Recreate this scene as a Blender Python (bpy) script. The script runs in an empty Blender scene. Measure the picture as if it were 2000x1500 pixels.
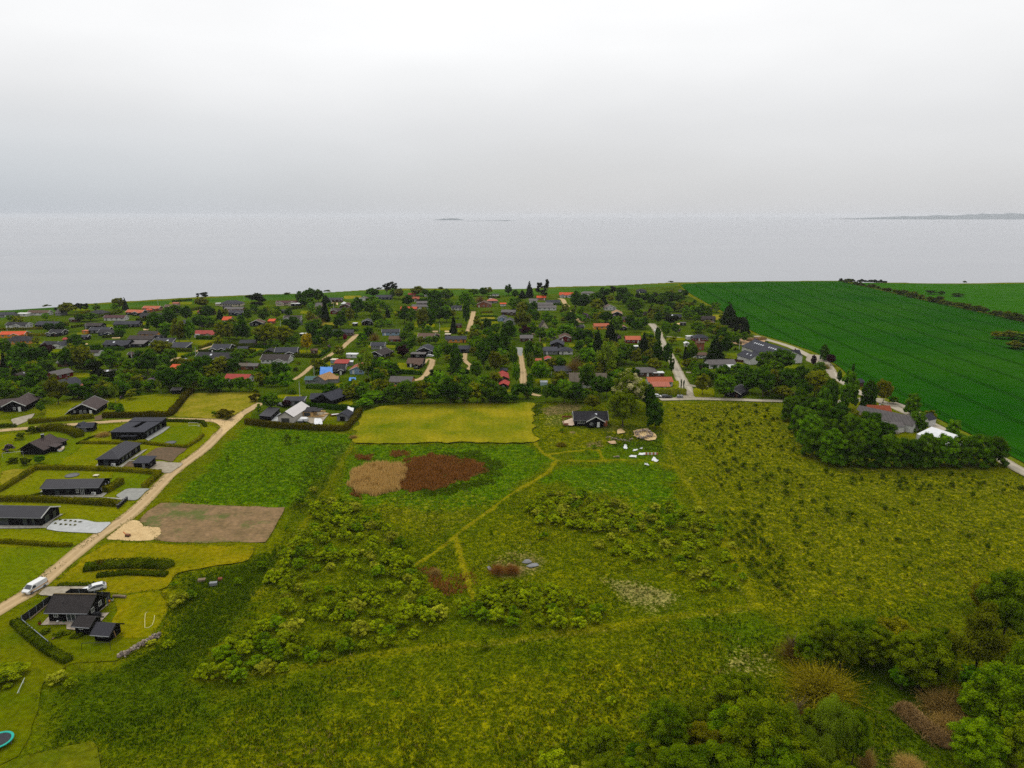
import bpy, bmesh, math, random
import numpy as np
from mathutils import Vector, Matrix
from mathutils.geometry import tessellate_polygon

random.seed(7)
S = bpy.context.scene
C = S.collection
PI = math.pi
R = math.radians

# ------------------------------------------------------------------ camera
F, CAM_H, PITCH = 1388.0, 80.0, math.atan((750 - 420) / 1388.0)
SP, CP = math.sin(PITCH), math.cos(PITCH)
cd = bpy.data.cameras.new('camera')
cam = bpy.data.objects.new('camera', cd)
C.objects.link(cam)
cam.location = (0, 0, CAM_H)
cam.rotation_euler = (PI / 2 - PITCH, 0, 0)
cd.sensor_fit = 'HORIZONTAL'
cd.sensor_width = 36
cd.lens = F / 2000 * 36
cd.clip_start, cd.clip_end = 1, 120000
S.camera = cam

# ------------------------------------------------------------------ overcast sky, weak veiled sun, exposure
W = bpy.data.worlds.new('World')
S.world = W
W.use_nodes = True
nt = W.node_tree
N, L = nt.nodes, nt.links
bg = N['Background']
SUN_EL, SUN_AZ = R(56), R(332)          # azimuth measured from +Y towards +X
sky = N.new('ShaderNodeTexSky')
sky.sky_type = 'NISHITA'
sky.sun_disc = False
sky.sun_elevation = SUN_EL
sky.sun_rotation = SUN_AZ
tc = N.new('ShaderNodeTexCoord')
sep = N.new('ShaderNodeSeparateXYZ')
L.new(tc.outputs['Generated'], sep.inputs[0])
ramp = N.new('ShaderNodeValToRGB')       # luminance of the cloud deck by elevation (sine)
L.new(sep.outputs['Z'], ramp.inputs[0])
cr = ramp.color_ramp
stops = [(0.0, (.612, .618, .636)), (0.022, (.635, .64, .652)), (0.05, (.675, .678, .686)), (0.112, (.755, .758, .765)), (0.203, (.95, .952, .952)),
         (0.27, (1.0, 1.0, 1.0)), (0.55, (1.27, 1.27, 1.27)), (1.0, (1.8, 1.8, 1.8))]
while len(cr.elements) < len(stops):
    cr.elements.new(0.5)
for e, (p, c) in zip(cr.elements, stops):
    e.position = p
    e.color = (*c, 1)
mp = N.new('ShaderNodeMapping')
mp.inputs['Scale'].default_value = (1.6, 1.6, 5.0)
L.new(tc.outputs['Generated'], mp.inputs['Vector'])
cn = N.new('ShaderNodeTexNoise')
cn.inputs['Scale'].default_value = 1.3
cn.inputs['Detail'].default_value = 5
L.new(mp.outputs[0], cn.inputs['Vector'])
cm = N.new('ShaderNodeMapRange')
cm.inputs['From Min'].default_value, cm.inputs['From Max'].default_value = .3, .7
cm.inputs['To Min'].default_value, cm.inputs['To Max'].default_value = .94, 1.05
L.new(cn.outputs['Fac'], cm.inputs['Value'])
mul = N.new('ShaderNodeMix')
mul.data_type, mul.blend_type = 'RGBA', 'MULTIPLY'
mul.inputs['Factor'].default_value = 1
L.new(ramp.outputs[0], mul.inputs['A'])
L.new(cm.outputs[0], mul.inputs['B'])
azi = N.new('ShaderNodeMapRange')         # the deck is a little darker and bluer low over the sea to the west
azi.inputs['From Min'].default_value, azi.inputs['From Max'].default_value = -.62, .05
azi.inputs['To Min'].default_value, azi.inputs['To Max'].default_value = 1, 0
L.new(sep.outputs['X'], azi.inputs['Value'])
low = N.new('ShaderNodeMapRange')
low.interpolation_type = 'SMOOTHSTEP'
low.inputs['From Min'].default_value, low.inputs['From Max'].default_value = .0, .16
low.inputs['To Min'].default_value, low.inputs['To Max'].default_value = .8, 0
L.new(sep.outputs['Z'], low.inputs['Value'])
am = N.new('ShaderNodeMath'); am.operation = 'MULTIPLY'
L.new(azi.outputs[0], am.inputs[0]); L.new(low.outputs[0], am.inputs[1])
wes = N.new('ShaderNodeMix')
wes.data_type, wes.blend_type = 'RGBA', 'MULTIPLY'
L.new(am.outputs[0], wes.inputs['Factor'])
L.new(mul.outputs['Result'], wes.inputs['A'])
wes.inputs['B'].default_value = (.76, .83, .90, 1)
blu = N.new('ShaderNodeMix')             # a little blue sky light filters through the deck
blu.data_type, blu.blend_type = 'RGBA', 'ADD'
blu.inputs['Factor'].default_value = .004
L.new(wes.outputs['Result'], blu.inputs['A'])
L.new(sky.outputs[0], blu.inputs['B'])
L.new(blu.outputs['Result'], bg.inputs['Color'])
bg.inputs['Strength'].default_value = 1.0

sd = bpy.data.lights.new('sun', 'SUN')
sd.energy, sd.angle, sd.color = 1.5, R(10), (1, .95, .87)
sun = bpy.data.objects.new('sun', sd)
C.objects.link(sun)
sun.rotation_euler = Vector((math.sin(SUN_AZ) * math.cos(SUN_EL), math.cos(SUN_AZ) * math.cos(SUN_EL), math.sin(SUN_EL))).to_track_quat('Z', 'Y').to_euler()

S.view_settings.view_transform = 'Standard'
S.view_settings.look = 'None'
S.view_settings.exposure = 0
S.view_settings.gamma = 1
S.view_settings.use_curve_mapping = False
S.cycles.use_denoising = False
S.cycles.denoising_input_passes = 'RGB_ALBEDO_NORMAL'
S.cycles.denoising_prefilter = 'ACCURATE'
S.cycles.max_bounces = 6
S.cycles.diffuse_bounces = 3
S.cycles.glossy_bounces = 2
S.cycles.transmission_bounces = 2
S.cycles.transparent_max_bounces = 4
S.cycles.volume_bounces = 0
S.cycles.use_adaptive_sampling = True
S.cycles.adaptive_threshold = .004
S.cycles.caustics_reflective = False
S.cycles.caustics_refractive = False

# ------------------------------------------------------------------ helpers
def scale_at(y):
    return F / (CAM_H / (SP + (y - 750) / F * CP))      # pixels per metre on the ground seen at picture row y

def P(x, y):
    u, v = (x - 1000) / F, (y - 750) / F
    z = CAM_H / (SP + v * CP)
    return Vector((u * z, z * (CP - v * SP), 0))

def to_px(p):
    z = p.y * CP - (p.z - CAM_H) * SP
    if z < 1:
        return (-9999, -9999)
    return (1000 + F * p.x / z, 750 - F * (p.y * SP + (p.z - CAM_H) * CP) / z)

def lin(c):
    return tuple((v / 255 / 12.92) if v <= 10 else ((v / 255 + .055) / 1.055) ** 2.4 for v in c)

def alb(r, g, b, k=1.0):                                # base colour of a surface that looks like this 0-255 colour in flat daylight
    return tuple(min(.85, v / 1.72 * k) for v in lin((r, g, b)))

def tag(o, label=None, cat=None, group=None, kind=None):
    if label: o['label'] = label
    if cat: o['category'] = cat
    if group: o['group'] = group
    if kind: o['kind'] = kind
    return o

def empty(name, loc, rz=0):
    o = bpy.data.objects.new(name, None)
    C.objects.link(o)
    o.location = loc
    o.rotation_euler = (0, 0, rz)
    o.empty_display_size = .5
    return o

def put(name, me, parent=None, loc=(0, 0, 0), rot=(0, 0, 0), sc=(1, 1, 1)):
    o = bpy.data.objects.new(name, me)
    C.objects.link(o)
    o.parent = parent
    o.location, o.rotation_euler, o.scale = loc, rot, sc
    return o

def np_mesh(name, verts, faces, mats, mi=None, attrs=None, smooth=False):
    """verts (n,3); faces (m,k) int array, or list of arrays with different k"""
    me = bpy.data.meshes.new(name)
    if not isinstance(faces, list):
        faces = [faces]
    faces = [np.asarray(f, dtype=np.int32) for f in faces if len(f)]
    verts = np.asarray(verts, dtype=np.float32)
    me.vertices.add(len(verts))
    me.vertices.foreach_set('co', verts.ravel())
    nl = sum(f.size for f in faces)
    npol = sum(len(f) for f in faces)
    me.loops.add(nl)
    me.polygons.add(npol)
    me.loops.foreach_set('vertex_index', np.concatenate([f.ravel() for f in faces]))
    tot = np.concatenate([np.full(len(f), f.shape[1], dtype=np.int32) for f in faces])
    st = np.concatenate([[0], np.cumsum(tot)[:-1]]).astype(np.int32)
    me.polygons.foreach_set('loop_start', st)
    if mi is not None:
        me.polygons.foreach_set('material_index', np.asarray(mi, dtype=np.int32))
    if smooth:
        me.polygons.foreach_set('use_smooth', np.ones(npol, dtype=bool))
    for m in (mats if isinstance(mats, (list, tuple)) else [mats]):
        me.materials.append(m)
    me.update(calc_edges=True)
    for k, (typ, data) in (attrs or {}).items():
        a = me.attributes.new(k, typ, 'POINT')
        a.data.foreach_set('value' if typ == 'FLOAT' else 'color', np.asarray(data, dtype=np.float32).ravel())
    return me

class MB:
    """collects simple solids into one mesh with several materials"""
    def __init__(self):
        self.v, self.f, self.m, self.mats = [], [], [], []
    def mat(self, m):
        if m not in self.mats: self.mats.append(m)
        return self.mats.index(m)
    def add(self, vs, fs, m):
        o, k = len(self.v), self.mat(m)
        self.v += [tuple(v) for v in vs]
        self.f += [[i + o for i in f] for f in fs]
        self.m += [k] * len(fs)
    def box(self, c, s, m, rz=0, mtx=None):
        hx, hy, hz = s[0] / 2, s[1] / 2, s[2] / 2
        vs = [Vector((sx * hx, sy * hy, sz * hz)) for sz in (-1, 1) for sy in (-1, 1) for sx in (-1, 1)]
        if rz: vs = [Matrix.Rotation(rz, 3, 'Z') @ v for v in vs]
        if mtx: vs = [mtx @ v for v in vs]
        vs = [v + Vector(c) for v in vs]
        self.add(vs, [(0, 2, 3, 1), (4, 5, 7, 6), (0, 1, 5, 4), (2, 6, 7, 3), (0, 4, 6, 2), (1, 3, 7, 5)], m)
    def bar(self, a, b, w, m, h=None):
        a, b = Vector(a), Vector(b)
        d = b - a
        q = d.to_track_quat('X', 'Z').to_matrix()
        self.box((a + b) / 2, (d.length, w, h or w), m, mtx=q)
    def tube(self, pts, rad, m, n=6, cap=True):
        pts = [Vector(p) for p in pts]
        rad = rad if isinstance(rad, (list, tuple)) else [rad] * len(pts)
        vs, fs = [], []
        for i, p in enumerate(pts):
            d = (pts[min(i + 1, len(pts) - 1)] - pts[max(i - 1, 0)]).normalized()
            q = d.to_track_quat('Z', 'Y').to_matrix()
            for k in range(n):
                a = 2 * PI * k / n
                vs.append(p + q @ Vector((math.cos(a) * rad[i], math.sin(a) * rad[i], 0)))
        for i in range(len(pts) - 1):
            for k in range(n):
                fs.append((i * n + k, i * n + (k + 1) % n, (i + 1) * n + (k + 1) % n, (i + 1) * n + k))
        if cap:
            fs.append(tuple(range(n - 1, -1, -1)))
            fs.append(tuple(range((len(pts) - 1) * n, len(pts) * n)))
        self.add(vs, fs, m)
    def prism(self, poly, z0, z1, m, mtop=None):
        n = len(poly)
        vs = [(p[0], p[1], z0) for p in poly] + [(p[0], p[1], z1) for p in poly]
        self.add(vs, [(i, (i + 1) % n, n + (i + 1) % n, n + i) for i in range(n)] + [tuple(range(n - 1, -1, -1))], m)
        self.add(vs[n:], [tuple(range(n))], mtop or m)
    def mesh(self, name):
        me = bpy.data.meshes.new(name)
        me.from_pydata(self.v, [], self.f)
        for m in self.mats: me.materials.append(m)
        me.polygons.foreach_set('material_index', self.m)
        me.update()
        return me
    def build(self, name, parent=None, loc=(0, 0, 0), rz=0):
        return put(name, self.mesh(name), parent, loc, (0, 0, rz))

# ------------------------------------------------------------------ materials
def nodes_of(name):
    m = bpy.data.materials.new(name)
    m.use_nodes = True
    t = m.node_tree
    b = t.nodes['Principled BSDF']
    b.inputs['Specular IOR Level'].default_value = .25
    return m, t, b

def noise(t, scale, detail=3, vec=None, rough=.55, dist=0):
    n = t.nodes.new('ShaderNodeTexNoise')
    n.inputs['Scale'].default_value = scale
    n.inputs['Detail'].default_value = detail
    n.inputs['Roughness'].default_value = rough
    n.inputs['Distortion'].default_value = dist
    if vec is None:
        vec = t.nodes.get('TC') or t.nodes.new('ShaderNodeTexCoord')
        vec.name = 'TC'
        vec = vec.outputs['Object']
    t.links.new(vec, n.inputs['Vector'])
    return n.outputs['Fac']

def mapr(t, v, a, b, c=0.0, d=1.0, smooth=False):
    n = t.nodes.new('ShaderNodeMapRange')
    n.clamp = True
    if smooth: n.interpolation_type = 'SMOOTHSTEP'
    t.links.new(v, n.inputs['Value'])
    n.inputs['From Min'].default_value, n.inputs['From Max'].default_value = a, b
    n.inputs['To Min'].default_value, n.inputs['To Max'].default_value = c, d
    return n.outputs['Result']

def mth(t, op, a, b=None):
    n = t.nodes.new('ShaderNodeMath')
    n.operation = op
    for k, v in ((0, a), (1, b)):
        if v is None: continue
        if isinstance(v, (int, float)): n.inputs[k].default_value = v
        else: t.links.new(v, n.inputs[k])
    return n.outputs[0]

def mixc(t, f, a, b, mode='MIX'):
    n = t.nodes.new('ShaderNodeMix')
    n.data_type, n.blend_type = 'RGBA', mode
    if isinstance(f, (int, float)): n.inputs['Factor'].default_value = f
    else: t.links.new(f, n.inputs['Factor'])
    for k, v in (('A', a), ('B', b)):
        if isinstance(v, tuple): n.inputs[k].default_value = (*v[:3], 1)
        else: t.links.new(v, n.inputs[k])
    return n.outputs['Result']

def bump(t, b, h, dist=.05, strength=.6):
    n = t.nodes.new('ShaderNodeBump')
    n.inputs['Strength'].default_value = strength
    n.inputs['Distance'].default_value = dist
    t.links.new(h, n.inputs['Height'])
    t.links.new(n.outputs[0], b.inputs['Normal'])

def mat(name, c1, c2=None, scale=2.0, rough=.85, bmp=0.0, fine=None, rnd=.0, metal=0, spec=.25):
    m, t, b = nodes_of(name)
    c2 = c2 or tuple(v * .72 for v in c1)
    f = noise(t, scale, 4)
    col = mixc(t, mapr(t, f, .32, .68), c1, c2)
    if fine:
        g = noise(t, fine, 2)
        col = mixc(t, 1.0, col, mapr(t, g, .3, .7, .72, 1.22), 'MULTIPLY')
        if bmp: bump(t, b, g, bmp)
    if rnd:
        oi = t.nodes.new('ShaderNodeObjectInfo')
        col = mixc(t, 1.0, col, mapr(t, oi.outputs['Random'], 0, 1, 1 - rnd, 1 + rnd), 'MULTIPLY')
    t.links.new(col, b.inputs['Base Color'])
    b.inputs['Roughness'].default_value = rough
    b.inputs['Metallic'].default_value = metal
    b.inputs['Specular IOR Level'].default_value = spec
    return m

def roof_mat(name, c, lines='x', period=.35, rough=.7, depth=.05, weather=.25, spec=.3):
    """tile, corrugated or seamed roofing: ridges along the slope, weathering blotches"""
    m, t, b = nodes_of(name)
    tcn = t.nodes.new('ShaderNodeTexCoord'); tcn.name = 'TC'
    w = t.nodes.new('ShaderNodeTexWave')
    w.wave_type, w.bands_direction = 'BANDS', {'x': 'X', 'y': 'Y', 'z': 'Z'}[lines]
    w.inputs['Scale'].default_value = 2 * PI / period / 20
    w.inputs['Distortion'].default_value = .0
    t.links.new(tcn.outputs['Object'], w.inputs['Vector'])
    f = noise(t, .7, 4)
    g = noise(t, 5, 3)
    col = mixc(t, mapr(t, f, .35, .7), c, tuple(v * (1 - weather) for v in c))
    col = mixc(t, 1.0, col, mapr(t, g, .3, .7, .85, 1.15), 'MULTIPLY')
    col = mixc(t, 1.0, col, mapr(t, w.outputs['Fac'], 0, .5, .8, 1.04), 'MULTIPLY')
    oi = t.nodes.new('ShaderNodeObjectInfo')
    col = mixc(t, 1.0, col, mapr(t, oi.outputs['Random'], 0, 1, .86, 1.14), 'MULTIPLY')
    t.links.new(col, b.inputs['Base Color'])
    b.inputs['Roughness'].default_value = rough
    b.inputs['Specular IOR Level'].default_value = spec
    bump(t, b, w.outputs['Fac'], depth, .7)
    return m

def board_mat(name, c, period=.16, rough=.7, axis='X', spec=.25):
    m, t, b = nodes_of(name)
    tcn = t.nodes.new('ShaderNodeTexCoord'); tcn.name = 'TC'
    w = t.nodes.new('ShaderNodeTexWave')
    w.bands_direction = axis
    w.wave_profile = 'SAW'
    w.inputs['Scale'].default_value = 2 * PI / period / 20
    t.links.new(tcn.outputs['Object'], w.inputs['Vector'])
    col = mixc(t, mapr(t, noise(t, 1.2, 4), .35, .7), c, tuple(v * .75 for v in c))
    col = mixc(t, 1.0, col, mapr(t, w.outputs['Fac'], 0, .3, .75, 1.0), 'MULTIPLY')
    t.links.new(col, b.inputs['Base Color'])
    b.inputs['Roughness'].default_value = rough
    b.inputs['Specular IOR Level'].default_value = spec
    bump(t, b, w.outputs['Fac'], .02, .5)
    return m

def leaf_mat(name, dark, light, rnd=.22, hue=None, flower=None, famt=.0):
    m, t, b = nodes_of(name)
    at = t.nodes.new('ShaderNodeAttribute')
    at.attribute_name = 'tint'
    oi = t.nodes.new('ShaderNodeObjectInfo')
    col = mixc(t, at.outputs['Fac'], dark, light)
    col = mixc(t, 1.0, col, mapr(t, oi.outputs['Random'], 0, 1, 1 - rnd, 1 + rnd), 'MULTIPLY')
    if flower:
        col = mixc(t, mapr(t, at.outputs['Fac'], 1.0 - famt, 1.0 - famt + .02), col, flower)
    t.links.new(col, b.inputs['Base Color'])
    b.inputs['Roughness'].default_value = .75
    b.inputs['Specular IOR Level'].default_value = .0
    tr = t.nodes.new('ShaderNodeBsdfTranslucent')
    t.links.new(col, tr.inputs['Color'])
    ms = t.nodes.new('ShaderNodeMixShader')
    ms.inputs[0].default_value = .35
    out = t.nodes['Material Output']
    t.links.new(b.outputs[0], ms.inputs[1])
    t.links.new(tr.outputs[0], ms.inputs[2])
    t.links.new(ms.outputs[0], out.inputs['Surface'])
    return m

rng = np.random.default_rng(11)

def vnoise(x, y, s, seed=0):
    """cheap value noise on numpy arrays, period-free enough for terrain"""
    x, y = np.asarray(x) / s, np.asarray(y) / s
    xi, yi = np.floor(x).astype(np.int64), np.floor(y).astype(np.int64)
    fx, fy = x - xi, y - yi
    fx, fy = fx * fx * (3 - 2 * fx), fy * fy * (3 - 2 * fy)
    def h(a, b):
        n = (a * 374761393 + b * 668265263 + seed * 144269) & 0xFFFFFFFF
        n = ((n ^ (n >> 13)) * 1274126177) & 0xFFFFFFFF
        return ((n ^ (n >> 16)) & 0xFFFF) / 65535.0
    return (h(xi, yi) * (1 - fx) + h(xi + 1, yi) * fx) * (1 - fy) + (h(xi, yi + 1) * (1 - fx) + h(xi + 1, yi + 1) * fx) * fy

def poly_px(pts):
    return np.array([P(x, y)[:2] for x, y in pts])

def in_poly(poly, x, y):
    inside = np.zeros(np.shape(x), dtype=bool)
    n = len(poly)
    for i in range(n):
        x1, y1 = poly[i]
        x2, y2 = poly[(i + 1) % n]
        if y1 == y2: continue
        c = ((y1 > y) != (y2 > y)) & (x < (x2 - x1) * (y - y1) / (y2 - y1) + x1)
        inside ^= c
    return inside

def seg_dist(line, x, y):
    d = np.full(np.shape(x), 1e9)
    for (x1, y1), (x2, y2) in zip(line[:-1], line[1:]):
        dx, dy = x2 - x1, y2 - y1
        t = np.clip(((x - x1) * dx + (y - y1) * dy) / max(dx * dx + dy * dy, 1e-9), 0, 1)
        d = np.minimum(d, np.hypot(x - x1 - t * dx, y - y1 - t * dy))
    return d

def poly_soft(poly, x, y, w):
    """1 inside, 0 outside, soft over w metres"""
    d = seg_dist(np.vstack([poly, poly[:1]]), x, y)
    return np.clip(.5 + np.where(in_poly(poly, x, y), d, -d) / w, 0, 1)
# ------------------------------------------------------------------ ground sheet
COAST = [(-1500, 745), (-700, 672), (-300, 632), (0, 604), (100, 597), (250, 588), (380, 580), (500, 575), (620, 572), (730, 565), (800, 562.5), (900, 563),
         (985, 566), (1080, 560), (1200, 557), (1320, 551), (1450, 549.5), (1600, 548), (1640, 548), (1660, 550), (1800, 552.5), (1900, 553),
         (2000, 551), (2400, 551), (3200, 556)]
coast_w = poly_px(COAST)
SEA_Z = -20.0
ROAD_MAIN = [(-110, 1255), (0, 1190), (33, 1171), (66, 1150), (100, 1122), (160, 1071), (205, 1038), (260, 1000), (340, 921), (400, 876), (440, 836), (464, 814), (510, 787)]
MEADOW = [(520, 800), (700, 845), (700, 790), (1050, 785), (1290, 785), (1290, 783), (1520, 785), (1590, 900), (2010, 925), (2600, 1200), (3000, 2500), (-500, 2500), (60, 1480), (90, 1330),
          (230, 1300), (330, 1240), (330, 1110), (480, 1100), (540, 1050), (560, 990), (330, 985), (420, 890)]

def spaced(segs):
    out = [segs[0][0]]
    for a, b, s in segs:
        n = max(1, int(round((b - a) / s)))
        out += list(np.linspace(a, b, n + 1)[1:])
    return np.array(out)

gx = spaced([(-1500, -400, 50), (-400, -190, 5), (-190, 240, .8), (240, 420, 4), (420, 1900, 60)])
gy = spaced([(-400, 40, 40), (40, 90, 5), (90, 190, .55), (190, 330, .9), (330, 520, 2.5), (520, 1000, 5), (1000, 1200, 20)])
GX, GY = np.meshgrid(gx, gy)
X, Y = GX.ravel(), GY.ravel()
mead = poly_soft(poly_px(MEADOW), X, Y, 10)

# ditches, worn lines and undulation of the meadow
def tr(pts): return poly_px(pts)
def line_w(pts, w, soft):                         # 1 on a track of half width w metres
    d = seg_dist(tr(pts), X, Y) + (vnoise(X, Y, 2.2, 5) - .5) * .9
    return np.clip(1 - (d - w) / soft, 0, 1)
PATHS = [[(1043, 862), (1062, 884), (1086, 898), (1072, 920), (1040, 940), (1000, 962), (950, 1000), (915, 1025), (890, 1045), (868, 1062), (845, 1080), (808, 1103)],
         [(890, 1045), (897, 1075), (905, 1105), (915, 1140), (925, 1165), (928, 1196)],
         [(1086, 898), (1130, 899), (1180, 899), (1220, 896)],
         [(1066, 888), (1085, 884), (1115, 880), (1150, 877), (1170, 878), (1176, 893)]]
SIDE = [[(690, 862), (668, 900), (640, 950), (600, 1015), (560, 1080), (520, 1135), (480, 1195), (440, 1260), (395, 1318)],
        [(395, 1322), (500, 1312), (600, 1300), (720, 1280), (850, 1262), (980, 1250), (1100, 1235), (1200, 1220), (1300, 1205), (1400, 1192), (1475, 1182)],
        [(1475, 1180), (1460, 1140), (1436, 1092), (1410, 1050), (1385, 1010), (1360, 968), (1330, 925), (1310, 885), (1300, 850)],
        [(1180, 898), (1240, 897), (1300, 906), (1340, 920)]]
DITCH = [[(670, 875), (650, 915), (622, 965), (600, 1000)], [(585, 1030), (565, 1050), (545, 1075), (515, 1120), (490, 1160), (455, 1200)],
         [(1298, 845), (1310, 880), (1328, 905), (1338, 925), (1352, 950)], [(1440, 1140), (1470, 1180)], [(1300, 1210), (1400, 1196), (1480, 1184)], [(900, 1262), (1060, 1244), (1200, 1226)]]
path = np.zeros_like(X)
for p in PATHS: path = np.maximum(path, line_w(p, .32, .65))
side = np.zeros_like(X)
for p in SIDE: side = np.maximum(side, line_w(p, .7, 1.6))
ditch = np.zeros_like(X)
for p in DITCH: ditch = np.maximum(ditch, line_w(p, .25, .9))

def soft(pts, w): return poly_soft(tr(pts), X + (vnoise(X, Y, 5, 3) - .5) * w * .8, Y + (vnoise(X, Y, 5, 4) - .5) * w * .8, w)
def mx(*a):
    out = np.zeros_like(X)
    for v in a: out = np.maximum(out, v)
    return out
RIGHTF = [(1290, 784), (1520, 786), (1560, 850), (1600, 905), (1990, 925), (2300, 1010), (2300, 1150), (1900, 1165), (1700, 1180), (1500, 1190), (1470, 1150), (1300, 850)]
NEARF = [(300, 1500), (480, 1430), (640, 1340), (900, 1290), (1150, 1255), (1330, 1235), (1400, 1260), (1450, 1330), (1300, 1400), (1100, 1500), (1000, 1800), (-300, 1800)]
DRYF = [(1100, 1290), (1330, 1240), (1380, 1290), (1330, 1400), (1150, 1480), (600, 1520), (420, 1480), (700, 1330)]
yellow = mx(.72 * soft(RIGHTF, 12), .45 * soft(NEARF, 16), .55 * soft(DRYF, 14),
            .85 * soft([(140, 1110), (205, 1062), (400, 1066), (500, 1064), (470, 1102), (390, 1108), (345, 1120), (330, 1150), (240, 1165), (180, 1150), (110, 1146)], 4),
            .95 * soft([(225, 1165), (330, 1150), (322, 1185), (318, 1225), (300, 1245), (240, 1250), (215, 1215), (230, 1200)], 5),
            .45 * soft([(640, 970), (800, 960), (960, 960), (1000, 975), (880, 1060), (800, 1090), (720, 1010)], 12),
            .40 * soft([(930, 1000), (1060, 940), (1200, 930), (1330, 970), (1420, 1100), (1460, 1170), (1200, 1220), (950, 1240), (900, 1060)], 15),
            .55 * soft([(1050, 800), (1110, 840), (1290, 835), (1170, 880), (1060, 880), (1040, 850)], 6))
lush = mx(.8 * soft([(330, 985), (425, 885), (480, 832), (690, 845), (690, 860), (610, 960), (560, 990)], 5),
          .75 * soft([(690, 866), (1040, 866), (1080, 900), (1000, 955), (940, 1000), (700, 985), (650, 960)], 6),
          .8 * soft([(1090, 905), (1300, 900), (1340, 1000), (1290, 1040), (1220, 970), (1100, 950), (1060, 935)], 8),
          .6 * soft([(1100, 880), (1290, 850), (1300, 900), (1120, 896)], 5),
          .25 * soft([(60, 1330), (140, 1290), (240, 1290), (330, 1230), (420, 1120), (520, 1070), (560, 1075), (430, 1270), (390, 1330), (600, 1330), (420, 1400), (60, 1480)], 8),
          .3 * soft([(1560, 1290), (1720, 1270), (1850, 1340), (1900, 1420), (2010, 1500), (1700, 1500), (1680, 1370)], 8),
          .5 * soft([(1320, 1210), (1480, 1190), (1560, 1240), (1540, 1290), (1400, 1290)], 8))
straw = mx(.8 * soft([(1180, 1130), (1235, 1128), (1300, 1155), (1330, 1180), (1290, 1205), (1230, 1190)], 6) + .35 * soft([(1190, 1135), (1290, 1150), (1300, 1175), (1230, 1180)], 8),
           .65 * soft([(1390, 1275), (1450, 1258), (1520, 1285), (1530, 1310), (1440, 1330), (1385, 1310)], 6), .9 * soft([(1490, 1272), (1512, 1272), (1528, 1310), (1515, 1310)], 2.5),
           .30 * soft([(700, 960), (980, 950), (880, 1050), (780, 1030)], 12), .30 * soft(NEARF, 20) * vnoise(X, Y, 18, 8),
           .40 * soft([(1000, 1060), (1040, 1055), (1055, 1085), (1010, 1095)], 3), .5 * soft([(945, 1085), (1010, 1075), (1065, 1090), (1070, 1120), (990, 1130), (940, 1120)], 4),
           .55 * soft([(1060, 810), (1105, 805), (1110, 830), (1060, 832)], 3), .25 * soft(RIGHTF, 12), .35 * soft([(1740, 945), (1960, 930), (2010, 960), (1900, 975)], 9),
           .30 * soft([(1580, 1030), (1660, 1015), (1690, 1060), (1610, 1090)], 10), .35 * soft([(1110, 935), (1200, 925), (1215, 960), (1130, 975)], 6),
           .45 * soft([(640, 890), (665, 862), (690, 865), (670, 900)], 3), .5 * ditch)
rust = mx(.45 * soft([(945, 1095), (1015, 1095), (1015, 1125), (950, 1128)], 4), .8 * soft([(780, 905), (850, 885), (945, 905), (950, 920), (880, 945), (800, 960), (770, 940)], 4), .4 * soft([(820, 1110), (850, 1105), (880, 1140), (860, 1160), (830, 1140)], 4),
          .35 * soft([(880, 1120), (920, 1115), (925, 1140), (895, 1150)], 4), .5 * soft([(690, 945), (705, 950), (700, 970), (682, 960)], 2), .6 * soft([(870, 1135), (895, 1150), (890, 1160), (865, 1155)], 3),
          .5 * soft([(700, 888), (730, 890), (725, 897), (700, 897)], 2), .35 * soft([(955, 1085), (1020, 1085), (1015, 1115), (950, 1115)], 3), .45 * soft([(1805, 1300), (1880, 1310), (1880, 1390), (1830, 1370)], 4))
bare = mx(.62 * soft([(938, 1090), (1000, 1080), (1072, 1084), (1075, 1118), (1020, 1132), (945, 1130)], 6), .85 * soft([(1050, 798), (1100, 785), (1140, 792), (1130, 802), (1070, 810)], 4), .75 * soft([(1145, 862), (1175, 858), (1178, 872), (1145, 873)], 2),
          .8 * soft([(1110, 840), (1125, 840), (1124, 845), (1112, 845)], 1.2), .5 * soft([(1175, 828), (1220, 826), (1230, 840), (1180, 845)], 3),
          .5 * soft([(60, 1470), (190, 1460), (200, 1520), (30, 1520)], 4), .6 * soft([(1000, 772), (1035, 776), (1030, 784), (1005, 784)], 3),
          .9 * soft([(1962, 1478), (2010, 1496), (2010, 1520), (1950, 1500)], 3))
zz = -mead * (.10 + .32 * vnoise(X, Y, 1.7, 1) * np.clip(1 - np.maximum(path, side), 0, 1) + .5 * vnoise(X, Y, .8, 2) * (1 - np.maximum(path, side)) * .4) - ditch * .35
dc = seg_dist(coast_w, X, Y)                       # the land falls to the sea along the coast
land = in_poly(np.vstack([coast_w, [[1900, -400], [-1500, -400]]]), X, Y)
zz = np.where(land, zz, np.maximum(SEA_Z - 2.0, -dc * 1.1))
GRID = dict(mead=mead, path=path, side=side, yellow=yellow, lush=lush, straw=straw, rust=rust, bare=bare, z=zz, dark=None, nx=len(gx), ny=len(gy))
dark = mx(.9 * soft([(60, 1335), (140, 1292), (240, 1290), (330, 1230), (420, 1125), (520, 1075), (560, 1078), (430, 1270), (390, 1335), (600, 1335), (640, 1350), (420, 1420), (250, 1440), (60, 1480)], 14),
          .8 * soft([(1540, 1290), (1720, 1260), (1850, 1330), (1900, 1420), (2010, 1520), (1700, 1540), (1660, 1370)], 8), .5 * soft([(600, 960), (640, 900), (690, 870), (700, 880), (640, 960), (560, 1090), (540, 1080)], 5),
          .5 * soft([(1320, 1225), (1500, 1190), (1560, 1240), (1540, 1290), (1400, 1280)], 10), .4 * soft([(1180, 850), (1300, 845), (1310, 900), (1180, 895)], 6))
GRID['dark'] = dark
A = np.stack([yellow, lush, straw, mead], 1)
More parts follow.
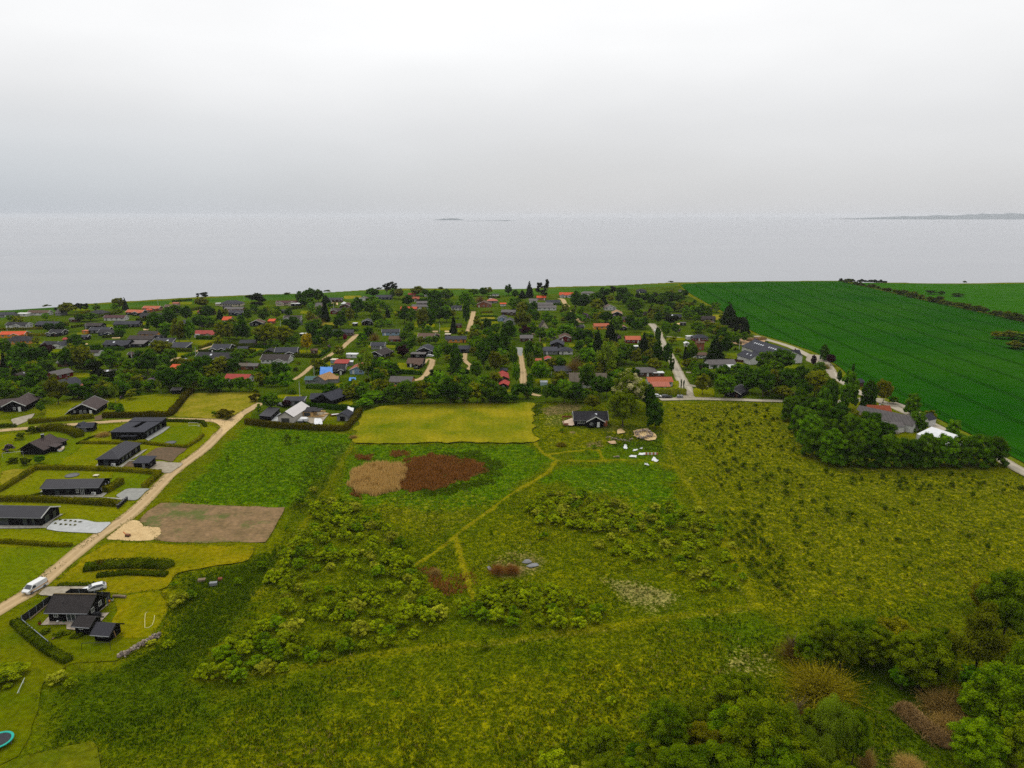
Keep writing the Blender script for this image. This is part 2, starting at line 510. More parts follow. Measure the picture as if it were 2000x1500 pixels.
B = np.stack([rust, bare, np.maximum(path, side * .5), dark], 1)
nx, ny = len(gx), len(gy)
ii = (np.arange(ny - 1)[:, None] * nx + np.arange(nx - 1)[None, :]).ravel()
quads = np.stack([ii, ii + 1, ii + nx + 1, ii + nx], 1)

gm, t, b = nodes_of('ground')
def attr(name):
    n = t.nodes.new('ShaderNodeAttribute'); n.attribute_name = name
    s = t.nodes.new('ShaderNodeSeparateColor')
    t.links.new(n.outputs['Color'], s.inputs[0])
    return s.outputs[0], s.outputs[1], s.outputs[2], n.outputs['Alpha']
aY, aL, aS, aM = attr('region_a')
bR, bB, bP, bPp = attr('region_b')
n25, n7, n2, n06 = noise(t, .045, 4), noise(t, .16, 4), noise(t, .55, 4), noise(t, 1.7, 3)
col = mixc(t, mapr(t, n25, .3, .7), alb(90, 106, 2), alb(118, 120, 3))
col = mixc(t, mapr(t, n7, .45, .75, 0, .55), col, alb(130, 132, 3))
lush_c = mixc(t, mapr(t, n2, .35, .65), alb(74, 116, 2), alb(106, 132, 3))
col = mixc(t, mapr(t, mth(t, 'ADD', aL, mth(t, 'MULTIPLY', mth(t, 'SUBTRACT', n7, .5), 1.2)), .25, .75), col, lush_c)
yel_c = mixc(t, mapr(t, n2, .35, .68), alb(130, 130, 2), alb(158, 148, 6))
col = mixc(t, mapr(t, mth(t, 'ADD', aY, mth(t, 'MULTIPLY', mth(t, 'SUBTRACT', n2, .5), 1.3)), .30, .95, 0, .88), col, yel_c)
stp = mth(t, 'ADD', aS, mth(t, 'MULTIPLY', mth(t, 'SUBTRACT', n06, .5), 2.2))
col = mixc(t, mapr(t, stp, .56, .98, 0, .75), col, alb(178, 164, 96))
rus = mth(t, 'ADD', bR, mth(t, 'MULTIPLY', mth(t, 'SUBTRACT', n2, .5), 1.1))
col = mixc(t, mapr(t, rus, .4, .8, 0, .9), col, mixc(t, n06, alb(74, 48, 20), alb(112, 78, 40)))
br = mth(t, 'ADD', bB, mth(t, 'MULTIPLY', mth(t, 'SUBTRACT', n2, .5), 1.1))
col = mixc(t, mapr(t, br, .4, .8, 0, .9), col, mixc(t, n06, alb(112, 92, 60), alb(160, 134, 92)))
pt = mth(t, 'ADD', bP, mth(t, 'MULTIPLY', mth(t, 'SUBTRACT', n06, .5), .5))
col = mixc(t, mapr(t, pt, .35, .75, 0, .88), col, mixc(t, n06, alb(128, 126, 6), alb(160, 148, 20)))
col = mixc(t, mapr(t, mth(t, 'ADD', bPp, mth(t, 'MULTIPLY', mth(t, 'SUBTRACT', n2, .5), .9)), .3, .8, 0, .8), col, mixc(t, n06, alb(58, 80, 1), alb(80, 98, 4)))
# lush dark tufts among the rough grass
tuft = mth(t, 'MULTIPLY', mapr(t, n06, .40, .62, 1, 0), mth(t, 'MULTIPLY', aM, mapr(t, bP, 0, .6, .62, 0.1)))
col = mixc(t, tuft, col, alb(62, 88, 2))
col = mixc(t, 1.0, col, mapr(t, n06, .3, .7, .66, 1.32), 'MULTIPLY')
col = mixc(t, 1.0, col, mapr(t, n2, .32, .68, .74, 1.22), 'MULTIPLY')
# old planting rows of the right-hand field
tcn = t.nodes['TC']
r1, r2 = P(1500, 1000), P(1690, 1160)
rd = math.atan2(r2.y - r1.y, r2.x - r1.x)
mpn = t.nodes.new('ShaderNodeMapping'); mpn.vector_type = 'TEXTURE'
mpn.inputs['Rotation'].default_value = (0, 0, rd + PI / 2)
t.links.new(tcn.outputs['Object'], mpn.inputs['Vector'])
wv = t.nodes.new('ShaderNodeTexWave'); wv.bands_direction = 'X'
wv.inputs['Scale'].default_value = 2 * PI / 1.6 / 20
wv.inputs['Distortion'].default_value = 2.0
wv.inputs['Detail Scale'].default_value = .35
t.links.new(mpn.outputs[0], wv.inputs['Vector'])
rm = t.nodes.new('ShaderNodeAttribute'); rm.attribute_name = 'rows'
col = mixc(t, mth(t, 'MULTIPLY', rm.outputs['Fac'], mapr(t, wv.outputs['Fac'], .35, .7, 0, .8)), col, mixc(t, 1.0, col, (.74, .80, .76), 'MULTIPLY'))
t.links.new(col, b.inputs['Base Color'])
b.inputs['Roughness'].default_value = .95
b.inputs['Specular IOR Level'].default_value = .0
bump(t, b, mth(t, 'ADD', n06, mth(t, 'MULTIPLY', n2, 1.4)), .9, .9)
rows = soft([(1330, 870), (1600, 920), (1990, 950), (2200, 1030), (2200, 1150), (1780, 1165), (1560, 1150), (1450, 1050)], 20)
ground_me = np_mesh('ground', np.stack([X, Y, zz], 1), quads, gm, attrs={'region_a': ('FLOAT_COLOR', A), 'region_b': ('FLOAT_COLOR', B), 'rows': ('FLOAT', rows)}, smooth=True)
ground = put('ground', ground_me)
ground['kind'] = 'structure'

# ------------------------------------------------------------------ sea
m, t, b = nodes_of('sea_water')
tcn = t.nodes.new('ShaderNodeTexCoord'); tcn.name = 'TC'
mpn = t.nodes.new('ShaderNodeMapping'); mpn.inputs['Scale'].default_value = (.25, 1.0, 1)
t.links.new(tcn.outputs['Object'], mpn.inputs['Vector'])
band = noise(t, .0035, 5, mpn.outputs[0], dist=.6)
fine = noise(t, .25, 3)
b.inputs['Base Color'].default_value = (.16, .175, .20, 1)
t.links.new(mixc(t, mapr(t, band, .35, .7), (.155, .163, .186), (.192, .20, .22)), b.inputs['Base Color'])
t.links.new(mapr(t, band, .3, .7, .20, .26), b.inputs['Roughness'])
b.inputs['IOR'].default_value = 1.33
b.inputs['Specular IOR Level'].default_value = .5
bump(t, b, fine, .2, .25)
sv, sf = [], []
sx = [-24000, -8000, -2600, -800, 0, 800, 2600, 8000, 24000]
sy = [500, 900, 1500, 3000, 6000, 12000, 24000, 33000]
for yy in sy:
    for xx in sx: sv.append((xx, yy, SEA_Z))
for j in range(len(sy) - 1):
    for i in range(len(sx) - 1):
        k = j * len(sx) + i
        sf.append((k, k + 1, k + 1 + len(sx), k + len(sx)))
sea = put('sea', np_mesh('sea', sv, np.array(sf), m))
sea['kind'] = 'structure'
# the sea west of the land
sea2 = put('sea', np_mesh('sea_west', [(-24000, -600, SEA_Z), (-1200, -600, SEA_Z), (-1200, 500, SEA_Z), (-24000, 500, SEA_Z)], np.array([(0, 1, 2, 3)]), m))
sea2['kind'] = 'structure'

def far_land(name, x0, x1, ybase, prof, depth, label):
    """low distant coast: ridge profile (fraction, height metres) at the range where its base meets the water"""
    h = CAM_H - SEA_Z
    v = (ybase - 750) / F
    z = h / (SP + v * CP)
    yw = z * (CP - v * SP)
    n = 60
    vs, fs = [], []
    for i in range(n + 1):
        f = i / n
        xw = z * ((x0 + (x1 - x0) * f) - 1000) / F
        hh = np.interp(f, [p[0] for p in prof], [p[1] for p in prof]) * (.85 + .3 * random.random()) + .5
        vs += [(xw, yw, SEA_Z - .5), (xw, yw + depth * .15, SEA_Z + hh * .7), (xw, yw + depth * .5, SEA_Z + hh), (xw, yw + depth, SEA_Z - .5)]
    for i in range(n):
        for k in range(3):
            a = i * 4 + k
            fs.append((a, a + 4, a + 5, a + 1))
    o = put(name, np_mesh(name, vs, np.array(fs), mat(name + '_cover', (.05, .07, .08), (.09, .11, .12), .002)))
    o['kind'] = 'structure'
    return o
far_land('island', 842, 905, 430, [(0, 0), (.3, 24), (.6, 36), (.8, 30), (1, 2)], 500, '')
far_land('island', 905, 1008, 431.5, [(0, 1), (.3, 2), (.6, 6), (.8, 10), (1, 0)], 300, '')
far_land('headland', 1697, 2250, 428.5, [(0, 10), (.15, 60), (.4, 95), (.55, 130), (1, 150)], 2500, '')

# ------------------------------------------------------------------ haze over land and sea
hz = bpy.data.materials.new('haze')
hz.use_nodes = True
ht = hz.node_tree
ht.nodes.remove(ht.nodes['Principled BSDF'])
pv = ht.nodes.new('ShaderNodeVolumePrincipled')
pv.inputs['Color'].default_value = (.86, .89, .94, 1)
pv.inputs['Density'].default_value = .000032
pv.inputs['Anisotropy'].default_value = .0
ht.links.new(pv.outputs[0], ht.nodes['Material Output'].inputs['Volume'])
mb = MB()
mb.box((0, 16900, (120 - 23.5) / 2), (52000, 36000, 120 + 23.5), hz)
haze = mb.build('haze')
haze['kind'] = 'stuff'

# ------------------------------------------------------------------ sheets laid on the ground
LAYER = [0]
EDGES = []                                       # outlines that get a fringe of longer grass
def sheet(name, pts, m, z=None, jit=.25, step=2.0, world=False, kind='structure', smooth_corners=True):
    w = np.array(pts) if world else poly_px(pts)
    if smooth_corners:
        if True:
            q = np.roll(w, -1, 0)
            w = np.stack([w * .88 + q * .12, w * .12 + q * .88], 1).reshape(-1, 2)
    out = []
    for i in range(len(w)):
        a, c = w[i], w[(i + 1) % len(w)]
        n = max(1, int(np.hypot(*(c - a)) / step))
        for k in range(n): out.append(a + (c - a) * k / n)
    out = np.array(out)
    if jit:
        out = out + (np.stack([vnoise(out[:, 0], out[:, 1], 3, 21), vnoise(out[:, 0], out[:, 1], 3, 22)], 1) - .5) * 2 * jit
    if name in ('lawn', 'hay_field', 'soil_plot', 'sand_patch', 'driveway', 'bare_patch', 'crop_field', 'field_verge', 'terrace') and out[:, 1].min() < 380: EDGES.append(np.vstack([out, out[:1]]))
    LAYER[0] += 1
    z = z if z is not None else .02 + LAYER[0] * .0015
    tri = tessellate_polygon([[Vector((p[0], p[1], 0)) for p in out]])
    bmv = np.column_stack([out, np.full(len(out), z)])
    tri = np.array(tri)
    e1, e2 = out[tri[:, 1]] - out[tri[:, 0]], out[tri[:, 2]] - out[tri[:, 0]]
    flip = (e1[:, 0] * e2[:, 1] - e1[:, 1] * e2[:, 0]) < 0
    tri[flip] = tri[flip][:, ::-1]
    o = put(name, np_mesh(name, bmv, tri, m))
    o['kind'] = kind
    return o

def ribbon(name, pts, widths, m, z=None, jit=.3, kind='structure', step=2.5):
    w = poly_px(pts)
    wd = widths if isinstance(widths, (list, tuple)) else [widths] * len(w)
    pp, ww = [], []
    for i in range(len(w) - 1):                    # catmull-rom
        p0, p1, p2, p3 = w[max(i - 1, 0)], w[i], w[i + 1], w[min(i + 2, len(w) - 1)]
        n = max(2, int(np.hypot(*(p2 - p1)) / step))
        for k in range(n):
            s = k / n
            pp.append(.5 * (2 * p1 + (p2 - p0) * s + (2 * p0 - 5 * p1 + 4 * p2 - p3) * s * s + (3 * p1 - p0 - 3 * p2 + p3) * s ** 3))
            ww.append(wd[i] * (1 - s) + wd[i + 1] * s)
    pp.append(w[-1]); ww.append(wd[-1])
    pp, ww = np.array(pp), np.array(ww)
    tg = np.gradient(pp, axis=0)
    tg /= np.linalg.norm(tg, axis=1)[:, None]
    nr = np.stack([-tg[:, 1], tg[:, 0]], 1)
    LAYER[0] += 1
    z = z if z is not None else .02 + LAYER[0] * .0015
    if pp[:, 1].min() < 380:
        for sg in (-1, 1): EDGES.append(pp + nr * (sg * ww / 2)[:, None])
    cols = np.linspace(-1, 1, 9)
    vs, tint = [], []
    for j, c in enumerate(cols):
        jj = (vnoise(pp[:, 0], pp[:, 1], 2.5, 31 + j) - .5) * 2 * jit * abs(c) ** 4
        q = pp + nr * ((ww / 2) * c + jj)[:, None]
        vs.append(np.column_stack([q, np.full(len(q), z)]))
        tint.append(np.full(len(q), c))
    vs = np.stack(vs, 1).reshape(-1, 3)
    tint = np.stack(tint, 1).ravel()
    k = len(cols)
    ii = (np.arange(len(pp) - 1)[:, None] * k + np.arange(k - 1)[None, :]).ravel()
    o = put(name, np_mesh(name, vs, np.stack([ii, ii + k, ii + k + 1, ii + 1], 1)[:, ::-1], m, attrs={'across': ('FLOAT', tint)}))
    o['kind'] = kind
    return o

def road_mat(name, c, edge, track):
    m, t, b = nodes_of(name)
    at = t.nodes.new('ShaderNodeAttribute'); at.attribute_name = 'across'
    ax = mth(t, 'ABSOLUTE', at.outputs['Fac'])
    n1, n2 = noise(t, .35, 4), noise(t, 2.5, 3)
    col = mixc(t, mapr(t, n1, .3, .7), c, tuple(v * .84 for v in c))
    col = mixc(t, mth(t, 'MULTIPLY', mapr(t, mth(t, 'ABSOLUTE', mth(t, 'SUBTRACT', ax, .42)), 0, .2, 1, 0), .55), col, track)
    col = mixc(t, mapr(t, mth(t, 'ADD', ax, mth(t, 'MULTIPLY', mth(t, 'SUBTRACT', n2, .5), .7)), .72, 1.0, 0, .85), col, edge)
    col = mixc(t, 1.0, col, mapr(t, n2, .3, .7, .88, 1.1), 'MULTIPLY')
    t.links.new(col, b.inputs['Base Color'])
    b.inputs['Roughness'].default_value = .95
    b.inputs['Specular IOR Level'].default_value = .0
    return m

def turf(name, a, c, sc=.12, stripe=0, sdir=0, samt=.25, flecks=None, fl=.0):
    """short grass: blotches, mowing stripes, pale flecks"""
    m, t, b = nodes_of(name)
    n1, n2, n3 = noise(t, sc, 5), noise(t, .9, 4), noise(t, 3.0, 2)
    col = mixc(t, mapr(t, n1, .32, .68), a, c)
    col = mixc(t, 1.0, col, mapr(t, n2, .3, .7, .68, 1.26), 'MULTIPLY')
    col = mixc(t, 1.0, col, mapr(t, n3, .3, .7, .84, 1.12), 'MULTIPLY')
    if stripe:
        mpn = t.nodes.new('ShaderNodeMapping'); mpn.vector_type = 'TEXTURE'
        mpn.inputs['Rotation'].default_value = (0, 0, sdir)
        t.links.new(t.nodes['TC'].outputs['Object'], mpn.inputs['Vector'])
        w = t.nodes.new('ShaderNodeTexWave')
        w.inputs['Scale'].default_value = 2 * PI / stripe / 20
        w.inputs['Distortion'].default_value = 1.5
        w.inputs['Detail Scale'].default_value = .3
        t.links.new(mpn.outputs[0], w.inputs['Vector'])
        col = mixc(t, 1.0, col, mapr(t, w.outputs['Fac'], .2, .8, 1 - samt, 1 + samt * .5), 'MULTIPLY')
    if flecks:
        col = mixc(t, mapr(t, n3, .62 - fl, .75 - fl, 0, .7), col, flecks)
    t.links.new(col, b.inputs['Base Color'])
    b.inputs['Roughness'].default_value = .95
    b.inputs['Specular IOR Level'].default_value = .0
    bump(t, b, n3, .12, .8)
    return m

M = {}
M['garden'] = turf('garden_ground', alb(54, 76, 4), alb(86, 104, 8), .06)
M['lawn'] = turf('lawn_grass', alb(106, 118, 2), alb(130, 130, 4), .10)
M['lawn_dry'] = turf('dry_lawn_grass', alb(120, 122, 8), alb(156, 142, 44), .12)
M['lawn_green'] = turf('green_lawn_grass', alb(94, 113, 2), alb(112, 122, 4), .10)
M['coast'] = turf('coastal_grass', alb(52, 90, 18), alb(82, 112, 26), .02)
M['hay'] = turf('hay_stubble', alb(100, 116, 4), alb(158, 146, 24), .055, stripe=3.6, sdir=R(4), samt=.035, flecks=alb(190, 172, 90), fl=.0)
M['verge'] = turf('verge_grass', alb(92, 112, 14), alb(120, 122, 24), .2)
M['dirt'] = road_mat('dirt_road_surface', alb(198, 170, 126), alb(134, 124, 66), alb(218, 192, 150))
M['farm'] = road_mat('farm_road_surface', alb(186, 176, 156), alb(150, 140, 100), alb(206, 196, 178))
M['gravel'] = mat('gravel', alb(178, 168, 148), alb(150, 138, 116), .8, .95, fine=6)
M['gravel_grey'] = mat('grey_gravel', alb(164, 164, 156), alb(142, 142, 136), .6, .95, fine=6)
M['gravel_pale'] = mat('pale_gravel', alb(196, 198, 196), alb(176, 178, 176), .6, .95, fine=6)
M['paving'] = mat('paving', alb(176, 172, 160), alb(150, 144, 130), 1.5, .9, fine=2.0)
M['sand'] = mat('sand', alb(220, 190, 136), alb(204, 172, 118), .5, .95, fine=3)
M['soil'] = mat('dug_soil', alb(128, 104, 76), alb(96, 84, 54), .35, .95, fine=1.2, bmp=.2)
M['ramp'] = mat('brown_soil', alb(110, 84, 58), alb(90, 76, 46), .8, .95, fine=2)

# village ground, coastal strip, crop fields
VILL = [(-500, 760), (-300, 660), (0, 622), (60, 609), (200, 600), (370, 590), (420, 587), (590, 580), (640, 577), (700, 584), (740, 573), (820, 574), (990, 575), (1090, 570), (1200, 564),
        (1325, 556), (1345, 578), (1400, 608), (1468, 652), (1500, 668), (1575, 692), (1630, 722), (1650, 750), (1690, 774), (1600, 783), (1290, 782), (1050, 786), (745, 789), (690, 806), (480, 832), (505, 790),
        (505, 768), (375, 768), (340, 768), (230, 785), (100, 790), (-100, 800), (-500, 860)]
sheet('village_ground', VILL, M['garden'], jit=1.2, step=5)
sheet('coastal_meadow', [(-700, 690), (-300, 640), (0, 607), (250, 591), (500, 577), (730, 567.5), (900, 566), (1080, 563), (1320, 554), (1325, 557), (1200, 566), (1090, 574), (990, 577), (820, 577), (740, 577), (700, 588),
                         (640, 583), (590, 584), (420, 591), (370, 594), (200, 604), (60, 612), (0, 625), (-300, 662)], M['coast'], jit=1.0, step=5)

def crop_mat(name, near, far, d1, d2, spacing, off):
    """cereal crop with pairs of wheel tracks"""
    m, t, b = nodes_of(name)
    n1, n2 = noise(t, .012, 4), noise(t, .12, 4)
    col = mixc(t, mapr(t, n1, .3, .7), near, far)
    col = mixc(t, 1.0, col, mapr(t, n2, .3, .7, .84, 1.16), 'MULTIPLY')
    a, c = P(*d1), P(*d2)
    ang = math.atan2(c.y - a.y, c.x - a.x)
    mpn = t.nodes.new('ShaderNodeMapping'); mpn.vector_type = 'TEXTURE'
    mpn.inputs['Location'].default_value = (a.x, a.y, 0)
    mpn.inputs['Rotation'].default_value = (0, 0, ang)
    wob = t.nodes.new('ShaderNodeTexCoord')
    t.links.new(wob.outputs['Object'], mpn.inputs['Vector'])
    sp = t.nodes.new('ShaderNodeSeparateXYZ')
    t.links.new(mpn.outputs[0], sp.inputs[0])
    yv = mth(t, 'ADD', sp.outputs['Y'], mth(t, 'MULTIPLY', mth(t, 'SINE', mth(t, 'MULTIPLY', sp.outputs['X'], .009)), 2.0))
    u = mth(t, 'ABSOLUTE', mth(t, 'SUBTRACT', mth(t, 'MODULO', mth(t, 'ADD', yv, spacing * 100 + off), spacing), spacing / 2))
    ln = mapr(t, mth(t, 'ABSOLUTE', mth(t, 'SUBTRACT', u, 1.0)), .45, .95, 1, 0)
    col = mixc(t, mth(t, 'MULTIPLY', ln, .5), col, tuple(v * .35 for v in near))
    t.links.new(col, b.inputs['Base Color'])
    b.inputs['Roughness'].default_value = .9
    b.inputs['Specular IOR Level'].default_value = .0
    bump(t, b, noise(t, 1.2, 2), .2, .6)
    return m
crop = crop_mat('green_cereal', alb(22, 76, 1), alb(40, 88, 3), (1430, 580), (1685, 702), 24, 4)
crop2 = crop_mat('pale_cereal', alb(40, 94, 2), alb(54, 104, 5), (1760, 590), (2000, 600), 30, 0)
CROP = [(1326, 555), (1450, 551.5), (1600, 550), (1646, 550), (1760, 577), (1880, 603), (2000, 630), (2200, 673), (2700, 790), (2700, 1300), (2200, 1012), (2000, 905), (1940, 872), (1870, 836), (1800, 803), (1745, 784), (1700, 764),
        (1663, 740), (1640, 716), (1600, 692), (1575, 682), (1520, 664), (1478, 652), (1445, 632), (1410, 607), (1380, 592), (1345, 572)]
sheet('crop_field', CROP, crop, jit=.5, step=6, z=.35)
sheet('crop_field', [(1664, 552), (1800, 555), (1900, 555.5), (2000, 554), (2500, 554), (3000, 560), (3000, 860), (2200, 670), (2000, 626), (1880, 600), (1760, 575), (1660, 551.5)], crop2, jit=.5, step=6, z=.30)
sheet('field_verge', [(1470, 653), (1520, 668), (1575, 686), (1605, 697), (1640, 722), (1665, 746), (1702, 770), (1748, 790), (1800, 811), (1870, 845), (1940, 882), (2010, 917), (2010, 906), (1940, 871), (1870, 835), (1800, 802),
                      (1745, 783), (1700, 763), (1663, 739), (1640, 715), (1600, 691), (1575, 681), (1520, 663), (1478, 651)], M['verge'], jit=.4)
sheet('hay_field', [(705, 808), (745, 791), (900, 788), (1045, 785), (1040, 800), (1042, 835), (1052, 862), (1000, 863.5), (870, 864), (760, 865.5), (693, 866), (688, 852)], M['hay'], jit=1.3)
sheet('lawn', [(232, 778), (300, 770), (356, 768), (344, 795), (334, 812), (235, 818), (205, 815), (222, 795)], M['lawn'], jit=.5)
sheet('lawn', [(90, 796), (110, 785), (170, 778), (235, 776), (225, 800), (205, 815), (120, 822), (85, 815)], M['lawn'], jit=.5)
sheet('lawn', [(372, 768), (495, 765), (510, 770), (503, 785), (458, 812), (436, 821), (395, 816), (340, 815), (352, 793)], M['lawn_dry'], jit=.6)
sheet('lawn', [(-30, 822), (70, 815), (180, 818), (350, 814), (430, 820), (330, 822), (180, 826), (50, 838), (-30, 842)], M['verge'], jit=.4)
sheet('lawn', [(-250, 880), (0, 850), (60, 840), (170, 832), (330, 824), (395, 825), (432, 838), (395, 872), (335, 917), (255, 996), (204, 1032), (160, 1065), (100, 1115), (66, 1142), (0, 1180), (-250, 1300)], M['lawn'], jit=.4)
for pts, k in [([(30, 860), (70, 845), (140, 830), (190, 830), (165, 868), (110, 910), (70, 915), (0, 930), (0, 890)], 'lawn_green'),
               ([(325, 835), (390, 828), (398, 850), (365, 870), (300, 868), (290, 860)], 'lawn_green'),
               ([(225, 922), (330, 918), (280, 955), (225, 962), (210, 940)], 'lawn_green'),
               ([(0, 1068), (140, 1070), (200, 1036), (160, 1070), (100, 1118), (66, 1143), (0, 1178), (-200, 1270), (-200, 1090)], 'lawn_green'),
               ([(0, 922), (30, 916), (70, 917), (55, 935), (0, 960)], 'lawn_dry')]:
    sheet('lawn', pts, M[k], jit=.5)
sheet('lawn', [(-200, 1290), (0, 1205), (60, 1180), (75, 1170), (128, 1170), (235, 1160), (318, 1150), (325, 1190), (318, 1225), (300, 1250), (235, 1290), (140, 1296), (88, 1330), (75, 1380), (58, 1440), (30, 1480), (-200, 1600)], turf('mown_grass', alb(84, 100, 1), alb(110, 112, 2), .09), jit=.4)
sheet('lawn', [(60, 1470), (110, 1462), (160, 1452), (190, 1448), (190, 1560), (-60, 1560), (20, 1490)], turf('worn_grass', alb(84, 100, 6), alb(112, 112, 14), .15), jit=.5)
sheet('lawn', [(140, 1108), (205, 1060), (300, 1060), (400, 1066), (502, 1064), (482, 1098), (400, 1108), (345, 1120), (325, 1150), (240, 1160), (180, 1148), (106, 1143)], turf('golden_grass', alb(112, 114, 2), alb(146, 132, 8), .12, flecks=alb(190, 160, 70), fl=-.03), jit=.7)
sheet('lawn', [(222, 1166), (320, 1152), (322, 1190), (312, 1224), (296, 1242), (244, 1250), (232, 1240), (218, 1215), (236, 1195)], turf('golden_lawn', alb(112, 116, 1), alb(146, 134, 6), .15), jit=.7)
sm_ = mat('ploughed_soil', alb(146, 116, 78), alb(116, 94, 54), .25, .95, fine=.9, bmp=.25)
t_ = sm_.node_tree; b_ = t_.nodes['Principled BSDF']
src = b_.inputs['Base Color'].links[0].from_socket
gn = mth(t_, 'ADD', noise(t_, .09, 3), mth(t_, 'MULTIPLY', noise(t_, 1.1, 4), .35))
t_.links.new(mixc(t_, mapr(t_, gn, .70, .82, 0, .8), src, alb(78, 96, 10)), b_.inputs['Base Color'])
sheet('soil_plot', [(312, 982), (400, 985), (468, 989), (557, 991), (536, 1035), (518, 1059), (400, 1060), (302, 1056), (300, 1040), (268, 1017)], sm_, jit=.5, smooth_corners=False)
sheet('sand_patch', [(250, 1015), (268, 1017), (281, 1028), (296, 1030), (311, 1031), (314, 1041), (300, 1056), (255, 1056), (206, 1053), (228, 1034)], M['sand'], jit=.4)

ribbon('dirt_road', ROAD_MAIN, 4.4, M['dirt'], jit=.35)
ribbon('dirt_road', [(448, 829), (425, 822), (400, 820.5), (330, 819), (260, 821), (185, 826), (120, 831), (60, 836), (0, 841), (-120, 852)], [6.5, 4.8, 4.2, 4.2, 4.2, 4.2, 4.2, 4.2, 4.2, 4.2], M['dirt'], jit=.3)
sheet('junction', [(405, 818), (440, 823), (470, 806), (478, 812), (446, 842), (432, 850), (436, 838), (425, 828)], M['sand'], jit=.2)
ribbon('farm_road', [(1289, 780), (1340, 779), (1400, 779.5), (1500, 782.5), (1600, 785), (1660, 783), (1700, 778), (1725, 781)], 4.6, M['farm'])
ribbon('farm_road', [(1272, 632), (1283, 645), (1289, 660), (1300, 680), (1312, 702), (1322, 722), (1332, 744), (1343, 764), (1352, 778)], [5.5, 6, 5.5, 5.2, 5.2, 5.5, 6, 7.5, 9], M['farm'])
sheet('junction', [(1326, 770), (1335, 755), (1348, 765), (1366, 773), (1400, 777), (1400, 781), (1330, 781), (1318, 779)], M['gravel'], jit=.3)
ribbon('farm_road', [(1476, 656), (1500, 664), (1545, 678), (1590, 700), (1615, 712), (1630, 735), (1645, 745), (1670, 762), (1700, 776), (1740, 792), (1800, 819), (1870, 853), (1940, 889), (2000, 922), (2200, 1030)], 5.0, M['farm'])
ribbon('dirt_track', [(1013, 681), (1017, 695), (1020, 715), (1022, 735), (1022, 752), (1027, 764), (1040, 770), (1056, 773)], [4.5, 3.0, 3.2, 3.8, 3.8, 3.6, 3.2, 3.0], M['dirt'], jit=.5)
sheet('forecourt', [(1005, 678), (1022, 679), (1020, 695), (1013, 695)], M['gravel_grey'], jit=.2)
ribbon('dirt_track', [(925, 608), (922, 622), (918, 636), (914, 650)], 4.2, M['dirt'])
ribbon('dirt_track', [(1092, 583), (1099, 585), (1103, 592), (1109, 599)], [6, 5, 4.5, 5], M['dirt'])
ribbon('dirt_track', [(1124, 620), (1130, 627), (1137, 630)], 4.5, M['dirt'])
ribbon('dirt_track', [(697, 653), (688, 662), (677, 671), (668, 680), (655, 687), (640, 697), (626, 706), (607, 717), (596, 727), (584, 736), (573, 742)], [4, 4, 3.6, 3.2, 3, 3, 3, 2.8, 2.8, 2.8, 2.8], M['dirt'])
ribbon('dirt_track', [(318, 702), (335, 703), (350, 698), (375, 689), (395, 682), (421, 674)], [4.2, 4.2, 3, 2.6, 2.6, 2.6], M['dirt'])
ribbon('dirt_track', [(312, 716), (325, 710), (338, 704)], 2.2, M['dirt'])
ribbon('dirt_track', [(845, 703), (843, 712), (838, 722), (830, 734), (820, 741), (806, 743)], [3.6, 3.6, 3.4, 3.4, 4, 4.5], M['dirt'])
ribbon('dirt_track', [(827, 710), (831, 704), (838, 701), (845, 704)], 3, M['dirt'])
ribbon('dirt_track', [(909, 690), (907, 702), (914, 710), (920, 716), (912, 722), (902, 727)], 3, M['dirt'])
ribbon('dirt_track', [(960, 577), (958, 584)], 3, M['gravel_grey'])
ribbon('dirt_track', [(1302, 657.5), (1320, 658.5), (1339, 661)], 2.4, M['gravel'])
ribbon('driveway', [(1340, 727), (1370, 729), (1400, 730)], 3, M['gravel'])
ribbon('driveway', [(1345, 752), (1362, 755), (1390, 754)], 3.2, M['gravel'])
for q in [(845, 646, 856, 649), (868, 646, 884, 649), (1039, 651, 1053, 654), (1114, 607, 1121, 609), (280, 642, 290, 645), (236, 660, 236, 660), (1120, 650, 1127, 653), (1322, 631, 1331, 634), (645, 591, 660, 596), (219, 658, 234, 661), (159, 671, 172, 673)]:
    if q[0] != q[2]: sheet('yard', [(q[0], q[1]), (q[2], q[1]), (q[2], q[3]), (q[0], q[3])], M['sand'], jit=.3)
sheet('yard', [(1423, 664), (1440, 661), (1470, 660), (1492, 664), (1500, 668), (1480, 675), (1450, 674), (1430, 671)], mat('dug_sand', alb(206, 172, 128), alb(180, 140, 98), .3, .95, fine=1.5), jit=.8)
sheet('yard', [(1575, 692), (1600, 694), (1625, 712), (1632, 735), (1640, 742), (1622, 735), (1612, 722), (1590, 712), (1575, 705)], M['gravel'], jit=.8)
sheet('yard', [(1738, 786), (1760, 783), (1780, 792), (1800, 806), (1812, 818), (1790, 832), (1760, 846), (1735, 850), (1745, 830), (1780, 810), (1760, 795), (1735, 793)], M['gravel'], jit=.6)
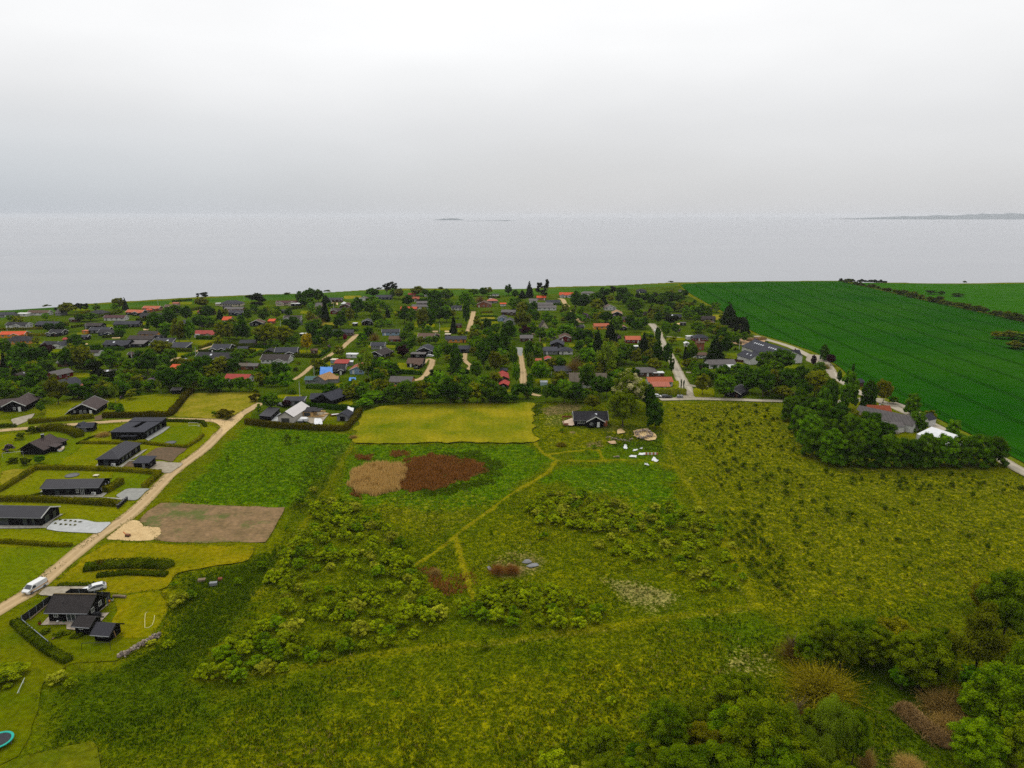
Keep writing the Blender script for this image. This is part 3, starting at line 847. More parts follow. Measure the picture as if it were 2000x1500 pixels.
LAWNS = [(170, 675, 195, 681), (103, 681, 128, 692), (199, 634, 222, 640), (268, 630, 290, 638), (337, 665, 420, 674), (335, 690, 370, 698), (373, 606, 396, 613), (572, 684, 628, 695), (632, 706, 675, 713), (628, 748, 672, 757),
         (542, 771, 590, 779), (660, 778, 690, 792), (720, 674, 780, 680), (770, 709, 820, 725), (870, 738, 890, 748), (926, 741, 952, 756), (1027, 671, 1067, 679), (1111, 671, 1145, 678), (1045, 740, 1120, 750), (985, 754, 1016, 766),
         (1222, 719, 1262, 729), (1230, 741, 1262, 750), (1312, 744, 1325, 762), (1354, 758, 1394, 776), (1252, 648, 1270, 655), (1302, 660, 1338, 665), (939, 612, 962, 617), (940, 620, 968, 625), (938, 628, 972, 637), (1038, 635, 1053, 647),
         (140, 600, 174, 607), (330, 590, 374, 595), (585, 607, 601, 613), (621, 630, 651, 638), (682, 627, 706, 637), (672, 578, 706, 584), (800, 650, 820, 656), (856, 640, 880, 646), (1365, 638, 1410, 645), (1384, 615, 1408, 625),
         (0, 692, 12, 703), (62, 719, 100, 727), (130, 729, 176, 738), (137, 745, 150, 756), (405, 650, 424, 658), (480, 681, 512, 690), (505, 700, 530, 706), (810, 628, 850, 640), (1390, 700, 1400, 708), (1416, 690, 1440, 702), (1440, 704, 1452, 712),
         (1330, 705, 1338, 718), (1385, 722, 1400, 727), (1500, 712, 1560, 720), (150, 650, 170, 656), (55, 667, 82, 672), (90, 630, 108, 634), (355, 612, 372, 618), (1000, 690, 1010, 700), (1060, 700, 1062, 702)]
for x0, y0, x1, y1 in LAWNS:
    k = random.choice(['lawn', 'lawn', 'lawn_green', 'lawn_dry' if y0 < 640 else 'lawn'])
    sk = random.uniform(-3, 3)
    sheet('lawn', [(x0 + sk, y0), (x1 + sk, y0 + random.uniform(-.4, .4)), (x1, y1), (x0, y1 + random.uniform(-.4, .4))], M[k], jit=.5)
# drives and terraces of the near plots
sheet('driveway', [(74, 1164), (92, 1147), (124, 1146), (172, 1147), (182, 1152), (180, 1159), (134, 1163), (122, 1166)], M['gravel'], jit=.3)
sheet('driveway', [(226, 969), (248, 955), (294, 955), (282, 963), (268, 978), (244, 978)], M['gravel_grey'], jit=.15)
sheet('driveway', [(90, 1034), (104, 1019), (118, 1015), (158, 1015), (186, 1021), (220, 1021), (193, 1043), (150, 1041), (115, 1039)], M['gravel_pale'], jit=.15)
sheet('driveway', [(262, 918), (290, 906), (310, 902), (345, 905), (358, 906), (334, 924), (322, 924), (300, 918)], M['gravel'], jit=.4)
sheet('bare_patch', [(280, 893), (305, 875), (330, 874), (366, 876), (350, 890), (338, 903), (312, 899)], M['ramp'], jit=.5)
sheet('bare_patch', [(238, 914), (252, 902), (266, 903), (262, 918)], M['ramp'], jit=.3)
sheet('driveway', [(20, 820), (52, 812), (70, 808), (56, 822), (38, 830), (30, 834)], M['gravel'], jit=.3)
sheet('driveway', [(183, 815), (203, 809), (206, 814), (200, 820), (186, 822)], M['ramp'], jit=.2)
# ------------------------------------------------------------------ building kit
RC = {'black': (44, 42, 48), 'slate': (60, 61, 72), 'brown': (112, 84, 68), 'dkbrown': (68, 57, 54), 'grey': (120, 114, 112), 'orange': (232, 92, 44), 'red': (188, 70, 60),
      'rust': (170, 84, 50), 'maroon': (92, 50, 54), 'tan': (184, 140, 92), 'pink': (206, 120, 96), 'teal': (74, 110, 106), 'thatch': (124, 112, 96), 'tile': (206, 110, 74)}
RM = {k: roof_mat(k + '_roofing', alb(*v, .8 if k in ('slate', 'grey', 'dkbrown', 'brown', 'black', 'maroon', 'thatch') else .9), 'x', .9, spec=.1) for k, v in RC.items()}
RM['white'] = mat('white_roofing', alb(236, 236, 234), alb(220, 220, 218), .8, .6)
RM['cream'] = mat('cream_roofing', alb(226, 214, 188), alb(208, 196, 170), .8, .7)
WC = {'black': (17, 15, 18), 'white': (232, 230, 224), 'cream': (224, 208, 178), 'yellow': (232, 158, 24), 'red': (118, 26, 28), 'brick': (160, 96, 66), 'wood': (224, 150, 60), 'blue': (148, 174, 200),
      'navy': (34, 44, 72), 'grey': (138, 138, 140), 'brown': (88, 58, 40), 'pinkish': (196, 160, 146)}
WM = {k: board_mat(k + '_boards', alb(*v), .5, spec=.08) for k, v in WC.items()}
M['trim'] = mat('white_paint', alb(236, 236, 232), alb(222, 222, 216), 2, .6)
M['trimdark'] = mat('black_paint', alb(36, 36, 40), alb(28, 28, 32), 2, .5)
m, t, b = nodes_of('window_glass')
b.inputs['Base Color'].default_value = (.02, .025, .03, 1)
b.inputs['Roughness'].default_value = .12
b.inputs['Specular IOR Level'].default_value = .5
M['glass'] = m
M['skyglass'] = mat('skylight_glass', alb(214, 218, 224), alb(200, 205, 212), 2, .2, spec=.6)
M['brickred'] = mat('chimney_brick', alb(150, 84, 60), alb(126, 70, 52), 4, .9)
M['metal'] = mat('grey_metal', alb(140, 142, 146), alb(120, 122, 126), 3, .4, spec=.5)

def loc_m(v, rot):
    return Matrix.Translation((v.get('x', 0), v.get('y', 0), v.get('z', 0))) @ Matrix.Rotation(R(rot), 4, 'Z')

def slab(mbx, q, th, m, mtx):
    """thin roof plane from four top corners given counter-clockwise"""
    q = [Vector(p) for p in q]
    n = (q[1] - q[0]).cross(q[2] - q[0]).normalized()
    vs = [mtx @ p for p in q] + [mtx @ (p - n * th) for p in q]
    k = len(q)
    mbx.add(vs, [tuple(range(k)), tuple(range(2 * k - 1, k - 1, -1))] + [((i + 1) % k, i, k + i, k + (i + 1) % k) for i in range(k)], m)

def volume(walls, roof, trim, v, wm, rm, tm):
    t_, w, d, hw, rise = v.get('t', 'gable'), v['w'], v['d'], v.get('hw', 2.3), v.get('rise', 1.5)
    o = v.get('over', .45)
    X = loc_m(v, v.get('rot', 0))
    wm, rm = v.get('wm', wm), v.get('rm', rm)
    hx, hy = w / 2, d / 2
    def A(mbx, vs, fs, m): mbx.add([X @ Vector(p) for p in vs], fs, m)
    if t_ == 'gable':
        A(walls, [(-hx, -hy, 0), (hx, -hy, 0), (hx, hy, 0), (-hx, hy, 0), (-hx, -hy, hw), (hx, -hy, hw), (hx, hy, hw), (-hx, hy, hw), (-hx, 0, hw + rise), (hx, 0, hw + rise)],
          [(0, 1, 5, 4), (2, 3, 7, 6), (1, 2, 6, 9, 5), (3, 0, 4, 8, 7)], wm)
        sl = rise / hy
        e, z = hy + o, hw - o * sl + .16
        zr = hw + rise + .16
        slab(roof, [(-hx - o, -e, z), (hx + o, -e, z), (hx + o, 0, zr), (-hx - o, 0, zr)], .14, rm, X)
        slab(roof, [(hx + o, e, z), (-hx - o, e, z), (-hx - o, 0, zr), (hx + o, 0, zr)], .14, rm, X)
        if tm:
            for sx in (-1, 1):
                xx, tw = sx * (hx + o + .045), v.get('tw', .30) / 2
                k = MB()                            # one chevron board per gable end
                pts = [(-e - .02, z - .08 - tw), (0, zr - .08 - tw), (e + .02, z - .08 - tw), (e + .02, z - .08 + tw), (0, zr - .08 + tw), (-e - .02, z - .08 + tw)]
                k.add([X @ Vector((xx - .035, y_, z_)) for y_, z_ in pts] + [X @ Vector((xx + .035, y_, z_)) for y_, z_ in pts],
                      [(5, 4, 1, 0), (4, 3, 2, 1), (6, 7, 10, 11), (7, 8, 9, 10), (0, 1, 7, 6), (1, 2, 8, 7), (2, 3, 9, 8), (3, 4, 10, 9), (4, 5, 11, 10), (5, 0, 6, 11)], tm)
                trim.append(k)
    elif t_ == 'hip':
        A(walls, [(-hx, -hy, 0), (hx, -hy, 0), (hx, hy, 0), (-hx, hy, 0), (-hx, -hy, hw), (hx, -hy, hw), (hx, hy, hw), (-hx, hy, hw)],
          [(0, 1, 5, 4), (1, 2, 6, 5), (2, 3, 7, 6), (3, 0, 4, 7)], wm)
        ex, ey, rl = hx + o, hy + o, max(hx - hy * v.get('hipk', .9), .05)
        z, zr = hw - .05, hw + rise
        vs = [(-ex, -ey, z), (ex, -ey, z), (ex, ey, z), (-ex, ey, z), (-rl, 0, zr), (rl, 0, zr), (-ex, -ey, z - .15), (ex, -ey, z - .15), (ex, ey, z - .15), (-ex, ey, z - .15)]
        A(roof, vs, [(0, 1, 5, 4), (2, 3, 4, 5), (1, 2, 5), (3, 0, 4), (9, 8, 7, 6), (6, 7, 1, 0), (7, 8, 2, 1), (8, 9, 3, 2), (9, 6, 0, 3)], rm)
    elif t_ == 'flat':
        A(walls, [(-hx, -hy, 0), (hx, -hy, 0), (hx, hy, 0), (-hx, hy, 0), (-hx, -hy, hw), (hx, -hy, hw), (hx, hy, hw), (-hx, hy, hw)],
          [(0, 1, 5, 4), (1, 2, 6, 5), (2, 3, 7, 6), (3, 0, 4, 7)], wm)
        ex, ey, z = hx + o, hy + o, hw + .22
        slab(roof, [(-ex, -ey, z), (ex, -ey, z), (ex, ey, z), (-ex, ey, z)], .22, rm, X)
    elif t_ == 'mono':                       # low edge towards -y
        z0, z1 = hw, hw + rise
        A(walls, [(-hx, -hy, 0), (hx, -hy, 0), (hx, hy, 0), (-hx, hy, 0), (-hx, -hy, z0), (hx, -hy, z0), (hx, hy, z1), (-hx, hy, z1)],
          [(0, 1, 5, 4), (1, 2, 6, 5), (2, 3, 7, 6), (3, 0, 4, 7)], wm)
        sl = rise / d
        slab(roof, [(-hx - o, -hy - o, z0 - o * sl + .16), (hx + o, -hy - o, z0 - o * sl + .16), (hx + o, hy + o, z1 + o * sl + .16), (-hx - o, hy + o, z1 + o * sl + .16)], .14, rm, X)
        if tm:
            for sx in (-1, 1):
                xx = sx * (hx + o + .045)
                k = MB(); k.bar(X @ Vector((xx, -hy - o, z0 - o * sl + .09)), X @ Vector((xx, hy + o, z1 + o * sl + .09)), .07, tm, .28)
                trim.append(k)
    elif t_ == 'roof':                       # open carport: posts and a flat roof
        for sx in (-1, 1):
            for sy in (-1, 1):
                p = X @ Vector((sx * (hx - .1), sy * (hy - .1), hw / 2))
                walls.box(p, (.14, .14, hw), wm, R(v.get('rot', 0)))
        ex, ey, z = hx + .2, hy + .2, hw + .18
        slab(roof, [(-ex, -ey, z), (ex, -ey, z), (ex, ey, z), (-ex, ey, z)], .18, rm, X)

WINCACHE = {}
def win_mesh(w, h, fm, split=2, pane_only=None):
    key = (round(w, 1), round(h, 1), fm.name, split, pane_only)
    if key not in WINCACHE:
        k = MB()
        if pane_only is not True:
            f = .09 if pane_only is None else .07
            k.box((0, 0, h / 2 - f / 2), (w, .08, f), fm); k.box((0, 0, -h / 2 + f / 2), (w, .08, f), fm)
            for s in (-1, 1): k.box((s * (w / 2 - f / 2), 0, 0), (f, .08, h - 2 * f), fm)
            for i in range(1, split): k.box((-w / 2 + i * w / split, 0, 0), (f * .7, .07, h - 2 * f), fm)
        if pane_only is not False:
            k.box((0, .01, 0), (w - .12, .04, h - .12), M['glass'])
        WINCACHE[key] = k.mesh('window' if pane_only is not True else 'pane')
    return WINCACHE[key]

def window(root, x, y, z, rz, w=1.2, h=1.1, fm=None, near=False, name='window', split=2):
    """rz: direction of the outward normal, 0 = towards -y"""
    fm = fm or M['trim']
    c, s = math.cos(rz), math.sin(rz)
    loc = (x + s * .03, y - c * .03, z)
    if not near:
        return put(name, win_mesh(w, h, fm, split), root, loc, (0, 0, rz))
    o = put(name, win_mesh(w, h, fm, split, False), root, loc, (0, 0, rz))
    put('pane', win_mesh(w, h, fm, split, True), o)
    return o

DOORC = {}
def door(root, x, y, rz, m, w=.95, h=2.0):
    k = (m.name, w, h)
    if k not in DOORC:
        q = MB(); q.box((0, 0, h / 2), (w, .08, h), m); q.box((w * .38, -.05, h * .48), (.1, .04, .06), M['metal'])
        DOORC[k] = q.mesh('door')
    c, s = math.cos(rz), math.sin(rz)
    return put('door', DOORC[k], root, (x + s * .03, y - c * .03, .02), (0, 0, rz))

def chimney(root, x, y, z, h=.9, m=None, w=.5):
    q = MB(); q.box((0, 0, h / 2), (w, w, h), m or M['brickred']); q.box((0, 0, h + .05), (w + .12, w + .12, .1), M['trimdark'])
    return put('chimney', q.mesh('chimney'), root, (x, y, z))

SKYC = {}
def skylight(root, x, y, z, tilt, rz=0, w=.8, l=1.1):
    k = (w, l)
    if k not in SKYC:
        q = MB(); q.box((0, 0, .03), (w, l, .06), M['trimdark']); q.box((0, 0, .075), (w - .14, l - .14, .03), M['skyglass'])
        SKYC[k] = q.mesh('skylight')
    return put('skylight', SKYC[k], root, (x, y, z), (tilt, 0, rz))

def building(name, loc, yaw, vols, wm, rm, tm, label, cat='house', group=None):
    root = empty(name, loc, R(yaw))
    tag(root, label, cat, group)
    wl, rf, tr = MB(), MB(), []
    for v in vols: volume(wl, rf, tr, v, wm, rm, tm if v.get('trim', True) else None)
    wl.build('wall', root)
    rf.build('roof', root)
    for k in tr: k.build('bargeboard', root)
    return root

REFS = []                                   # (short phrase, picture point) of the landmarks used to tell plants apart
HOUSES = []

VILLAGE = """
-4,26,620,L,slate,grey,|grey roofed house at the far left below the coastal grass|grey house under the coastal grass
54,96,616,L,brown,white,t|low house with brown red roof tiles near the coast|brown red house near the coast
31,55,618,F,white,white,|flat white roofed annex beside the brown red roofed house|flat white annex
109,122,616,L,grey,grey,d8r2.6|small house with steep grey roof beside dark pines|steep grey house by the pines
173,206,617,H,black,black,d9|charcoal hipped house with black walls below the pine row|charcoal hipped house
203,245,626,L,maroon,white,t|dark maroon roofed house with long white eaves board|maroon house with white eaves
5,50,642,L,black,white,xt|dark roofed house with a white awning left of two round trees|dark house with white awning
62,108,642,L,slate,black,cxd9|slate roofed house with pale terrace roof and white chimney|slate house with white chimney
135,153,629,L,grey,brown,|small grey roofed hut half hidden by hedges|grey hut in the hedges
165,200,642,L,dkbrown,black,|black walled house with dark roof and bare flagpole in front|black house with bare flagpole
222,271,639,L,slate,black,d8|long black house with slate roof beside a bright lawn|long black house by bright lawn
-6,41,661,L,orange,yellow,xt|bright orange roofed house with yellow walls at the left edge|orange house at left edge
34,56,657,H,slate,yellow,|small grey hipped annex with yellow wall beside the bright orange roof|grey annex by orange roof
91,118,657,X,black,black,t|black cottage with a pair of white edged gables|black cottage with white gables
160,174,652,F,tile,wood,|small hut with orange wall beside long dark roofed house|orange walled hut
175,213,651,L,slate,black,t|long grey roofed house with a white edged end gable|grey house with white end gable
187,222,657,L,black,navy,xt|dark house with blunt white gable wall facing right|dark house with blunt white gable
9,59,672,H,black,wood,d10w|dark hipped house with white windows and orange timber at its corner|dark hipped house with orange corner
123,143,669,L,red,red,|low dark red roofed shed between hedges|dark red shed
149,172,664,L,slate,black,t|small house with slate roof and white framed gable window|slate house with framed gable
83,112,680,L,black,black,t|dark roofed wing joined to the large white gabled house|dark wing of the white house
100,125,681,G,slate,white,d9w|large white walled gabled house with dark roof|large white gabled house
195,247,682,L,slate,black,xsd9|black house with slate cross gable and one skylight beside lawn|black cross gabled house
174,197,695,L,dkbrown,white,t|brown grey roofed house with white gable under tall trees|brown grey house under trees
242,278,616,L,tile,black,xt|orange roofed house with black gable edged in white|orange house with black gable
275,309,608,L,tile,brick,xt|long house with half orange and half dark red roof below the meadow|orange and dark red house
286,297,610,L,orange,brick,|small orange roofed outhouse by the hedge|small orange outhouse
301,315,605,F,white,grey,|flat white garage roof right of the orange and dark red house|flat white garage
318,339,605,L,brown,black,xt|brown roofed cottage with white edged gable above a slate long house|brown cottage with white gable
337,350,597,L,pink,pinkish,|pale pink roofed house below the coastal meadow|pale pink house
335,367,611,L,slate,navy,d8|long slate roofed house with blue black wall|long slate blue black house
273,317,622,L,black,black,w|long black house with small white windows|black house with small windows
384,419,615,L,rust,brown,y-25|rust coloured roof slanting behind a big tree|rust roofed house
429,471,598,H,slate,cream,d11wc|large slate hipped house with cream walls and chimney|large cream hipped house
420,432,597,F,white,cream,|flat white garage beside the large cream hipped house|flat white garage by hipped house
435,451,604,L,black,black,|small black roofed house in front of the cream hipped house|small black house by hipped house
438,475,609,L,grey,brick,|long grey roofed brick house below the cream hipped house|long grey brick house
443,473,617,L,slate,navy,xt|dark blue house with slate roof and low gable|dark blue house with low gable
434,451,630,L,orange,white,d8r2|small house with steep orange roof among dark trees|steep orange house
355,376,636,L,slate,black,|low dark roofed house between hedges and an oak|low dark house by hedges
375,420,660,L,red,cream,xd8|red roofed house with cream walls behind a dark hedge|red roofed cream house
378,392,659,F,white,white,|flat white carport roof in front of the red roofed cream house|flat white carport by red roof
269,310,659,L,dkbrown,yellow,|dark roofed house with yellow timber wall|dark house with yellow wall
250,300,669,L,dkbrown,black,wd8|long black house with a row of white windows|black house with white window row
296,318,666,L,slate,black,xt|slate roofed house with white edged porch gable|slate house with porch gable
254,282,678,M,grey,black,|low black shed with grey roof below the white windowed house|low black shed with grey roof
292,333,680,M,slate,navy,td10r2.4s|blue black house with wide slate lean roof and skylight|blue black lean roof house
330,366,685,M,slate,navy,td8r1.6|blue black garage with slate lean roof beside the lane|blue black garage by the lane
250,276,699,L,dkbrown,black,t|brown roofed house with white edged gable behind a flagpole|brown house behind flagpole
409,446,689,X,slate,black,td8|black house with slate roof and two white edged gables|black house with two white gables
464,485,687,L,slate,black,|small black shed with slate roof on a hedged lawn|black shed on hedged lawn
376,453,709,L,black,black,xtswd10|large black house with several white edged gables and glazed terrace|large black house with glazed terrace
467,498,677,L,slate,brick,|slate roofed brick house with white awning|slate brick house with awning
487,515,637,G,brown,black,t|brown roofed house with broad white edged gable|brown house with broad white gable
537,579,597,L,maroon,cream,XXtw|cream house with a row of white edged maroon gables|cream house with maroon gables
568,587,598,F,white,black,|flat white roof behind a clipped hedge|flat white roof by clipped hedge
615,628,603,L,grey,pinkish,d9r2.6|pale walled house with steep grey roof beside two round trees|pale house with steep grey roof
635,668,590,L,slate,brown,t|long slate roofed house below the coastal slope|long slate house below the slope
691,707,587,F,white,yellow,|long flat cream garage below the meadow path|flat cream garage
703,719,587,G,maroon,white,t|small maroon gabled house below the meadow path|small maroon gabled house
663,687,603,G,maroon,brown,td9|maroon roofed house with white edged gable beside a lawn|maroon house by a lawn
645,685,613,L,dkbrown,red,XXt|red timber house with white edged double gables|red timber house with double gables
551,585,628,X,dkbrown,white,t|brown roofed house with tall white edged gables|brown house with tall white gables
549,561,612,L,slate,navy,|tiny dark blue roofed hut among trees|tiny dark blue hut
523,537,632,M,orange,brick,|tiny red orange roofed hut beside a lawn|tiny red orange hut
579,590,635,L,slate,grey,|small grey roofed house behind a dark tree|small grey house
705,728,635,G,slate,black,t|grey roofed house with white edged gable beside dry lawn|grey gabled house by dry lawn
688,698,637,F,white,black,|tiny black shed with white roof on dry lawn|tiny black shed on dry lawn
644,690,656,L,slate,brown,sw|long slate roofed house with one bright skylight|long slate house with bright skylight
585,602,658,F,white,black,|flat white edged carport beneath dark trees|flat carport beneath dark trees
734,765,585,L,slate,navy,cd8|dark slate house beside the tall pines at the coast|slate house by tall pines
788,818,589,X,rust,brown,|house with rusty double roofs beside the red roof|rusty double roofed house
797,812,579,L,red,brick,|small bright red roofed house near the coast|small bright red house
828,841,579,L,red,white,|small red roofed house with white wall under the meadow|small red and white house
813,839,597,L,grey,brown,|long low grey brown house among round trees|low grey brown house
804,837,604,L,grey,white,|pale grey roofed house right behind the orange roofed long house|pale grey house
782,815,608,L,orange,brick,d6|long low house with orange roof in the middle of trees|long orange house in the trees
880,902,606,L,slate,white,|dark roofed house with white terrace left of the bright tree|dark house with white terrace
855,866,612,L,grey,white,|small white house beside the lime green tree|small white house by lime tree
840,853,622,L,tile,brick,y-20|small orange roof corner showing between dark trees|orange roof corner
960,975,579,F,navy,white,|dark blue flat roofed house with white base near coast|dark blue flat house
931,960,600,G,brown,brick,d10|brown hipped brick house at the end of the lane|brown brick house at lane end
951,972,592,H,pink,grey,|pale pinkish hipped roof among gardens|pale pinkish hipped house
976,989,598,L,orange,white,|small orange roofed cottage behind hedged gardens|small orange cottage by hedged gardens
972,990,627,G,slate,blue,td9|pale blue and white gabled house beside hedged lawns|pale blue gabled house
891,902,640,L,dkbrown,red,|small red barn beneath tall dark trees|small red barn
745,780,655,L,slate,blue,td7|pale blue house with slate roof and white end gables|pale blue house with white ends
759,783,669,L,brown,red,|dark red house with brown roof below the pale blue house|dark red house
815,849,665,X,brown,white,t|brown tiled house with two white edged gables|brown tiled house with white gables
847,859,661,G,brown,black,|narrow brown gabled house beside the tiled house|narrow brown gabled house
869,911,669,L,slate,wood,|slate roofed house with orange timber wall and dark shrubs|slate house with orange timber
868,881,659,F,cream,brown,|flat cream roof behind the orange timber house|flat cream roof
724,752,682,L,slate,grey,t|low grey roofed house beside a strip of dry grass|low grey house by dry grass
724,757,700,G,dkbrown,black,td12y-20|brown grey gabled house with white edge beside yellow bushes|brown grey gabled house
814,847,692,G,slate,black,td11|dark slate gabled house with white edged gable and porch|dark slate gabled house
801,832,699,F,grey,black,|flat roofed black carport in front of the dark slate gabled house|flat black carport
880,919,689,L,slate,black,H|long slate roofed house behind round trees|long slate house behind round trees
793,826,720,L,brown,black,xd9|black house with brown tiled roof beside the winding dirt lane|black house by the winding lane
761,807,754,L,grey,wood,d8w|house under renovation with grey roof and bare orange timber wall|house with bare timber wall
1093,1122,581,X,orange,white,d9|white house with bright orange roof on the skyline|white house with bright orange roof
1048,1067,586,L,orange,brick,|small orange roofed house below the skyline pines|small orange house below the pines
1066,1094,595,L,slate,white,wc|slate roofed white house beside the far dirt lane|slate white house by far lane
1033,1050,592,L,grey,white,|grey house with white gable left of the slate white house|grey house with white gable
1044,1080,600,L,grey,brown,|long grey roofed house, upper one of a parallel pair|upper long grey house
1049,1087,606,L,grey,white,|long grey roofed house with white band, lower one of a parallel pair|lower long grey house
1135,1162,577,H,grey,white,c|grey hipped house with white gable on the skyline|grey hipped skyline house
979,1008,616,L,grey,brown,x|long weathered grey house among dark trees|long weathered grey house
983,1008,634,G,slate,grey,t|grey gabled house with white eaves beside blue pool cover|grey gabled house with white eaves
1053,1071,641,G,dkbrown,cream,d8r4.2a|steep brown A frame house with cream gable|steep A frame house
1159,1190,643,L,tile,yellow,|orange roofed long house with yellow wall|orange house with yellow wall
1196,1217,618,G,tan,black,td12|tan roofed house with black gable facing the camera|tan house with black gable
1210,1237,629,H,dkbrown,brick,c|brown grey hipped brick house below the tan roof|hipped brick house below tan roof
1179,1203,606,G,brown,white,t|brown house with white gable above the tan roof|brown house above tan roof
1209,1224,645,G,pink,black,td8|pinkish roofed cottage with a black gable porch|pinkish cottage with black porch
1125,1141,644,M,black,black,t|small black shed with white edged lean roof|small black shed with lean roof
1092,1118,667,G,brown,red,td11|dark red cottage with brown tiled roof|dark red cottage
1075,1103,680,G,slate,black,d11|black house with slate roof showing a wide dark gable|black house with wide dark gable
1015,1041,667,L,grey,brown,|grey flat roofed house behind the red topped flagpole|grey house behind red topped pole
1060,1090,692,M,slate,grey,|low slate roofed annex behind lilac bushes|low slate annex behind lilacs
1090,1119,692,H,slate,white,d7|white house with small slate hipped roof behind lilac bushes|small slate hipped house
1063,1079,709,G,red,black,td6|small black hut with red white edged roof|small black hut with red roof
1047,1057,711,L,tile,brick,|tiny orange roof left of the red hut|tiny orange roof
1082,1116,732,M,slate,brown,|pair of low grey sheds behind a long hedge|low grey sheds
1112,1186,757,L,thatch,white,cd9r4|old farmhouse with steep thatched roof half hidden by trees|old thatched farmhouse
970,994,746,G,red,brown,d12|red roofed house left of the central dirt track|red house by the central track
974,995,760,G,red,black,d7|red gabled garage in front of the red house by the track|red gabled garage
977,992,731,L,slate,black,|dark shed beneath trees left of the central track|dark shed by central track
1221,1252,670,L,tile,red,d8|terracotta roofed house with red wall and cream panel|terracotta house with red wall
1233,1248,683,F,white,navy,w|white and navy box house below the terracotta roof|white and navy box house
1302,1332,624,L,slate,brown,s|long slate roofed house behind purple shrubs|long slate house by purple shrubs
1328,1341,636,F,grey,black,|dark flat shed behind a garden of shrubs|dark flat shed
1371,1398,628,L,dkbrown,brown,|long brown house at the edge of the green crop|brown house by the crop
1381,1402,640,G,brown,navy,td8r3.6a|navy A frame house with white edges|navy A frame house
1353,1384,666,H,slate,red,tw|red house with slate hipped roof and white windows|red slate hipped house
1340,1357,663,F,white,white,|flat white carport beside the red slate hipped house|flat carport by red house
1358,1376,684,L,brown,brick,hwhigh|tall brown roofed house beside dark conifer|tall brown house
1355,1381,700,L,brown,white,|low house with brown roof and white wall beside dark conifer|low brown and white house
1336,1347,677,G,white,white,|small white shed on the right side of the paved road|small white roadside shed
1381,1437,719,L,grey,white,d8w|long white house with grey roof and white end|long white house
1420,1448,722,F,white,white,|flat white roofed annex right of the long white house|flat white annex of long house
1423,1437,727,R,white,black,|white roofed carport among trees|white roofed carport
1245,1283,735,M,grey,brown,|low grey roofed long shed behind hedges|low grey long shed
1275,1298,736,F,white,brown,|narrow flat white roof beside the grey long shed|narrow flat white roof
1264,1314,754,L,tile,white,d7w|terracotta roofed house with row of dark windows|terracotta house with window row
1271,1309,763,M,pink,black,d4|pink lean roof in front of the terracotta house|pink lean roof
1427,1461,776,G,black,black,td11y-35|black gabled house with white verge behind the crossroad|black gabled crossroad house
1244,1263,572,H,black,navy,|navy hipped house under trees near skyline|navy hipped house
1326,1335,572,G,dkbrown,white,d6|tiny white gabled cottage beside the crop field|tiny white cottage by crop
1251,1264,616,L,dkbrown,brown,|small brown house beside a purple tree|small brown house by purple tree
18,49,744,G,dkbrown,brown,sd9|brown gabled house with bright skylight and round conifer|brown house with skylight
91,122,741,G,grey,red,d10y-20|grey roofed cottage with dark red wall|grey roofed red cottage
86,139,766,G,slate,yellow,cd12y-25|yellow house with slate roof behind a birch|yellow house behind birch
148,168,760,M,pink,pinkish,|pinkish red roof corner behind bushes|pinkish red roof
199,226,735,L,grey,black,s|grey roofed house under dark pine|grey house under dark pine
112,134,716,L,grey,brown,t|grey roof slope among big trees|grey roof among big trees
-6,21,717,L,brown,wood,t|orange walled house with white gable at the left edge|orange walled house at left edge
333,359,727,L,orange,black,d7|black shed with bright orange roof below the lane|black shed with orange roof
439,489,748,L,red,white,d7w|white house with red roof behind round shrubs|white house with red roof
461,490,722,L,thatch,brick,c|thatched house with brick chimney among shrubs|thatched brick house
505,562,712,L,dkbrown,white,xtwd9|white walled house with dark roof and white verge boards|white house with dark roof
532,576,697,L,slate,black,xtd9|black house with slate wing beside wide lawn|black house with slate wing
514,535,694,G,black,black,d8|black garage with white arched front|black garage with white front
606,620,691,L,brown,brown,|small brown garden hut beside wide lawn|small brown garden hut
478,505,722,L,grey,brown,|grey roof partly covered by trees|grey roof under trees
642,672,731,L,black,black,xt|black roofed house with white edge below red strip roof|black house below red strip
653,681,716,M,red,grey,|narrow red strip roof left of the pale blue gable|narrow red strip roof
674,690,714,F,white,grey,|flat white roof behind the pale blue gable|flat white roof by blue gable
683,714,730,G,rust,blue,td11|pale blue gabled house with orange tiled roof|pale blue house with orange tiles
645,659,710,F,cream,blue,|pale blue garden shed on a lawn|pale blue garden shed
676,699,699,F,white,white,|low white greenhouse roof behind flowering shrubs|low white greenhouse
"""
def parse_opts(s):
    import re
    o = {}
    for k, r_ in (('d', r'd([\d.]+)'), ('r', r'r([\d.]+)'), ('y', r'y(-?[\d.]+)')):
        q = re.search(r_, s)
        if q: o[k] = float(q.group(1)); s = s.replace(q.group(0), '')
    o['f'] = s
    return o

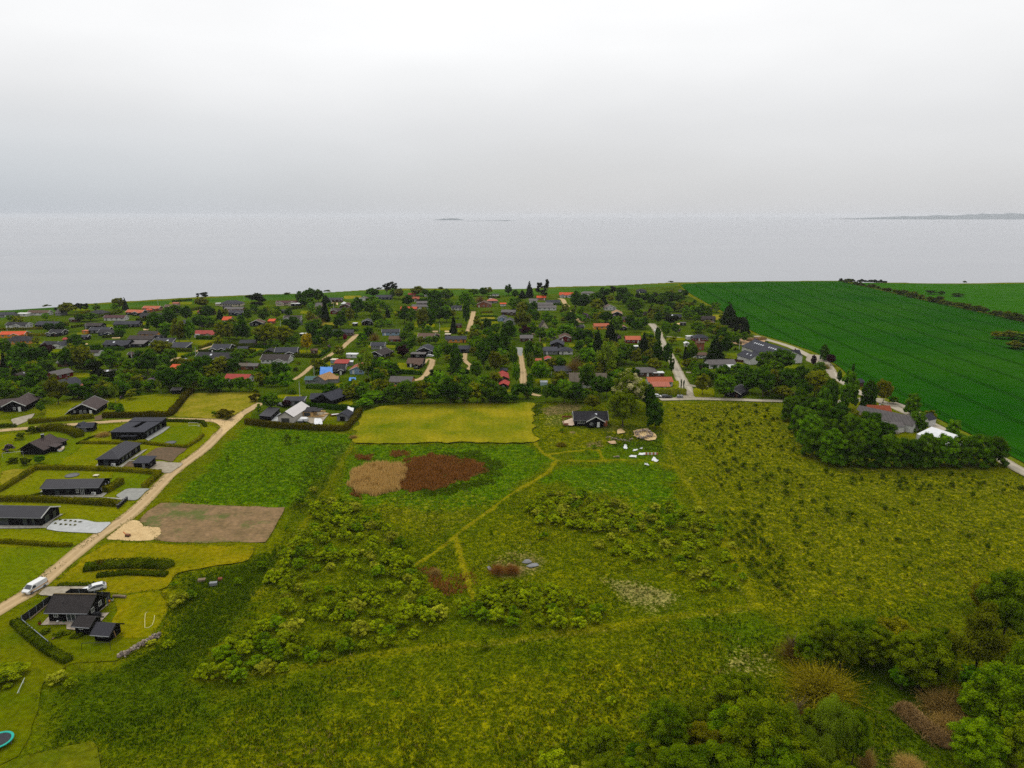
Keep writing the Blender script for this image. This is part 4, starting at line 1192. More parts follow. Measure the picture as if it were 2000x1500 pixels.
for line in VILLAGE.strip().splitlines():
    a, label, ref = line.split('|')
    f = a.split(',')
    x0, x1, yb, typ, rf, wf = float(f[0]), float(f[1]), float(f[2]), f[3], f[4], f[5]
    op = parse_opts(f[6])
    fl = op['f']
    s = scale_at(yb)
    W_ = max((x1 - x0) / s - .9, 2.6)
    big = W_ > 7
    D_ = op.get('d', 7.0 if big else max(3.5, W_ * .7))
    rise = op.get('r', None)
    hw = 2.3 if big else 2.1
    if 'high' in fl: hw = 4.6
    yaw = op.get('y', random.uniform(-7, 7))
    rm, wm = RM[rf if rf != 'navy' else 'slate'], WM[wf]
    tm = M['trim'] if 't' in fl else None
    p = P((x0 + x1) / 2, yb)
    vols = []
    front = D_ / 2
    if typ in 'LX':
        rise = rise or D_ * .21
        vols.append(dict(w=W_, d=D_, hw=hw, rise=rise))
        wings = {'x': [.26], 'XX': [-.3, .3]}.get('XX' if 'XX' in fl else 'x' if 'x' in fl else '', [])
        if typ == 'X': wings = [-.25, .27]
        for q in wings:
            wd = min(W_ * .36, 7.0)
            vols.append(dict(x=W_ * q, y=-D_ / 2 - .6, w=D_ * .8 + 1.2, d=wd, hw=hw, rise=wd * .21, rot=90))
            front = max(front, D_ * .9 + 1.2 - .0)
    elif typ == 'G':
        L_ = D_
        rise = rise or W_ * .22
        if 'a' in fl: hw = .9
        vols.append(dict(w=L_, d=W_, hw=hw, rise=rise, rot=90))
        D_ = L_; front = L_ / 2
    elif typ == 'H': vols.append(dict(t='hip', w=W_, d=D_, hw=hw, rise=rise or D_ * .23))
    elif typ == 'F': vols.append(dict(t='flat', w=W_, d=min(D_, 5.5), hw=hw - .1, over=.25)); front = min(D_, 5.5) / 2
    elif typ == 'M': vols.append(dict(t='mono', w=W_, d=D_, hw=hw - .2, rise=rise or 1.0))
    elif typ == 'R': vols.append(dict(t='roof', w=W_, d=min(D_, 5), hw=2.3)); front = 2.5
    nm = {'F': 'garage', 'M': 'outbuilding', 'R': 'carport'}.get(typ, 'summer_house')
    cat = 'house' if nm == 'summer_house' or ' house' in label else 'outbuilding'
    dist = p.length
    loc = Vector((p.x, p.y + front * .8, 0))
    root = building(nm if 'house' not in label.split(' with')[0] or nm != 'outbuilding' else 'summer_house', loc, yaw, vols, wm, rm, tm, label, cat)
    root['p'] = 0; del root['p']
    # windows and a door on the sides that show
    yf = -(W_ / 2 if False else (D_ / 2 if typ != 'F' else min(D_, 5.5) / 2))
    fw = W_
    if typ != 'R':
        nwin = max(1, int(fw / (2.6 if 'w' in fl else 4.2)))
        if typ == 'F' and fw < 9: nwin = 1
        dk = random.randrange(nwin + 1) if fw > 6 and typ != 'F' else -1
        slots = nwin + (1 if dk >= 0 else 0)
        wings_at = [v['x'] for v in vols[1:]]
        for i in range(slots):
            xx = -fw / 2 + fw * (i + .5) / slots
            hit = [v for v in vols[1:] if abs(v['x'] - xx) < v['d'] / 2 + .6]
            yy = yf
            if hit: yy = hit[0]['y'] - hit[0]['w'] / 2; xx = hit[0]['x'] + (xx - hit[0]['x']) * .4
            if i == dk: door(root, xx, yy, 0, random.choice([M['trim'], WM['navy'], WM['brown']]) if wf != 'white' else WM['grey'])
            else: window(root, xx, yy, 1.35 if hw > 1.5 else 1.1, 0, 1.5 if big else .9, 1.05)
        side = 1 if p.x < 0 else -1                 # gable end turned towards the camera
        if typ in 'LXHG' and big:
            rz = PI / 2 * side
            for q in (-.22, .22):
                if typ == 'G': window(root, side * W_ / 2, q * D_, 1.35, rz, 1.3, 1.0)
                else: window(root, side * W_ / 2, q * D_, 1.35, rz, 1.3, 1.0)
    if 'c' in fl:
        if typ == 'G': chimney(root, .4, D_ * .15, hw + (rise or 1.5) - .1)
        else: chimney(root, W_ * .18, .3, hw + (rise or D_ * .22) - .25)
    if 's' in fl:
        ang = math.atan2(rise or 1.3, D_ / 2) if typ in 'LX' else math.atan2(rise or 1, D_)
        if typ == 'G':
            skylight(root, side * W_ * .25, 0, hw + rise * .5 + .2, math.atan2(rise, W_ / 2), PI / 2 * side, 1.2, 1.6)
        elif typ == 'M': skylight(root, W_ * .22, D_ * .15, (hw - .2) + rise * .65 + .18, ang, 0, 1.2, 1.6)
        else: skylight(root, -W_ * .12, -D_ * .25, hw + rise * .5 + .2, ang, 0, 1.2, 1.6)
    HOUSES.append((x0, x1, yb, root))
    REFS.append((ref, (x0 + x1) / 2, yb - 5))

# extra colour panels and terraces on a few houses
def deck(x, y, w, d, yaw=0, m=None, name='terrace', h=.12):
    p = P(x, y)
    q = MB(); q.box((0, 0, h / 2), (w, d, h), m or M['paving'])
    o = q.build(name, None, (p.x, p.y, .03), R(yaw))
    o['kind'] = 'structure'
    return o
# ------------------------------------------------------------------ the near plots: individually modelled houses
RM['nearblack'] = roof_mat('black_seam_roofing', alb(52, 51, 58), 'x', .6, .55, .05, .15, .15)
RM['neartile'] = roof_mat('black_tile_roofing', alb(52, 47, 46), 'x', .33, .7, .05, .3, .12)
RM['nearbrown'] = roof_mat('brown_tile_roofing', alb(82, 69, 66), 'x', .5, .75, .05, .25, .12)
RM['corrug'] = roof_mat('pale_corrugated_roofing', alb(214, 208, 204), 'x', .9, .6, .06, .12)
WM['nearblack'] = board_mat('black_timber', alb(16, 14, 16), .2, .7, spec=.08)

def near_house(name, anchor, yaw, vols, wm, rm, tm, label, ref, wins=(), doors=(), sky=(), cat='house'):
    """anchor: picture point of the wall corner/edge at local (0,0)"""
    p = P(*anchor)
    root = building(name, p, yaw, vols, wm, rm, tm, label, cat)
    v0 = vols[0] if vols else {}
    if v0.get('t', 'gable') == 'gable' and not v0.get('rot') and v0:
        k = MB(); o_ = v0.get('over', .45); k.box((0, 0, 0), (v0['w'] + 2 * o_, .13, .12), M['metal'])
        put('gutter', k.mesh('gutter'), root, (v0.get('x', 0), v0.get('y', 0) - v0['d'] / 2 - o_ - .07, v0.get('hw', 2.3) - o_ * v0.get('rise', 1.5) / (v0['d'] / 2) + .06))
    for w in wins: window(root, *w[:3], R(w[3]), w[4], w[5], w[6] if len(w) > 6 else None, True, split=w[7] if len(w) > 7 else 2)
    for d in doors: door(root, d[0], d[1], R(d[2]), d[3], d[4] if len(d) > 4 else .95)
    for k in sky: skylight(root, *k)
    REFS.append((ref, anchor[0] + 10, anchor[1] - 12))
    HOUSES.append((anchor[0] - 20, anchor[0] + 40, anchor[1], root))
    return root

def yaw_px(a, b):
    d = P(*b) - P(*a)
    return math.degrees(math.atan2(d.y, d.x))
def dist_px(a, b): return (P(*b) - P(*a)).length

# main black house near the bottom left, with its two sheds
hy = yaw_px((97, 1215), (172, 1216))
wd = dist_px((97, 1215), (172, 1216)); dp = dist_px((172, 1216), (203, 1184))
h = near_house('summer_house', (97, 1215), hy, [dict(x=wd / 2, y=dp / 2, w=wd, d=dp, hw=2.5, rise=1.9, over=.5)], WM['nearblack'], RM['neartile'], M['trimdark'],
               'black timber house with dark tiled roof inside a fenced garden at lower left', 'black fenced house',
               wins=[(1.5, 0, 1.6, 0, .9, .9), (4.6, 0, 1.25, 0, 1.8, 1.9, None, 2), (wd, dp * .3, 1.7, 90, 1.0, 1.0), (wd, dp * .72, 1.7, 90, 1.0, 1.0)], doors=[(wd * .78, 0, 0, WM['nearblack'])])
q = MB(); q.tube([(0, 0, 0), (0, 0, .7)], .09, M['trimdark'], 8)
put('vent_pipe', q.mesh('vent_pipe'), h, (wd * .3, dp * .22, 3.0))
q = MB(); q.box((0, 0, 0), (wd + .9, .3, .12), mat('lichen_ridge', alb(120, 100, 50), alb(90, 80, 60), 3))
put('ridge_cap', q.mesh('ridge_cap'), h, (wd / 2, dp / 2, 4.58))
M['terrace'] = mat('garden_paving', alb(186, 172, 152), alb(150, 136, 118), 1.2, .9, fine=2.5)
sheet('terrace', [(80, 1222), (96, 1205), (100, 1214), (174, 1217), (204, 1185), (216, 1178), (200, 1192), (188, 1200), (186, 1199), (214, 1198), (193, 1220), (175, 1220), (160, 1228), (148, 1232), (130, 1230), (130, 1221), (84, 1222)], M['terrace'], jit=.05, smooth_corners=False)
h = near_house('garden_shed', (149, 1238), yaw_px((149, 1238), (174, 1240)), [dict(x=1.55, y=1.5, w=3.1, d=3.2, hw=2.0, rise=.9, over=.4)], WM['nearblack'], RM['neartile'], M['trimdark'],
               'small black shed with brown tiled roof nearest the corner of the fenced house', 'brown roofed shed', wins=[(1.3, -.1, 1.45, 0, .9, .6)], cat='shed')
h = near_house('garden_shed', (186, 1252), yaw_px((186, 1252), (212, 1254)), [dict(x=1.5, y=1.7, w=3.0, d=3.4, hw=1.8, rise=1.1, over=.5)], WM['nearblack'], RM['nearblack'], M['trimdark'],
               'small black shed with ribbed black roof standing apart on the lawn', 'ribbed black shed', wins=[(1.2, 0, 1.25, 0, 1.0, .5)], cat='shed')
q = MB(); q.bar((3.2, 1.6, 0), (3.0, 1.5, 1.5), .14, mat('raw_timber', alb(190, 150, 100)))
put('prop_beam', q.mesh('prop_beam'), h)

# the fence of black panels with pale posts
FP = mat('pale_post', alb(150, 160, 170), alb(120, 130, 140), 3)
FM = board_mat('black_fence_boards', alb(36, 36, 38), .14)
def fence(name, pts, label, hgt=1.6, post=FP, pm=FM, seg=1.8, rail=False):
    root = empty(name, P(*pts[0])); tag(root, label, 'fence')
    o0 = P(*pts[0])
    for a, c in zip(pts[:-1], pts[1:]):
        A_, B_ = P(*a) - o0, P(*c) - o0
        n = max(1, round((B_ - A_).length / seg))
        for i in range(n + 1):
            q = A_ + (B_ - A_) * (i / n)
            k = MB(); k.box((0, 0, hgt / 2 + .05), (.1, .1, hgt + .1), post)
            put('post', k.mesh('post'), root, q)
        ang = math.atan2(B_.y - A_.y, B_.x - A_.x)
        for i in range(n):
            q = A_ + (B_ - A_) * ((i + .5) / n)
            k = MB(); k.box((0, 0, hgt / 2 + .08), ((B_ - A_).length / n - .14, .05, hgt - .1), pm)
            if rail: k.box((0, 0, hgt + .06), ((B_ - A_).length / n, .12, .06), post)
            put('fence_panel', k.mesh('fence_panel'), root, q, (0, 0, ang))
    return root
fence('garden_fence', [(99, 1178), (44, 1218)], 'black panel fence with pale posts along the road side of the fenced house', 1.7)
fence('garden_fence', [(44, 1218), (96, 1262)], 'low pale railed fence running from the corner down to the garden bed', .9, rail=True)
fence('garden_fence', [(99, 1178), (128, 1174), (131, 1169), (140, 1163), (172, 1163), (172, 1168), (216, 1170), (210, 1183)], 'tall black screen fence behind the fenced house beside the parked car', 1.6)

# long black houses up the road
a, c = (84, 969), (194, 967)
yw, wd = yaw_px(a, c), dist_px(a, c)
h = near_house('summer_house', a, yw, [dict(x=wd / 2, y=3.4, w=wd, d=6.8, hw=2.5, rise=1.25, over=.35)], WM['nearblack'], RM['nearblack'], M['trimdark'],
               'long black timber house with seamed roof and paved terrace beside a round trampoline', 'seamed roof house',
               wins=[(4.2, 0, 1.1, 0, 1.4, 2.0, M['trimdark']), (7.2, 0, 1.4, 0, 1.0, .9, M['trimdark']), (10, 0, 1.4, 0, .8, 1.1), (11.4, 0, 1.1, 0, 1.0, 2.0), (wd, 1.7, 1.3, 90, .8, .9), (wd, 4.0, 1.4, 90, .5, 1.4), (wd, 5.8, 1.4, 90, .5, 1.4)])
sheet('terrace', [(64, 973), (83, 958), (84, 969), (196, 967), (208, 958), (212, 962), (200, 972), (240, 974), (238, 977), (196, 972), (130, 973)], M['paving'], jit=.05, smooth_corners=False)
a, c = (-30, 1026), (82, 1028)
yw, wd = yaw_px(a, c), dist_px(a, c)
h = near_house('summer_house', a, yw, [dict(x=wd / 2, y=3.6, w=wd, d=7.2, hw=2.5, rise=1.4, over=.3)], WM['nearblack'], RM['nearblack'], M['trim'],
               'long black timber house at the left edge with white gable board and gravel drive', 'black house by gravel drive',
               wins=[(5.5, 0, 1.2, 0, 2.6, 2.1, M['trimdark'], 3), (11.2, 0, 1.2, 0, 1.2, 2.1, M['trimdark']), (13.5, 0, 1.2, 0, .8, 2.0, M['trimdark']), (wd, 2.2, 1.2, 90, 1.8, 2.0, M['trimdark'], 3), (wd, 5.2, 1.2, 90, 1.2, 2.0, M['trimdark'])])
sheet('terrace', [(-60, 1034), (-30, 1027), (82, 1028), (107, 1004), (124, 1005), (108, 1014), (90, 1032), (60, 1033)], M['paving'], jit=.05, smooth_corners=False)
# hipped black house and carport
a, c = (193, 910), (232, 910)
yw, wd = yaw_px(a, c), dist_px(a, c)
dp = dist_px((232, 910), (275, 880))
ry = yaw_px((232, 910), (275, 880))
h = near_house('summer_house', (232, 910), ry - 90, [dict(t='hip', x=-wd / 2, y=dp / 2, w=dp, d=wd, hw=2.6, rise=2.0, rot=90, over=.5)], WM['nearblack'], RM['nearblack'], None,
               'black hip roofed house with pale paving beside a mown lawn', 'black hip roofed house',
               wins=[(-wd * .6, 0, 1.2, 0, 1.6, 2.0, M['trimdark'])] + [(0, dp * k, 1.2, 90, 1.5, 1.9, M['trimdark']) for k in (.2, .36, .52, .8)])
sheet('terrace', [(184, 913), (193, 905), (193, 911), (232, 912), (277, 881), (288, 878), (274, 889), (254, 900), (270, 900), (252, 902), (238, 914), (200, 915)], M['paving'], jit=.05, smooth_corners=False)
h = near_house('carport', (262, 917), yaw_px((262, 917), (290, 917)), [dict(t='mono', x=2.4, y=2.4, w=4.8, d=4.8, hw=2.2, rise=.5, over=.4)], WM['nearblack'], RM['slate'], None,
               'black garage with grey flat sloping roof on a gravel yard', 'black garage on gravel', wins=[(4.8, 1.6, 1.2, 90, 1.0, .8, M['trimdark'])], doors=[(3.2, 0, 0, WM['grey'])], cat='garage')
# courtyard house: four roof planes round an open yard
a, c = (218, 858), (283, 858)
yw, wd = yaw_px(a, c), dist_px(a, c)
dp = dist_px((283, 858), (313, 834))
h = near_house('courtyard_house', a, yw, [dict(t='mono', x=wd / 2, y=2.2, w=wd, d=4.4, hw=2.7, rise=.25, over=.25), dict(t='flat', x=2.4, y=dp / 2 + 1.8, w=4.8, d=dp - 4.6, hw=2.72, over=.1),
                                          dict(t='flat', x=wd - 2.6, y=dp / 2 + 1.8, w=5.2, d=dp - 4.6, hw=2.72, over=.1), dict(t='mono', x=wd / 2, y=dp - .6, w=wd, d=4.0, hw=2.95, rise=.3, over=.2)], WM['nearblack'], RM['slate'], None,
               'large black courtyard house with an open yard cut into its grey roof', 'courtyard house',
               wins=[(wd, dp * k, 1.3, 90, 1.6, 1.9, M['trimdark']) for k in (.15, .35, .55, .8)] + [(2.2, 0, 1.4, 0, 1.0, .8, M['trimdark'])])
for dx in (5.5, 8.6):
    k = MB(); k.box((0, 0, .8), (2.4, 1.3, 1.6), WM['nearblack']); k.box((0, 0, 1.66), (2.7, 1.6, .12), RM['blue'] if 'blue' in RM else RM['slate'])
    o = k.build('lean_to_shed', h, (dx, -1.0, 0))
sheet('terrace', [(290, 862), (284, 858), (314, 835), (333, 834), (318, 846), (300, 856)], M['gravel_grey'], jit=.05, smooth_corners=False)
# white gabled black house, T house and small garage by the west lane
a, c = (139, 812), (188, 810)
yw, wd = yaw_px(a, c), dist_px(a, c)
h = near_house('summer_house', a, yw, [dict(x=wd / 2, y=6.0, w=12, d=wd, hw=2.4, rise=2.5, rot=90, over=.6, tw=.4)], WM['nearblack'], RM['nearbrown'], M['trim'],
               'black house with broad white edged gable facing the lane behind a clipped hedge', 'broad gabled lane house',
               wins=[(1.5, 0, 1.7, 0, .7, .7), (5.4, 0, 1.5, 0, .9, 1.1), (3.8, 0, 1.1, 0, .9, 1.9)], doors=[(7.6, 0, 0, M['trim'], 1.0)])
k = MB(); k.add([(-3.4, 2, .05), (-.6, 2, 2.6), (-.6, 8, 2.6), (-3.4, 8, .05), (-3.2, 2, 0), (-.5, 2, 2.3), (-.5, 8, 2.3), (-3.2, 8, 0)], [(0, 1, 2, 3), (7, 6, 5, 4), (0, 4, 5, 1), (3, 2, 6, 7)], M['trim'])
o = k.build('awning', h)
a, c = (16, 813), (52, 812)
h = near_house('summer_house', (-22, 805), yaw_px((-22, 805), (26, 800)), [dict(x=6, y=3.5, w=14, d=7, hw=2.4, rise=1.6), dict(x=11.5, y=2.0, w=13, d=8.5, hw=2.5, rise=2.2, rot=72, tw=.35)], WM['nearblack'], RM['nearbrown'], M['trim'],
               'black house with dark brown T shaped roof at the left edge', 'T shaped roof house', wins=[(9.6, -4.6, 1.4, -18, .9, 1.2), (6.0, 0, 1.4, 0, 1.2, 1.0)], doors=[(11.4, -5.1, -18, M['trim'], 1.1)])
h = near_house('garage', (153, 844), 8, [dict(x=2.6, y=1.9, w=5.2, d=3.8, hw=2.0, rise=1.0), dict(x=.2, y=2.6, w=3.2, d=3.2, hw=2.0, rise=.8, rot=90)], WM['nearblack'], RM['slate'], None,
               'small black garage with twin grey gables beside the west lane', 'small twin gabled garage', doors=[(2.2, 0, 0, WM['grey'], 1.6)], cat='garage')
# brown roofed black house with boat
a, c = (45, 891), (88, 886)
yw = yaw_px(a, c)
h = near_house('summer_house', a, yw, [dict(x=4.8, y=4.4, w=9.0, d=8.2, hw=2.0, rise=2.4, rot=62, over=.6), dict(t='mono', x=8.9, y=2.4, w=2.8, d=3.0, hw=1.8, rise=.5, rot=62), dict(t='mono', x=10.2, y=8.0, w=2.4, d=2.6, hw=1.7, rise=.5, rot=62)], WM['nearblack'], RM['nearbrown'], M['trimdark'],
               'black house with big brown gabled roof beside a white dinghy', 'big brown gabled house', wins=[(5.2, .4, 1.5, -28, 1.4, 1.0)])
q = MB(); q.box((0, 0, .5), (.9, .9, 1.0), M['trimdark']); q.box((0, 0, 1.05), (1.0, 1.0, .1), M['metal'])
put('chimney', q.mesh('chimney'), h, (5.6, 5.0, 4.6))
# tiny black shed with pale roof laths at the lawn edge
h = near_house('garden_shed', (336, 770), 3, [dict(t='mono', x=1.8, y=1.2, w=3.6, d=2.4, hw=1.9, rise=.6, over=.3)], WM['nearblack'], RM['grey'], M['trim'],
               'tiny black shed with pale edged roof at the top of the mown lawn', 'tiny shed on mown lawn', cat='shed')
# black cross gabled house on the hay field
a, c = (1122, 831), (1186, 831)
yw, wd = yaw_px(a, c), dist_px(a, c)
h = near_house('summer_house', a, yw, [dict(x=wd / 2, y=3.6, w=wd, d=7.0, hw=2.4, rise=2.3, over=.45), dict(x=wd * .62, y=1.0, w=6.6, d=6.4, hw=2.4, rise=1.8, rot=90, over=.5, tw=.38)], WM['nearblack'], RM['black'], M['trim'],
               'black house with white edged cross gable standing alone in the meadow', 'lone cross gabled house',
               wins=[(1.7, .1, 1.4, 0, 1.0, 1.4), (3.2, .1, 1.4, 0, 1.6, 1.4), (wd * .62 - 1.6, -2.3, 1.3, 0, 1.2, .9)], doors=[(wd * .62 + 1.1, -2.3, 0, M['trim'], 1.0)], sky=[(wd * .66, 1.6, 4.0, math.atan2(2.3, 3.5), 0, 1.0, 1.2)])
sheet('terrace', [(1098, 824), (1118, 817), (1122, 830), (1118, 832), (1101, 831)], mat('pale_decking', alb(224, 200, 176), alb(206, 180, 152), 1), jit=.05, smooth_corners=False)
fence('deck_fence', [(1117, 816), (1098, 816), (1101, 831), (1110, 831)], 'low reddish timber fence round the deck of the lone meadow house', .9, post=WM['brick'], pm=WM['brick'])
k = MB(); k.box((wd - 1, -.6, 1.0), (1.8, 1.0, 2.0), WM['brick']); k.build('wood_store', h)

# ------------------------------------------------------------------ building site with the pale barn
def beam_box(name, x, y, sx, sy, sz, m, label, cat, yaw=0, z=0, group=None):
    p = P(x, y); k = MB(); k.box((0, 0, sz / 2), (sx, sy, sz), m)
    return tag(k.build(name, None, (p.x, p.y, z + .03), R(yaw)), label, cat, group)
a, c = (545, 826), (572, 827)
yw = yaw_px(a, c)
wd, dp = dist_px(a, c), 15.5
h = near_house('barn', (545, 826), yw, [dict(x=wd / 2, y=dp / 2, w=dp, d=wd + .6, hw=2.7, rise=2.0, rot=90, over=.3)], mat('pale_cladding', alb(206, 200, 190), alb(188, 180, 168), .8), roof_mat('pale_ribbed_roofing', alb(222, 216, 212), 'y', 1.1, .6, .06, .12), M['trimdark'],
               'pale barn with ribbed white roof and dark gate on the building site', 'pale building site barn', cat='barn')
k = MB(); k.box((0, 0, 1.0), (3.2, .12, 2.0), mat('dark_gate', alb(70, 70, 64))); k.build('gate', h, (wd * .48, -.1, .02))
h = near_house('carport', (507, 824), yaw_px((507, 824), (536, 798)), [dict(t='mono', x=6.5, y=-2.2, w=13, d=4.2, hw=2.0, rise=.5, over=.2)], WM['nearblack'], RM['nearblack'], None,
               'long low black shed left of the pale barn', 'long low black shed', cat='shed')
raw = mat('fresh_timber', alb(222, 182, 118), alb(200, 158, 98), 2)
h = near_house('timber_annex', (590, 815), yw, [dict(t='mono', x=2.2, y=2.6, w=4.6, d=4.6, hw=2.3, rise=.5, over=.3), dict(t='roof', x=5.8, y=2.6, w=2.8, d=4.4, hw=2.5)], raw, RM['black'], None,
               'unfinished timber annex with flat black roof right of the pale barn', 'unfinished timber annex', wins=[(2.2, 0, 1.3, 0, 2.6, 1.4, M['metal'], 3)], cat='annex')
h = near_house('summer_house', (612, 789), 4, [dict(x=3.0, y=4, w=8.5, d=6.4, hw=2.3, rise=1.4), dict(x=7.2, y=3.4, w=11, d=8.6, hw=2.4, rise=2.3, rot=62, over=.5)], WM['nearblack'], RM['slate'], None,
               'black house with slate cross roof behind the building site hedge', 'slate house behind site hedge', wins=[(2.4, .7, 1.3, 0, 1.6, 1.6), (6.6, -1.9, 1.3, -28, 1.4, 1.6)], sky=[(5.6, 2.9, 3.75, R(28), R(-28), 1.4, .7)])
q = MB(); q.tube([(0, 0, 0), (0, 0, 1.1)], .2, M['trimdark'], 8); put('chimney', q.mesh('chimney'), h, (8.0, 4.6, 4.5))
h = near_house('carport', (556, 793), 2, [dict(t='mono', x=4, y=2.4, w=8.2, d=4.6, hw=2.2, rise=.6, over=.3)], WM['grey'], RM['slate'], M['trim'],
               'long grey carport with slate roof behind the pale barn', 'long grey carport', cat='carport', wins=[(1.4, .1, 1.3, 0, 1.4, .9), (5.2, .1, 1.2, 0, 2.0, 1.6, M['trimdark'])])
h = near_house('garage', (662, 822), 4, [dict(x=2.1, y=2.4, w=5.6, d=4.6, hw=2.1, rise=1.2, rot=78)], WM['grey'], RM['slate'], None,
               'grey garage with dark roof and a white tarpaulin hung on its side', 'grey garage with tarpaulin', cat='garage')
k = MB(); k.box((0, 0, 1.0), (2.0, .1, 1.9), WM['nearblack']); k.build('door', h, (1.5, -.55, .02), R(-12))
def cloth(name, corners, m, label, cat, z=.02, sag=.25, n=7, kind=None, group=None, rag=.08):
    """rumpled sheet over four picture points, each with a height"""
    c = [P(x, y) + Vector((0, 0, zz)) for x, y, zz in corners]
    o0 = (c[0] + c[1] + c[2] + c[3]) / 4; o0.z = 0
    vs, fs = [], []
    for j in range(n):
        for i in range(n):
            u, v = i / (n - 1), j / (n - 1)
            q = c[0] * (1 - u) * (1 - v) + c[1] * u * (1 - v) + c[2] * u * v + c[3] * (1 - u) * v
            q = q - o0 + Vector((random.uniform(-1, 1) * rag, random.uniform(-1, 1) * rag, random.uniform(0, 1) * sag))
            vs.append(q)
    for j in range(n - 1):
        for i in range(n - 1):
            a = j * n + i
            fs.append((a, a + 1, a + n + 1, a + n))
    me = np_mesh(name, [tuple(v) for v in vs], np.array(fs), m, smooth=False)
    return tag(put(name, me, None, o0 + Vector((0, 0, z))), label, cat, group)
M['tarp_white'] = mat('white_tarpaulin', alb(240, 240, 238), alb(214, 216, 218), 1.2, .5)
M['tarp_blue'] = mat('blue_tarpaulin', alb(36, 138, 224), alb(28, 112, 200), .8, .5)
cloth('tarpaulin', [(674, 823, .3), (682, 823, .1), (692, 806, 1.8), (680, 805, 2.4)], M['tarp_white'], 'white tarpaulin hanging from the side of the grey garage', 'tarpaulin')
sheet('yard', [(528, 812), (546, 806), (552, 812), (545, 827), (524, 826)], M['gravel_pale'], jit=.3)
sheet('yard', [(600, 824), (606, 806), (640, 806), (642, 812), (632, 824), (610, 828)], M['gravel'], jit=.4)
for i, (x, y, l, yaw, lb) in enumerate([(618, 815, 6.5, 2, 'long stack of yellow planks beside the timber annex'), (633, 812, 4.6, 52, 'slanting stack of yellow planks on the site lawn'), (625, 805, 5.0, -14, 'thin stack of pale planks near the back hedge')]):
    root = empty('plank_stack', P(x, y) + Vector((0, 0, .05)), R(yaw)); tag(root, lb, 'planks')
    for r in range(3):
        for c_ in range(3):
            k = MB(); k.box((random.uniform(-.15, .15), (c_ - 1) * .26, .12 + r * .2), (l, .23, .17), raw); k.build('plank', root)
for x, y, sx, sy, sz, m_, lb, ct in [(594, 823, 3.0, 2.2, 1.9, M['tarp_white'], 'white covered trailer right of the pale barn', 'trailer'), (587, 825, 2.0, 1.4, 1.3, M['metal'], 'grey machine at the foot of the pale barn', 'machine')]:
    k = MB(); k.prism([(-sx / 2, -sy / 2), (sx / 2, -sy / 2), (sx / 2, sy / 2), (-sx / 2, sy / 2)], .3, sz * .7, m_)
    k.add([(-sx / 2, -sy / 2, sz * .7), (sx / 2, -sy / 2, sz * .7), (sx / 2, sy / 2, sz * .7), (-sx / 2, sy / 2, sz * .7), (-sx / 3, 0, sz), (sx / 3, 0, sz)], [(0, 1, 5, 4), (2, 3, 4, 5), (1, 2, 5), (3, 0, 4)], m_)
    root = empty('covered_trailer' if ct == 'trailer' else 'site_machine', P(x, y)); tag(root, lb, ct)
    k.build('body', root)
    for s_ in (-1, 1):
        w = MB(); w.tube([(0, s_ * (sy / 2 + .02), .32), (0, s_ * (sy / 2 + .2), .32)], .32, M['trimdark'], 10); w.build('wheel', root)
cloth('tarpaulin', [(613, 831, .05), (630, 831, .05), (629, 824, .7), (615, 823, 1.1)], M['tarp_white'], 'rumpled white tarpaulin over a heap near the front hedge', 'tarpaulin', sag=.7)
cloth('tarpaulin', [(678, 758, .5), (693, 758, .5), (694, 752, .5), (681, 752, .5)], M['tarp_white'], 'square white cover lying on the lawn below the blue tarpaulin', 'cover', sag=.15)

# the house under a blue tarpaulin
h = near_house('summer_house', (596, 751), 2, [dict(x=3.4, y=3, w=6.8, d=5.4, hw=2.3, rise=1.0, rm=RM['teal']), dict(x=8.4, y=4.2, w=9.5, d=6.5, hw=2.5, rise=1.8, rot=70, rm=RM['tan']), dict(x=13.0, y=4.2, w=4.5, d=5, hw=2.3, rise=.8)], WM['grey'], RM['tan'], None,
               'grey house being reroofed under a large blue tarpaulin', 'blue tarpaulin house', wins=[(1.8, .3, 1.3, 0, 1.2, 1.2), (4.5, .3, 1.3, 0, 1.2, 1.2)])
cloth('tarpaulin', [(625, 745, 3.4), (634, 744, 3.0), (638, 735, 4.6), (627, 735, 4.9)], M['tarp_blue'], 'pale blue tarpaulin sloping over the roof ridge', 'tarpaulin', sag=.3)
cloth('tarpaulin', [(634, 744, 3.0), (651, 744, 2.9), (650, 733, 4.2), (637, 735, 4.7)], M['tarp_blue'], 'bright blue tarpaulin spread over the right half of the roof', 'tarpaulin', sag=.4)
cloth('tarpaulin', [(681, 745, .2), (696, 746, .2), (695, 741, .9), (683, 741, .9)], M['tarp_blue'], 'small blue tarpaulin on the ground under the purple tree', 'tarpaulin', sag=.3)
cloth('tarpaulin', [(120, 681, .3), (136, 681, .3), (141, 677, .9), (124, 676, 1.1)], mat('turquoise_tarpaulin', alb(36, 120, 132)), 'turquoise tarpaulin beside the large white gabled house', 'tarpaulin', sag=.3)

